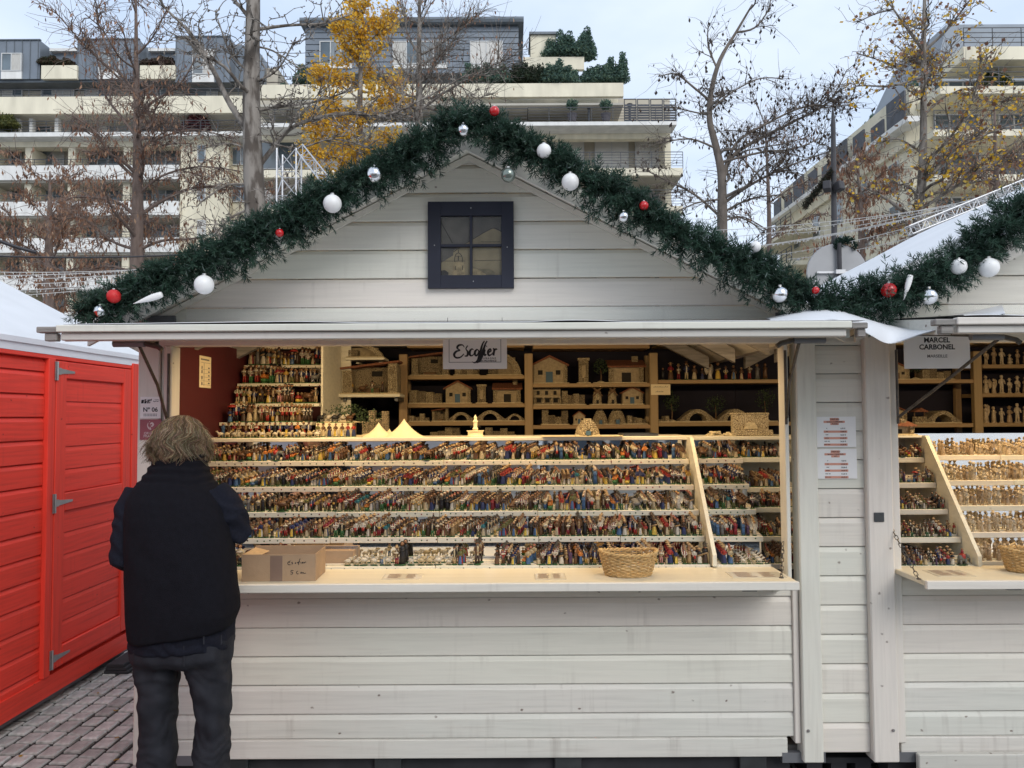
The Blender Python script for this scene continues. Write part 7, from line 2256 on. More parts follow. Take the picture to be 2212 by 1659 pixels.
# ---- central block
YC = 54.0
bc = thing('apartment_building', 'cream apartment building with planted roof terraces behind the garland peak', 'building', (at(1000, 900, YC).x, YC, 0))
fbox(bc, 'wall', 'beige_wall', 548, 215, 1452, 944, YC + 3.0, 8)
x0, x1, z0, z1 = rect(660, 58, 1120, 160, YC + 3)
m = MB(); m.box(x0, x1, YC + 3, YC + 10, z0, z1); za = P(m, 'zinc_attic', 'zinc', bc)
m = MB(); m.box(x0 - .3, x1 + .4, YC + 2.6, YC + 10.2, z1, z1 + .35); m.tube([(x0 - .3, YC + 2.6, z1 + .25), (x1 + .4, YC + 2.6, z1 + .25)], .28, 8); P(m, 'roof_edge', 'zinc_seam', za)
for k in range(8):
    m = MB(); zz = z0 + (z1 - z0) * k / 8
    m.cbox(x0 - .01, x1 + .01, YC + 2.93, YC + 2.998, zz + .02, zz + (z1 - z0) / 8 - .02, .02); P(m, 'zinc_sheet', 'zinc', za)
for u0, u1, n in ((690, 760, 3), (848, 966, 4), (1015, 1086, 2)):
    fwindow(za, u0, 88, u1, 138, YC + 2.75, n, 'shutter_far' if u0 > 1000 else 'glass_far', d=.25)
    fbox(za, 'window_apron', 'pale_parapet', u0, 138, u1, 147, YC + 2.8, .12)
fbox(bc, 'terrace_parapet', 'cream_band', 548, 181, 1347, 210, YC - .3, .4)
x0, x1, z0, z1 = rect(548, 210, 1347, 224, YC - .3)
m = MB(); m.box(x0, x1, YC - .3, YC + 3.0, z0 - .15, z0 + .0); P(m, 'terrace_floor', 'soffit', bc)
fbox(bc, 'terrace_parapet', 'cream_band', 1130, 123, 1262, 150, YC + 2.4, .4)
fbox(bc, 'roof_hut', 'cream_band', 1146, 72, 1200, 123, YC + 3.2, 3)
fbox(bc, 'roof_hut_lid', 'zinc_seam', 1143, 68, 1203, 73, YC + 3.0, 3.4)
fbox(bc, 'balcony_slab', 'pale_parapet', 548, 264, 1462, 272, YC - 1.2, 1.6)
fbox(bc, 'balcony_soffit', 'soffit', 548, 268, 1458, 271, YC + .4, 2.8)
frail(bc, 1140, 232, 1462, 263, YC - 1.1, 5, 45)
frail(bc, 548, 236, 1140, 263, YC - 1.1, 4, 45)
fbox(bc, 'beam', 'cream_band', 1165, 275, 1440, 300, YC + .5, .6)
fbox(bc, 'beam', 'cream_band', 548, 275, 1164, 300, YC + .5, .6)
for u0, u1, n in ((1150, 1195, 2), (1215, 1262, 2), (1272, 1325, 2), (980, 1040, 3), (800, 880, 4), (620, 700, 3)):
    fwindow(bc, u0, 226, u1, 263, YC + 2.7, n)
fbox(bc, 'terrace_beam', 'cream_band', 1000, 214, 1335, 226, YC + 2.2, .4)
for v0, ps in ((303, 1), (385, 0), (467, 0), (549, 0)):
    for u0, u1 in ((1175, 1262), (1285, 1358), (1372, 1440), (1060, 1150), (930, 1040), (800, 900), (660, 770), (560, 640)):
        fwindow(bc, u0, v0, u1, v0 + 62, YC + 2.7, 2, 'shutter_far' if (u0 > 1100 and v0 == 303) or (u0 * 7 + v0) % 3 == 0 else 'glass_far')
    fbox(bc, 'balcony_slab', 'cream_band', 548, v0 + 62, 1475, v0 + 78, YC - 1.6, .4)
    x0, x1, z0, z1 = rect(548, v0 + 62, 1475, v0 + 78, YC - 1.6)
    m = MB(); m.box(x0, x1, YC - 1.2, YC + 3.0, z0 + .02, z0 + .2); P(m, 'balcony_floor', 'soffit', bc)
    frail(bc, 1140, v0 + 26, 1475, v0 + 62, YC - 1.5, 6, 60)
fbox(bc, 'side_wall', 'cream_wall', 1440, 274, 1453, 944, YC + .6, 2.4)
for u in (1272, 1360): 
    m = MB(); a = at(u, 225, YC + .2); c = at(u, 262, YC + .2); m.tube([(a.x, YC + .2, a.z), (a.x, YC + .2, c.z)], .09, 8); m.lathe([(.09, 0), (.22, .35)], c=(a.x, YC + .2, a.z - .35), n=8); P(m, 'column', 'rail_far', bc)
# slatted privacy screens on the corner balcony
for k in range(4):
    u0 = 1348 + k * 28.5; x0, x1, z0, z1 = rect(u0, 213, u0 + 27, 262, YC - 1.0)
    m = MB(); m.box(x0, x0 + .06, YC - 1.0, YC - .94, z0, z1); m.box(x1 - .06, x1, YC - 1.0, YC - .94, z0, z1); m.box(x0 + .06, x1 - .06, YC - 1.0, YC - .94, z1 - .06, z1)
    sc_ = P(m, 'privacy_screen', 'rail_far', bc)
    for j in range(7):
        zz = z0 + (z1 - z0 - .35) * j / 7; m = MB(); m.box(x0 + .06, x1 - .06, YC - .985, YC - .955, zz, zz + (z1 - z0 - .35) / 7 - .05); P(m, 'slat', 'screen_dark', sc_)

# ---- right block: one face running away, one facing us
YRB = 38.0
XC = at(2015, 400, YRB).x
br = thing('apartment_building', 'cream corner apartment building with grey roof behind the yellow-flecked tree', 'building', (XC + 5, YRB, 0))
s_ = lambda v: at(2015, v, YRB).z
m = MB(); m.box(XC, XC + 22, YRB + 2.0, YRB + 22, 0, s_(150)); P(m, 'wall', 'cream_wall', br)
m = MB()
zz0, zz1 = s_(190), 1.68 + (s_(52) - 1.68) * 1.13
m.add([(XC + 1.5, YRB + 3, zz0), (XC + 22, YRB + 3, zz0), (XC + 22, YRB + 13, zz0), (XC + 1.5, YRB + 13, zz0), (XC + 3.8, YRB + 5, zz1), (XC + 22, YRB + 5, zz1), (XC + 22, YRB + 11, zz1), (XC + 3.8, YRB + 11, zz1)],
      [(0, 3, 2, 1), (4, 5, 6, 7), (0, 1, 5, 4), (1, 2, 6, 5), (2, 3, 7, 6), (3, 0, 4, 7)])
P(m, 'mansard_roof', 'zinc', br)
for v0, v1, xo in ((105, 133, 1.6), (190, 206, .4), (283, 297, 0), (380, 394, 0), (480, 494, 0), (580, 594, 0), (690, 704, 0)):
    m = MB(); m.box(XC + xo, XC + 22, YRB - .2, YRB + 2.0, s_(v1), s_(v0)); P(m, 'balcony_slab', 'cream_band', br)
    m = MB()
    for k in range(4):
        zz = s_(v0) + .25 + k * .25; m.box(XC + xo + .1, XC + 22, YRB - .1, YRB - .06, zz, zz + .03)
    for k in range(15): m.box(XC + xo + .1 + k * 1.45, XC + xo + .13 + k * 1.45, YRB - .1, YRB - .06, s_(v0), s_(v0) + 1.0)
    P(m, 'railing', 'rail_far', br)
for v in (140, 215, 305, 402, 502):
    for k in range(4):
        x0 = XC + 1.2 + k * 3.4
        m = MB(); f = .08; zz0, zz1 = s_(v + 62), s_(v)
        m.box(x0, x0 + 2.4, YRB + 1.86, YRB + 1.98, zz0, zz0 + f); m.box(x0, x0 + 2.4, YRB + 1.86, YRB + 1.98, zz1 - f, zz1)
        for j in range(4): m.box(x0 + j * (2.4 - f) / 3, x0 + j * (2.4 - f) / 3 + f, YRB + 1.86, YRB + 1.98, zz0 + f, zz1 - f)
        w = P(m, 'window', 'frame_far', br)
        for j in range(3):
            m = MB(); m.box(x0 + j * (2.4 - f) / 3 + f, x0 + (j + 1) * (2.4 - f) / 3, YRB + 1.9, YRB + 1.92, zz0 + f, zz1 - f); P(m, 'pane', 'glass_far', w)
# the face that runs away: cornice, balcony fronts, tall windows
m = MB(); m.box(XC - .9, XC, YRB + .6, YRB + 22, s_(252), s_(240)); P(m, 'cornice_slab', 'pale_parapet', br)
m = MB(); m.box(XC - .25, XC, YRB + 2.0, YRB + 22, s_(285), s_(252)); P(m, 'frieze', 'cream_band', br)
for k in range(9):
    m = MB(); y0 = YRB + 1 + k * 2.3; m.box(XC - .8, XC - .7, y0, y0 + 1.4 + .5 * (k % 3 == 0), s_(240), s_(240) + (1.5, .9, 1.2)[k % 3]); P(m, 'privacy_screen', 'screen_dark', br)
for k in range(5):
    for v in (300, 400, 500, 600):
        y0 = YRB + 3.2 + k * 3.6
        m = MB(); m.box(XC - .08, XC + .02, y0, y0 + 1.1, s_(v + 66), s_(v)); w = P(m, 'window', 'frame_far', br)
        m = MB(); m.box(XC - .10, XC - .081, y0 + .1, y0 + 1.0, s_(v + 64), s_(v + 2)); P(m, 'pane', 'glass_far', w)
for v in (330, 430, 530, 630):
    m = MB(); m.box(XC - 2.0, XC, YRB + 14, YRB + 22, s_(v + 22), s_(v + 10)); P(m, 'balcony_slab', 'cream_band', br)
    m = MB()
    for k in range(4): m.box(XC - 2.0, XC - 1.95, YRB + 14, YRB + 22, s_(v + 10) + .25 * (k + 1), s_(v + 10) + .25 * (k + 1) + .03)
    for k in range(9): m.box(XC - 2.0, XC - 1.95, YRB + 14 + k, YRB + 14.04 + k, s_(v + 10), s_(v + 10) + 1.0)
    P(m, 'railing', 'rail_far', br)

# ================================================================ plants on the terraces
def leaf_cloud(parent, name, blobs, n, size, cols, seed, squash=1.0, droop=0.0):
    """leaf-sized faces spread through ellipsoids given as (centre, (rx, ry, rz))"""
    rr = random.Random(seed); V, F_, C = [], [], []
    vol = [b[1][0] * b[1][1] * b[1][2] for b in blobs]
    base = parent.matrix_basis.to_translation()
    for k in range(n):
        c, r_ = rr.choices(blobs, vol)[0]
        a, e, q = rr.uniform(0, 6.283), rr.uniform(-1, 1), rr.random() ** .38
        s = math.sqrt(1 - e * e)
        q *= 1 + .25 * mnoise.noise(Vector((math.cos(a) * 2.2, math.sin(a) * 2.2, e * 2.2 + seed)))
        p = Vector((c[0] + math.cos(a) * s * r_[0] * q, c[1] + math.sin(a) * s * r_[1] * q, c[2] + e * r_[2] * q)) - base
        u_ = Vector((rr.gauss(0, 1), rr.gauss(0, 1), rr.gauss(0, 1) - droop)).normalized()
        w_ = u_.cross(Vector((rr.gauss(0, 1), rr.gauss(0, 1), rr.gauss(0, 1)))).normalized()
        l = size * rr.uniform(.6, 1.4); o = len(V)
        V.extend([p - u_ * l * .5, p - w_ * l * .22 * squash, p + u_ * l * .5, p + w_ * l * .22 * squash]); F_.append((o, o + 1, o + 2, o + 3))
        cc = rr.choice(cols); f = rr.uniform(.75, 1.25); C.append((cc[0] * f, cc[1] * f, cc[2] * f))
    me = bpy.data.meshes.new(name); me.from_pydata([tuple(v) for v in V], [], F_)
    a = me.attributes.new('Col', 'FLOAT_COLOR', 'FACE'); a.data.foreach_set('color', np.array([(*c, 1) for c in C], dtype=np.float32).ravel())
    me.materials.append(MATS['leafy']); me.update()
    o = bpy.data.objects.new(name, me); COL.objects.link(o); o.parent = parent; o['kind'] = 'stuff'
    return o
GREENS = [(.14, .23, .17), (.12, .20, .165), (.19, .27, .18), (.09, .16, .13)]
def conifer(u, v0, v1, wpx, y, label, seed, tips=4, cols=GREENS, name='conifer_shrub'):
    p = at(u, v1, y); s = y / F; h = (v1 - v0) * s; w = wpx * s
    t = thing(name, label, 'shrub', p)
    m = MB(); m.tube([p, p + Vector((0, 0, h * .7))], [.09, .03], 6); P(m, 'stem', 'bark', t)
    rr = random.Random(seed); blobs = []
    for k in range(tips):
        f = (k + .5) / tips - .5; hh = h * rr.uniform(.62, 1.12)
        c = p + Vector((f * w, rr.uniform(-.4, .4), 0))
        for j in range(5):
            g = j / 5; blobs.append(((c.x + rr.uniform(-.1, .1), c.y, c.z + hh * (.12 + g * .82)), (w / tips * 1.35 * (1 - g * .88) + .06, w / tips * 1.1 * (1 - g * .7) + .15, hh * .16)))
    leaf_cloud(t, 'foliage', blobs, 2600 + tips * 700, .22, cols, seed, 1.0)
mat('bark', (.15, .125, .105), .9, .3, 9, bump=1.0, bscale=26, stretch=(1, 1, .35))
mat('bark_grey', (.10, .082, .068), .9, .35, 7, bump=1.6, bscale=16, stretch=(1, 1, .3), col2=(.27, .24, .21), detail=8)
_r = next(n for n in MATS['bark_grey'].node_tree.nodes if n.type == 'VALTORGB').color_ramp
_r.elements[0].position = .42; _r.elements[1].position = .58
mat('bark_red', (.17, .125, .105), .9, .3, 12, bump=1.0, bscale=30, stretch=(1, 1, .25))
conifer(1228, 62, 123, 92, YC + 2.9, 'pointed dark conifer hedge on the higher roof terrace', 3, 5)
conifer(1265, 48, 125, 30, YC + 2.9, 'tallest pointed conifer at the corner of the higher terrace', 4, 2)
conifer(1050, 122, 181, 90, YC + .5, 'dark hedge on the terrace in front of the zinc attic', 5, 5)
conifer(1150, 128, 181, 90, YC + .5, 'dark olive hedge in the middle of the planted terrace', 6, 5, [(.05, .075, .04), (.04, .06, .04), (.07, .08, .05)])
conifer(1215, 120, 184, 70, YC + .4, 'spreading conifer leaning over the terrace parapet', 7, 4)
conifer(1290, 118, 181, 52, YC + .5, 'dark green conifer next to the corner shrubs', 8, 3)
conifer(1330, 108, 181, 40, YC + .5, 'bushy conifer at the very corner of the terrace', 9, 3)
conifer(652, 130, 185, 14, YC + 2, 'slim columnar cypress beside the zinc attic', 10, 1)
conifer(610, 182, 208, 60, YC + 1, 'low green shrubs below the columnar cypress', 11, 4)
conifer(120, 118, 141, 60, YL + .6, 'brownish shrub in the balcony box between zinc dormers', 12, 4, [(.12, .07, .05), (.09, .07, .04), (.06, .07, .04)])
conifer(340, 120, 142, 60, YL + .6, 'reddish shrub in the balcony box beside the big trunk', 13, 4, [(.10, .06, .05), (.07, .06, .04)])
conifer(420, 240, 284, 46, YL + .6, 'red-leaved bush on the long balcony behind the rusty tree', 14, 3, [(.15, .045, .05), (.12, .04, .04)])
conifer(8, 238, 276, 46, YL - .2, 'yellow-green bush on the left end of the long balcony', 15, 3, [(.17, .17, .05), (.12, .14, .05)])
conifer(1888, 235, 330, 40, YRB + 16, 'dark shrub row on the far roof terrace by the lamp pole', 16, 4)
conifer(1950, 205, 290, 60, YRB + 8, 'dark shrub on the roof edge of the corner building', 17, 4)
for k_ in range(5): conifer(1868 + k_ * 30, 270 - k_ * 24, 325 - k_ * 18, 26, YRB + 19 - k_ * 3.6, ('small rounded shrub', 'pale olive shrub', 'dark bushy shrub', 'brownish shrub', 'tall green shrub')[k_] + ' among the dark roof screens of the corner building', 120 + k_, 2, ([(.12, .14, .07)], [(.16, .16, .09)], GREENS, [(.14, .10, .06)], GREENS)[k_])
conifer(2000, 165, 240, 40, YRB + 3, 'yellow-green shrub at the roof corner of the corner building', 18, 3, [(.14, .16, .05), (.06, .09, .04)])
conifer(2150, 150, 188, 50, YRB + .9, 'pale green bush on the balcony of the corner building', 19, 3, [(.15, .17, .06), (.08, .11, .05)])
for k, (u, lab) in enumerate(((1236, 'dark potted plant on the balcony under the conifers, left of the column'), (1309, 'dark potted plant on the balcony under the conifers, right of the column'))):
    p = at(u, 263, YC - .7); t = thing('potted_plant', lab, 'potted plant', p)
    m = MB(); m.lathe([(.26, 0), (.36, .5), (.38, .55), (.32, .55)], c=p, n=12); P(m, 'pot', 'pot', t)
    m = MB(); m.tube([p + Vector((0, 0, .5)), p + Vector((0, 0, 1.1))], .03, 5); P(m, 'stem', 'bark', t)
    leaf_cloud(t, 'foliage', [((p.x, p.y, p.z + 1.2), (.45, .4, .38))], 350, .2, GREENS, 50 + k)

# ================================================================ trees
def grow(mb, pts, r0, r1, n): 
    k = len(pts) - 1
    mb.tube(pts, [r0 + (r1 - r0) * i / k for i in range(k + 1)], n, caps=False)
def smooth_path(P_, sub=4):
    out = []
    for i in range(len(P_) - 1):
        for k in range(sub):
            out.append(crm(P_[max(i - 1, 0)], P_[i], P_[i + 1], P_[min(i + 2, len(P_) - 1)], k / sub))
    out.append(P_[-1]); return out
def tree(name, label, y, trunk, limbs, bark, seed, twig_len=1.2, twigs=9, sub=5, leaf=None, droop=.25, spur=0, auto=0, auto_len=2.0, group=None, up=.25, twig_r=.012, lift=0):
    """trunk: (u, v, width px); limbs: pixel polylines with base width px. Sub-branches and twigs grow from every limb."""
    rr = random.Random(seed); s = y / F
    TP = [at(u, v, y) for u, v, w in trunk]; TR = [max(.02, w * s / 2) for _, _, w in trunk]
    base = Vector((TP[0].x, y, 0))
    if TP[0].z > .1: TP = [Vector((TP[0].x + .02, y, 0))] + TP; TR = [TR[0] * 1.25] + TR
    t = thing(name, label, 'tree', base, group)
    tp = smooth_path(TP); tr = []
    for i in range(len(TR) - 1):
        for k in range(4): tr.append(TR[i] + (TR[i + 1] - TR[i]) * k / 4)
    tr.append(TR[-1])
    for i in range(len(tp)): tr[i] *= 1 + .06 * mnoise.noise(tp[i] * 1.7)
    m = MB(); m.tube(tp, tr, 14); P(m, 'trunk', bark, t, True)
    mb, tw = MB(), MB()
    ends = []
    L_ = []
    for lm in limbs:
        pts = lm[0]; w0 = lm[1]
        dy = rr.uniform(-.5, .5) * len(pts)
        pp = [at(u, v, y) for u, v in pts]
        ln = sum((pp[i + 1] - pp[i]).length for i in range(len(pp) - 1))
        slope = rr.uniform(-.45, .45)
        acc = 0; q = [pp[0]]
        for i in range(1, len(pp)):
            acc += (pp[i] - pp[i - 1]).length
            yy = y + slope * acc; q.append(at(pts[i][0], pts[i][1], yy))
        L_.append((smooth_path(q), w0 * s / 2, ln))
    for k in range(auto):                       # limbs that come towards or go away from the viewer
        i = rr.randrange(len(tp) // 4, len(tp) - 1); a = rr.choice([rr.uniform(.6, 2.5), rr.uniform(3.8, 5.7)])
        ln = auto_len * rr.uniform(.5, 1.1) * (1.15 - .6 * i / len(tp)); d = Vector((math.cos(a) * .8, math.sin(a), up + rr.uniform(-.1, .35)))
        q = [tp[i]]
        for j in range(1, 5): q.append(tp[i] + d * ln * j / 4 + Vector((rr.uniform(-.1, .1), 0, rr.uniform(-.1, .1) + .12 * ln * (j / 4) ** 2)) * 1.0)
        L_.append((smooth_path(q, 3), min(tr[i] * .4, .05), ln))
    for path, r0, ln in L_:
        grow(mb, path, max(r0, .022), .011, 6)
        nsub = max(2, int(sub * ln / 2))
        for b in range(nsub):
            i = rr.randrange(max(1, len(path) // 6), len(path) - 1); f = i / len(path)
            tan = (path[i + 1] - path[i]).normalized()
            d = (tan * .8 + Vector((rr.gauss(0, .6), rr.gauss(0, .6), rr.gauss(up, .45)))).normalized()
            bl_ = ln * rr.uniform(.18, .42) * (1 - f * .45)
            q = [path[i]]
            for j in range(1, 5):
                q.append(path[i] + d * bl_ * j / 4 + Vector((rr.gauss(0, .03), rr.gauss(0, .03), rr.gauss(0, .03) - droop * .25 * bl_ * (j / 4) ** 2)))
            grow(mb, q, max(r0 * .4 * (1 - f * .5), .014), .008, 4)
            ends.append((q, bl_))
        ends.append((path[len(path) // 3:], ln * .7))
    leaves_at = []
    for q, bl_ in ends:
        nt = max(3, int(twigs * bl_ / 1.2))
        for k in range(nt):
            i = rr.randrange(0, len(q) - 1); p0 = q[i].lerp(q[i + 1], rr.random()); tan = (q[i + 1] - q[i]).normalized()
            d = (tan * .9 + Vector((rr.gauss(0, .7), rr.gauss(0, .7), rr.gauss(up * .6, .6)))).normalized()
            tl = twig_len * rr.uniform(.3, 1.0)
            pts = [p0]
            for j in range(1, 4):
                pts.append(p0 + d * tl * j / 3 + Vector((rr.gauss(0, .04), rr.gauss(0, .04), rr.gauss(0, .04) - droop * tl * .35 * (j / 3) ** 2)))
            tw.tube(pts, [twig_r, twig_r * .8, twig_r * .6, twig_r * .4], 3, caps=False)
            leaves_at.append(pts)
            for z_ in range(spur):              # short spurs of the ginkgo
                f = rr.random() * 2.99; j = int(f); pp = pts[j].lerp(pts[j + 1], f - j)
                sd = Vector((rr.gauss(0, 1), rr.gauss(0, 1), rr.gauss(.3, 1))).normalized()
                tw.tube([pp, pp + sd * .06], [twig_r * 1.1, twig_r * .9], 3, caps=False)
    P(mb, 'branches', bark, t, True, kind='stuff')
    P(tw, 'twigs', bark, t, kind='stuff')
    if leaf:
        V, F_, C = [], [], []
        for pts in leaves_at:
            if rr.random() > leaf.get('share', 1): continue
            mid = pts[2]
            keep = leaf['where'](mid) if 'where' in leaf else 1
            n = leaf['n'] * keep
            n = int(n) + (1 if rr.random() < n - int(n) else 0)
            for k in range(n):
                f = rr.random() * 2.99; j = int(f); p = pts[j].lerp(pts[j + 1], f - j)
                sz = leaf['size'] * rr.uniform(.6, 1.35)
                if leaf['kind'] == 'hang':
                    d = Vector((rr.gauss(0, .25), rr.gauss(0, .25), -1)).normalized(); w_ = Vector((rr.gauss(0, 1), rr.gauss(0, 1), 0)).normalized() * sz * leaf.get('w', .16)
                    p = p + d * sz * .1
                else:
                    d = Vector((rr.gauss(0, 1), rr.gauss(0, 1), rr.gauss(-.2, 1))).normalized(); w_ = d.cross(Vector((rr.gauss(0, 1), rr.gauss(0, 1), rr.gauss(0, 1)))).normalized() * sz * .5
                    p = p + Vector((rr.gauss(0, 1), rr.gauss(0, 1), rr.gauss(0, 1))) * leaf.get('spread', .05)
                o = len(V); V.extend([p, p + d * sz * .55 + w_, p + d * sz, p + d * sz * .55 - w_]); F_.append((o, o + 1, o + 2, o + 3))
                c = rr.choice(leaf['cols']); g = rr.uniform(.75, 1.2); C.append((c[0] * g, c[1] * g, c[2] * g))
        if V:
            me = bpy.data.meshes.new('foliage'); me.from_pydata([tuple(v - base) for v in V], [], F_)
            a = me.attributes.new('Col', 'FLOAT_COLOR', 'FACE'); a.data.foreach_set('color', np.array([(*c, 1) for c in C], dtype=np.float32).ravel())
            me.materials.append(MATS['leafy']); me.update()
            o = bpy.data.objects.new('foliage', me); COL.objects.link(o); o.parent = t; o['kind'] = 'stuff'
    return t
RUST = [(.36, .19, .115), (.44, .25, .16), (.27, .135, .088), (.50, .32, .21)]
GOLD = [(.95, .56, .045), (.97, .63, .08), (.90, .50, .04), (.97, .70, .17)]
CONE = [(.075, .055, .045), (.11, .08, .06), (.06, .045, .04)]
# rusty larch-like tree at the left
tree('larch_tree', 'rusty brown half-bare larch at the left, trunk reaching the hut roof', 18,
     [(297, 900, 34), (297, 640, 32), (296, 560, 28), (297, 470, 25), (298, 380, 22), (297, 300, 18), (296, 230, 15), (294, 150, 11), (294, 60, 7), (292, -60, 3)],
     [([(297, 470), (340, 440), (420, 405), (500, 405), (560, 412)], 9), ([(297, 470), (250, 435), (170, 425), (120, 440)], 9), ([(298, 390), (250, 345), (205, 290), (165, 270)], 8),
      ([(298, 300), (260, 250), (225, 200), (215, 130)], 8), ([(297, 250), (330, 220), (390, 180), (430, 110)], 8), ([(300, 540), (350, 520), (420, 515), (470, 500)], 8),
      ([(296, 540), (240, 520), (180, 470), (120, 480)], 8), ([(298, 420), (350, 380), (430, 360), (520, 370)], 6), ([(297, 330), (340, 300), (420, 280), (500, 300)], 6),
      ([(296, 200), (255, 150), (215, 60), (210, 10)], 6), ([(294, 120), (330, 80), (360, 20)], 5), ([(296, 590), (230, 575), (150, 590), (80, 560)], 7), ([(297, 590), (360, 570), (420, 560)], 6)],
     'bark_red', 3, twig_len=1.1, twigs=17, sub=8, twig_r=.008, auto=16, auto_len=2.6, droop=.45, up=.15,
     leaf=dict(kind='hang', n=4.5, size=.12, cols=RUST, w=.16, where=lambda p: 1.5 if p.z < 6.0 else (.8 if p.z < 8.0 else .30)))
tree('larch_tree', 'low rusty larch behind the red hut roof', 24,
     [(105, 900, 26), (105, 640, 22), (106, 520, 16), (108, 430, 8), (108, 370, 3)],
     [([(105, 620), (60, 590), (10, 590)], 6), ([(105, 610), (160, 580), (220, 585)], 6), ([(105, 560), (50, 530), (0, 500)], 6), ([(106, 540), (150, 500), (200, 480)], 6), ([(106, 480), (70, 440), (40, 410)], 4), ([(107, 470), (140, 430), (160, 400)], 4)],
     'bark_red', 4, twig_len=1.1, twigs=12, sub=7, auto=12, auto_len=2.6, droop=.5, leaf=dict(kind='hang', n=8, size=.15, cols=RUST, w=.16))
# thick bare ginkgo trunk
tree('ginkgo_tree', 'bare ginkgo with a thick furrowed trunk and knobbly branches', 15,
     [(560, 900, 52), (556, 620, 50), (552, 470, 46), (548, 380, 43), (545, 300, 40), (543, 220, 37), (544, 140, 34), (546, 60, 31), (548, -60, 27), (548, -240, 20)],
     [([(545, 290), (500, 230), (465, 160), (430, 100), (400, 60), (360, 20), (330, -20)], 15), ([(548, 50), (515, 10), (480, -30)], 12), ([(548, 65), (620, 55), (700, 50), (760, 30)], 8),
      ([(550, 240), (610, 230), (680, 220), (760, 195)], 7), ([(552, 370), (590, 320), (640, 270), (740, 245), (830, 250), (930, 205), (1010, 160)], 12), ([(552, 480), (600, 420), (680, 380)], 6),
      ([(545, 400), (490, 400), (430, 440)], 6), ([(545, 330), (500, 310), (440, 320)], 5), ([(548, 450), (500, 470), (440, 530)], 6), ([(546, 100), (590, 110), (650, 150)], 5), ([(545, 180), (600, 150), (640, 80)], 5),
      ([(545, 160), (500, 120), (470, 40)], 6), ([(553, 300), (640, 320), (720, 300), (800, 320)], 5)],
     'bark_grey', 5, twig_len=1.0, twigs=8, sub=5, spur=5, auto=6, auto_len=2.2, droop=.05, up=.2, twig_r=.011)
# yellow ginkgo
def gold_where(p): return 1.0
tree('ginkgo_tree', 'slender ginkgo in full golden yellow leaf', 28,
     [(778, 900, 22), (778, 500, 19), (777, 360, 16), (777, 250, 13), (779, 150, 9), (782, 60, 6), (786, -30, 3)],
     [([(777, 330), (730, 300), (680, 290)], 5), ([(777, 330), (820, 300), (850, 300)], 5), ([(777, 270), (730, 240), (700, 225)], 5), ([(777, 260), (830, 225), (880, 215)], 5), ([(777, 215), (730, 180), (690, 155)], 5),
      ([(778, 200), (825, 195), (860, 175)], 4), ([(779, 150), (745, 100), (725, 60)], 4), ([(779, 150), (815, 110), (838, 40)], 5), ([(782, 80), (765, 30), (760, -10)], 3), ([(777, 360), (720, 340), (670, 330)], 4), ([(777, 380), (740, 370), (700, 380)], 4),
      ([(777, 300), (720, 270), (670, 265)], 4), ([(778, 180), (710, 165), (690, 175)], 3), ([(782, 100), (820, 70), (848, 30)], 4)],
     'bark_grey', 6, twig_len=.75, twigs=13, sub=7, auto=12, auto_len=1.5, droop=.05, up=.3, twig_r=.014, leaf=dict(kind='fan', n=18, size=.105, cols=GOLD, spread=.11))
# bare tree right of it
tree('bare_tree', 'tall grey bare tree right of the golden ginkgo', 24,
     [(905, 900, 24), (905, 400, 19), (905, 250, 16), (906, 180, 14), (905, 110, 11), (906, 40, 8), (906, -80, 4)],
     [([(905, 240), (960, 200), (1030, 160), (1110, 120)], 6), ([(905, 180), (870, 150), (840, 90)], 5), ([(905, 180), (950, 130), (1010, 40)], 5), ([(906, 120), (880, 70), (870, 10)], 4), ([(906, 120), (960, 90), (1050, 20)], 5),
      ([(905, 210), (860, 200), (820, 160)], 4), ([(906, 60), (930, 10), (960, -20)], 4), ([(905, 260), (840, 240), (800, 270)], 4), ([(905, 230), (980, 240), (1060, 200)], 4)],
     'bark_grey', 7, twig_len=1.3, twigs=17, sub=8, auto=10, auto_len=2.4, droop=.15, up=.45, twig_r=.009, leaf=dict(kind='hang', n=.7, size=.12, cols=RUST, w=.2))
# curved cone-bearing tree on the right
tree('swamp_cypress', 'bare tree with forked curved limbs and hanging dark cones', 18,
     [(1560, 900, 30), (1560, 620, 26), (1560, 470, 22), (1560, 420, 20), (1558, 370, 18), (1545, 310, 15), (1533, 260, 13), (1536, 200, 11), (1555, 130, 9), (1590, 70, 6), (1625, 10, 3)],
     [([(1560, 400), (1580, 340), (1640, 300), (1720, 260), (1790, 220), (1830, 150)], 11), ([(1560, 380), (1590, 310), (1650, 270), (1740, 230), (1810, 230)], 8), ([(1562, 440), (1620, 400), (1700, 360), (1800, 325)], 8),
      ([(1536, 220), (1500, 190), (1460, 160), (1425, 165)], 6), ([(1550, 150), (1530, 100), (1530, 50)], 5), ([(1590, 70), (1630, 60), (1660, 20), (1665, -20)], 5), ([(1558, 470), (1500, 420), (1440, 390), (1380, 360)], 7), ([(1545, 320), (1490, 300), (1420, 310)], 5),
      ([(1560, 460), (1620, 430), (1690, 420)], 6), ([(1560, 480), (1600, 470), (1650, 500)], 5), ([(1560, 430), (1500, 440), (1440, 470)], 5), ([(1534, 240), (1580, 200), (1640, 170), (1690, 170)], 5), ([(1560, 350), (1640, 330), (1720, 320), (1790, 290)], 6), ([(1536, 250), (1490, 240), (1450, 230)], 4)],
     'bark', 8, twig_len=.9, twigs=18, sub=8, auto=8, auto_len=1.8, droop=.5, up=.25, twig_r=.0065, leaf=dict(kind='hang', n=1.1, size=.10, cols=CONE, w=.30, where=lambda p: 1.2 if p.z > 7.2 else .6))
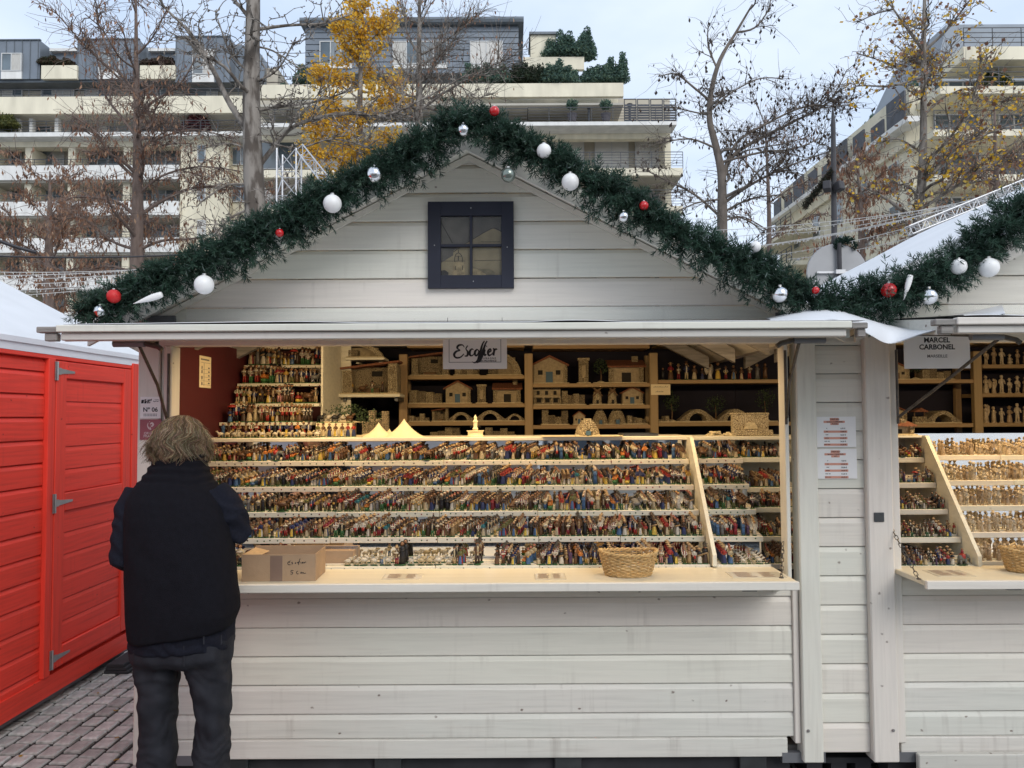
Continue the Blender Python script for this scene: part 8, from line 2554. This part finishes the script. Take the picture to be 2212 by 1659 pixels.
tree('larch_tree', 'thin young larch with drooping brown sprays behind the forked bare tree', 22,
     [(1662, 900, 14), (1662, 540, 10), (1660, 420, 8), (1656, 330, 5), (1652, 250, 2)],
     [([(1662, 520), (1720, 480), (1790, 460)], 4), ([(1662, 500), (1610, 470), (1570, 470)], 3), ([(1660, 440), (1720, 400), (1780, 390)], 4), ([(1660, 400), (1620, 360), (1600, 340)], 3), ([(1657, 350), (1700, 310), (1740, 300)], 3)],
     'bark_red', 9, twig_len=.8, twigs=11, sub=7, auto=8, auto_len=1.5, droop=.6, leaf=dict(kind='hang', n=2.4, size=.15, cols=RUST, w=.13))
tree('larch_tree', 'dense rusty larch behind the lamp pole', 30,
     [(1862, 900, 18), (1862, 600, 16), (1860, 480, 12), (1856, 400, 8), (1850, 330, 3)],
     [([(1862, 560), (1820, 530), (1780, 540)], 5), ([(1862, 520), (1900, 490), (1950, 480)], 5), ([(1860, 450), (1820, 410), (1790, 400)], 5), ([(1858, 420), (1900, 380), (1930, 360)], 5), ([(1854, 380), (1825, 350), (1810, 340)], 4), ([(1862, 600), (1920, 580), (1980, 560)], 4)],
     'bark_red', 10, twig_len=1.1, twigs=13, sub=7, auto=12, auto_len=2.2, droop=.6, leaf=dict(kind='hang', n=8, size=.2, cols=RUST, w=.15))
# sparse yellow ginkgo at the right
tree('ginkgo_tree', 'nearly bare ginkgo with scattered yellow leaves at the right', 17,
     [(1985, 900, 26), (1985, 620, 24), (1982, 480, 20), (1990, 400, 18), (1994, 320, 16), (1995, 240, 14), (1995, 160, 12), (1996, 60, 9), (1998, -40, 6), (1998, -160, 3)],
     [([(1995, 110), (1965, 70), (1930, 20), (1900, -20)], 7), ([(1996, 110), (2040, 70), (2080, 20), (2110, -20)], 7), ([(1995, 165), (1930, 185), (1860, 185), (1840, 190)], 5), ([(1994, 180), (1950, 150), (1900, 130), (1850, 115)], 4),
      ([(1990, 400), (2060, 330), (2130, 290), (2230, 260)], 10), ([(1988, 430), (2060, 400), (2150, 350), (2240, 340)], 8), ([(1985, 480), (1930, 440), (1890, 415), (1850, 400)], 9), ([(1990, 330), (1940, 300), (1900, 310)], 5), ([(1994, 250), (2060, 200), (2140, 220), (2220, 210)], 6),
      ([(1985, 470), (2060, 450), (2150, 440), (2230, 380)], 7), ([(1995, 200), (2030, 150), (2060, 90)], 5), ([(1990, 360), (2050, 300), (2100, 220), (2120, 120)], 7), ([(1984, 500), (1940, 480), (1900, 520)], 5), ([(1985, 500), (2040, 490), (2100, 500)], 5), ([(1930, 20), (1890, 30), (1850, 50)], 3)],
     'bark_grey', 12, twig_len=.75, twigs=14, sub=8, spur=1, auto=16, auto_len=2.2, droop=.1, up=.25, twig_r=.0075, leaf=dict(kind='fan', n=3.4, size=.08, cols=GOLD + RUST[:3], spread=.05, share=.6))
tree('larch_tree', 'rust-coloured larch behind the nearly bare ginkgo', 26,
     [(2150, 900, 20), (2150, 560, 17), (2152, 420, 13), (2150, 320, 8), (2148, 230, 3)],
     [([(2150, 480), (2090, 450), (2040, 460)], 5), ([(2150, 470), (2210, 440), (2260, 440)], 5), ([(2150, 400), (2090, 370), (2050, 370)], 5), ([(2150, 380), (2200, 350), (2250, 340)], 5), ([(2150, 310), (2110, 280), (2080, 280)], 4)],
     'bark_red', 14, twig_len=1.2, twigs=18, sub=8, twig_r=.009, auto=10, auto_len=2.2, droop=.5, leaf=dict(kind='hang', n=2.6, size=.17, cols=RUST, w=.14))

# ================================================================ lamp pole, round sign back, trusses, light strings
mat('pole_paint', (.045, .042, .045), .5, .2, 8)
mat('sign_back', (.33, .33, .335), .5, .06, 4, metallic=.3)
mat('alu', (.55, .55, .56), .4, .06, 12, metallic=.6)
mat('led_cable', (.62, .60, .57), .5, .1, 20)
YP = 12.0
p0, p1 = at(1803, 600, YP), at(1799, 232, YP)
pole = thing('lamp_pole', 'tall dark tapered pole with two black speakers behind the stalls', 'pole', (p0.x, YP, 0))
m = MB(); m.tube([(p0.x + .01, YP, 0), (p0.x, YP, p0.z), (p1.x, YP, p1.z - .25), (p1.x, YP, p1.z)], [.060, .048, .036, .008], 12); P(m, 'shaft', 'pole_paint', pole)
for u, s in ((1787, -1), (1812, 1)):
    c = at(u, 403, YP - .1); m = MB(); m.cbox(-.06, .06, -.07, .07, -.075, .075, .015, 0, T(c.x, c.y, c.z, s * .5, rx=R(-12))); P(m, 'speaker', 'pole_paint', pole)
    m = MB(); m.tube([c, Vector((p0.x, YP, c.z))], .015, 5); P(m, 'bracket', 'pole_paint', pole)
rs = thing('round_sign', 'round traffic sign seen from its plain grey back', 'sign', (at(1811, 640, 11.4).x, 11.4, 0))
c = at(1809, 592, 11.4); rad = 67 * 11.4 / F
m = MB(); m.lathe([(rad, 0), (rad, .012), (rad - .012, .02), (rad - .02, .02)], n=48, M=T(c.x, c.y + .02, c.z, rx=R(90))); P(m, 'disc', 'sign_back', rs)
m = MB(); m.tube([(c.x + .01, 11.34, 0), (c.x + .01, 11.34, c.z + .45)], .032, 10); P(m, 'post', 'pole_paint', rs)
for dz in (.02,):
    m = MB(); m.box(c.x - .32, c.x + .32, 11.355, 11.377, c.z + dz - .015, c.z + dz + .015); m.box(c.x - .06, c.x + .08, 11.30, 11.355, c.z + dz - .03, c.z + dz + .03); P(m, 'clamp_rail', 'alu', rs)
# scrap of garland on the sign post
gp = c + Vector((.01, -.06, .47))
t = thing('garland_scrap', 'small tuft of green garland on top of the sign post', 'garland', gp)
leaf_cloud(t, 'fir_needles', [((gp.x, gp.y + .04, gp.z - .02), (.07, .06, .10)), ((gp.x + .13, gp.y + .04, gp.z + .03), (.12, .06, .06)), ((gp.x + .25, gp.y + .04, gp.z - .05), (.05, .05, .08))], 700, .07, [(.02, .05, .035), (.03, .07, .05)], 91, .35)
# garland hanging from the pole
gp = at(1780, 400, YP)
t = thing('garland_scrap', 'long dry garland strand hanging from the dark pole', 'garland', at(1795, 375, YP))
leaf_cloud(t, 'fir_needles', [(at(1796 - k * 7, 372 + k * 9, YP), (.045, .045, .07)) for k in range(9)], 900, .09, [(.06, .06, .04), (.04, .05, .035), (.09, .07, .05)], 92, .35)

def truss(label, A, B, side, up, n, r_=.022):
    t = thing('lattice_truss', label, 'truss', A)
    off = [Vector(), side, side + up, up]
    for o in off:
        m = MB(); m.tube([A + o, B + o], r_, 8); P(m, 'chord', 'alu', t)
    m = MB()
    for k in range(n):
        a, b = A.lerp(B, k / n), A.lerp(B, (k + 1) / n)
        for i in range(4):
            o1, o2 = off[i], off[(i + 1) % 4]
            m.tube([a + (o1 if k % 2 else o2), b + (o2 if k % 2 else o1)], r_ * .5, 5)
            m.tube([a + o1, a + o2], r_ * .5, 5)
    P(m, 'lacing', 'alu', t)
    return t
A = at(598, 600, 11.0); A.z = 0; B = at(598, 320, 11.0)
truss('upright aluminium lattice truss behind the left roof slope', A, B, Vector((.28, 0, 0)), Vector((0, .28, 0)), 16, .013)
truss('slanting aluminium lattice truss leaning right of the upright one', at(640, 325, 11.0), at(730, 440, 10.4), Vector((.09, 0, .09)), Vector((0, .25, 0)), 6, .011)
# its lower end stands on a post
m = MB(); q = at(735, 440, 10.4); m.tube([(q.x, q.y + .1, 0), (q.x, q.y + .1, q.z + .1)], .03, 8); tag(m.build('truss_post', 'alu'), 'thin aluminium post under the slanting truss', 'post')
A, B = at(1972, 505, 6.4), at(2300, 372, 6.4)
truss('aluminium lattice truss above the white roof of the second stall', A, B, Vector((-.03, 0, .065)), Vector((0, .07, 0)), 18, .008)
m = MB(); m.tube([(B.x, 6.48, 0), (B.x, 6.48, B.z + .1)], .025, 8); tag(m.build('truss_post', 'alu'), 'aluminium post carrying the truss behind the second stall', 'post')
m = MB(); m.tube([(A.x + .1, 6.48, 0), (A.x + .1, 6.48, A.z + .02)], .02, 8); tag(m.build('truss_post', 'alu'), 'short aluminium post under the low end of the truss', 'post')

def light_string(label, a, b, sag, seed, group, bulbs=True, r_=.0045, mt='led_cable'):
    rr = random.Random(seed); pts = []
    L_ = (b - a).length; n = 26
    for k in range(n + 1):
        f = k / n; pts.append(a.lerp(b, f) + Vector((0, 0, -sag * 4 * f * (1 - f))))
    t = thing('light_string' if bulbs else 'power_cable', label, 'light string' if bulbs else 'cable', a, group)
    m = MB(); m.tube(pts, r_, 4); P(m, 'wire', mt, t)
    if bulbs:
        m = MB(); k = 0.0
        while k < 1:
            i = min(int(k * n), n - 1); p = pts[i].lerp(pts[i + 1], k * n - i); l = rr.uniform(.015, .045)
            m.tube([p, p + Vector((rr.uniform(-.015, .015), 0, -l))], [r_ * .7, r_ * 1.2], 4); k += rr.uniform(.06, .16) / L_
        P(m, 'bulbs', mt, t, kind='stuff')
for k, (v0, u1, v1) in enumerate(((420, 1400, 500), (405, 1500, 545), (398, 1560, 540), (392, 1640, 530), (410, 1600, 560), (430, 1700, 560), (386, 1700, 505), (400, 1450, 520))):
    light_string('white LED light string fanning out over the second stall roof', at(2240, v0 - 4 + k, 8.5 + k * .1), at(u1, v1, 13.5), .12, 200 + k, 'light strings over the right roofs')
for k, (v0, v1) in enumerate(((583, 572), (592, 570), (600, 578), (612, 586), (628, 590), (640, 596))):
    light_string('white LED light string stretched behind the left end of the garland', at(-60, v0 + 4, 8.5 + .15 * k), at(420, v1, 13), .05, 300 + k, 'light strings over the red hut')
light_string('thin dark cable stretched level behind the left garland end', at(-40, 552, 10), at(470, 545, 12), .05, 401, None, False, .012, 'pole_paint')
light_string('short thick dark cable sloping over the red hut', at(-30, 508, 9.5), at(78, 545, 9.7), .02, 402, None, False, .022, 'pole_paint')
light_string('thin black cable sagging from the speaker pole', at(1787, 405, YP), at(1745, 378, 20), .3, 403, None, False, .012, 'pole_paint')

# ================================================================ the other side of the lane (seen in the display mirrors)
def opposite(label, x0, x1, mt, post_mt, dark):
    y = -2.7
    t = thing('market_stall', label, 'market stall', ((x0 + x1) / 2, y, 0))
    MM = Matrix.Translation((0, y, 0)) @ Matrix.Rotation(R(180), 4, 'Z')
    for k in range(7):
        m = MB(); plank(m, -x1, -x0, 0, .12 + k * .13, .25 + k * .13, M=MM); P(m, 'plank', mt, t)
    m = MB(); m.cbox(x0, x1, y - .3, y + .25, 1.032, 1.06, .004); P(m, 'counter_board', 'wood_counter', t)
    n = int((x1 - x0) / .75)
    for k in range(n + 1):
        x = x0 + (x1 - x0 - .09) * k / n; m = MB(); m.cbox(x, x + .09, y - .02, y + .035, 1.062, 2.1, .004); P(m, 'post', post_mt, t)
    m = MB(); m.box(x0, x1, y - .5, y - .48, 1.07, 2.1); P(m, 'inner_panel', dark, t)
    m = MB(); m.box(x0, x1, y - 2, y - .51, 0, 2.1); P(m, 'back_room', dark, t)
    c = (x0 + x1) / 2
    m = MB(); m.prism([(x0 - .15, 2.102), (x1 + .15, 2.102), (c, 2.9)], y - 2.1, y + .2); P(m, 'roof', 'tarp', t)
opposite('white planked stall across the lane, seen only in the mirrors', -4.6, .35, 'white_paint', 'white_paint_post', 'tarp')
mat('slate_cloth', (.13, .17, .22), .8, .1, 4)
opposite('slate blue stall with white posts across the lane, seen only in the mirrors', .5, 5.2, 'white_paint', 'white_paint_post', 'slate_cloth')
# a few fallen leaves on the paving
rr = random.Random(44)
for k, (x, y) in enumerate(((-2.42, 3.85), (-2.05, 4.05), (-2.25, 4.42), (-1.93, 3.8), (-2.5, 4.7), (-2.1, 4.85), (-1.95, 4.4))):
    m = MB(); a = rr.uniform(0, 6.28); s = rr.uniform(.018, .028)
    pts = [(0, -.3), (.5, .1), (.42, .55), (.05, .45), (-.4, .58), (-.5, .12)]
    m.add([(s * (p * math.cos(a) - q * math.sin(a)), s * (p * math.sin(a) + q * math.cos(a)), .024 + .004 * rr.random()) for p, q in pts], [(0, 1, 2, 3), (0, 3, 4, 5)], 0, (.55, .33, .06))
    m.add([(0, 0, .0185), (.002, 0, .0185), (s * .3, s * .3, .026)], [(0, 1, 2)], 0, (.4, .25, .06))
    o = m.build('fallen_leaf', 'leafy'); o.location = (x, y, 0); tag(o, 'yellow fallen leaf on the paving beside the red hut', 'leaf', 'fallen leaves on the paving')
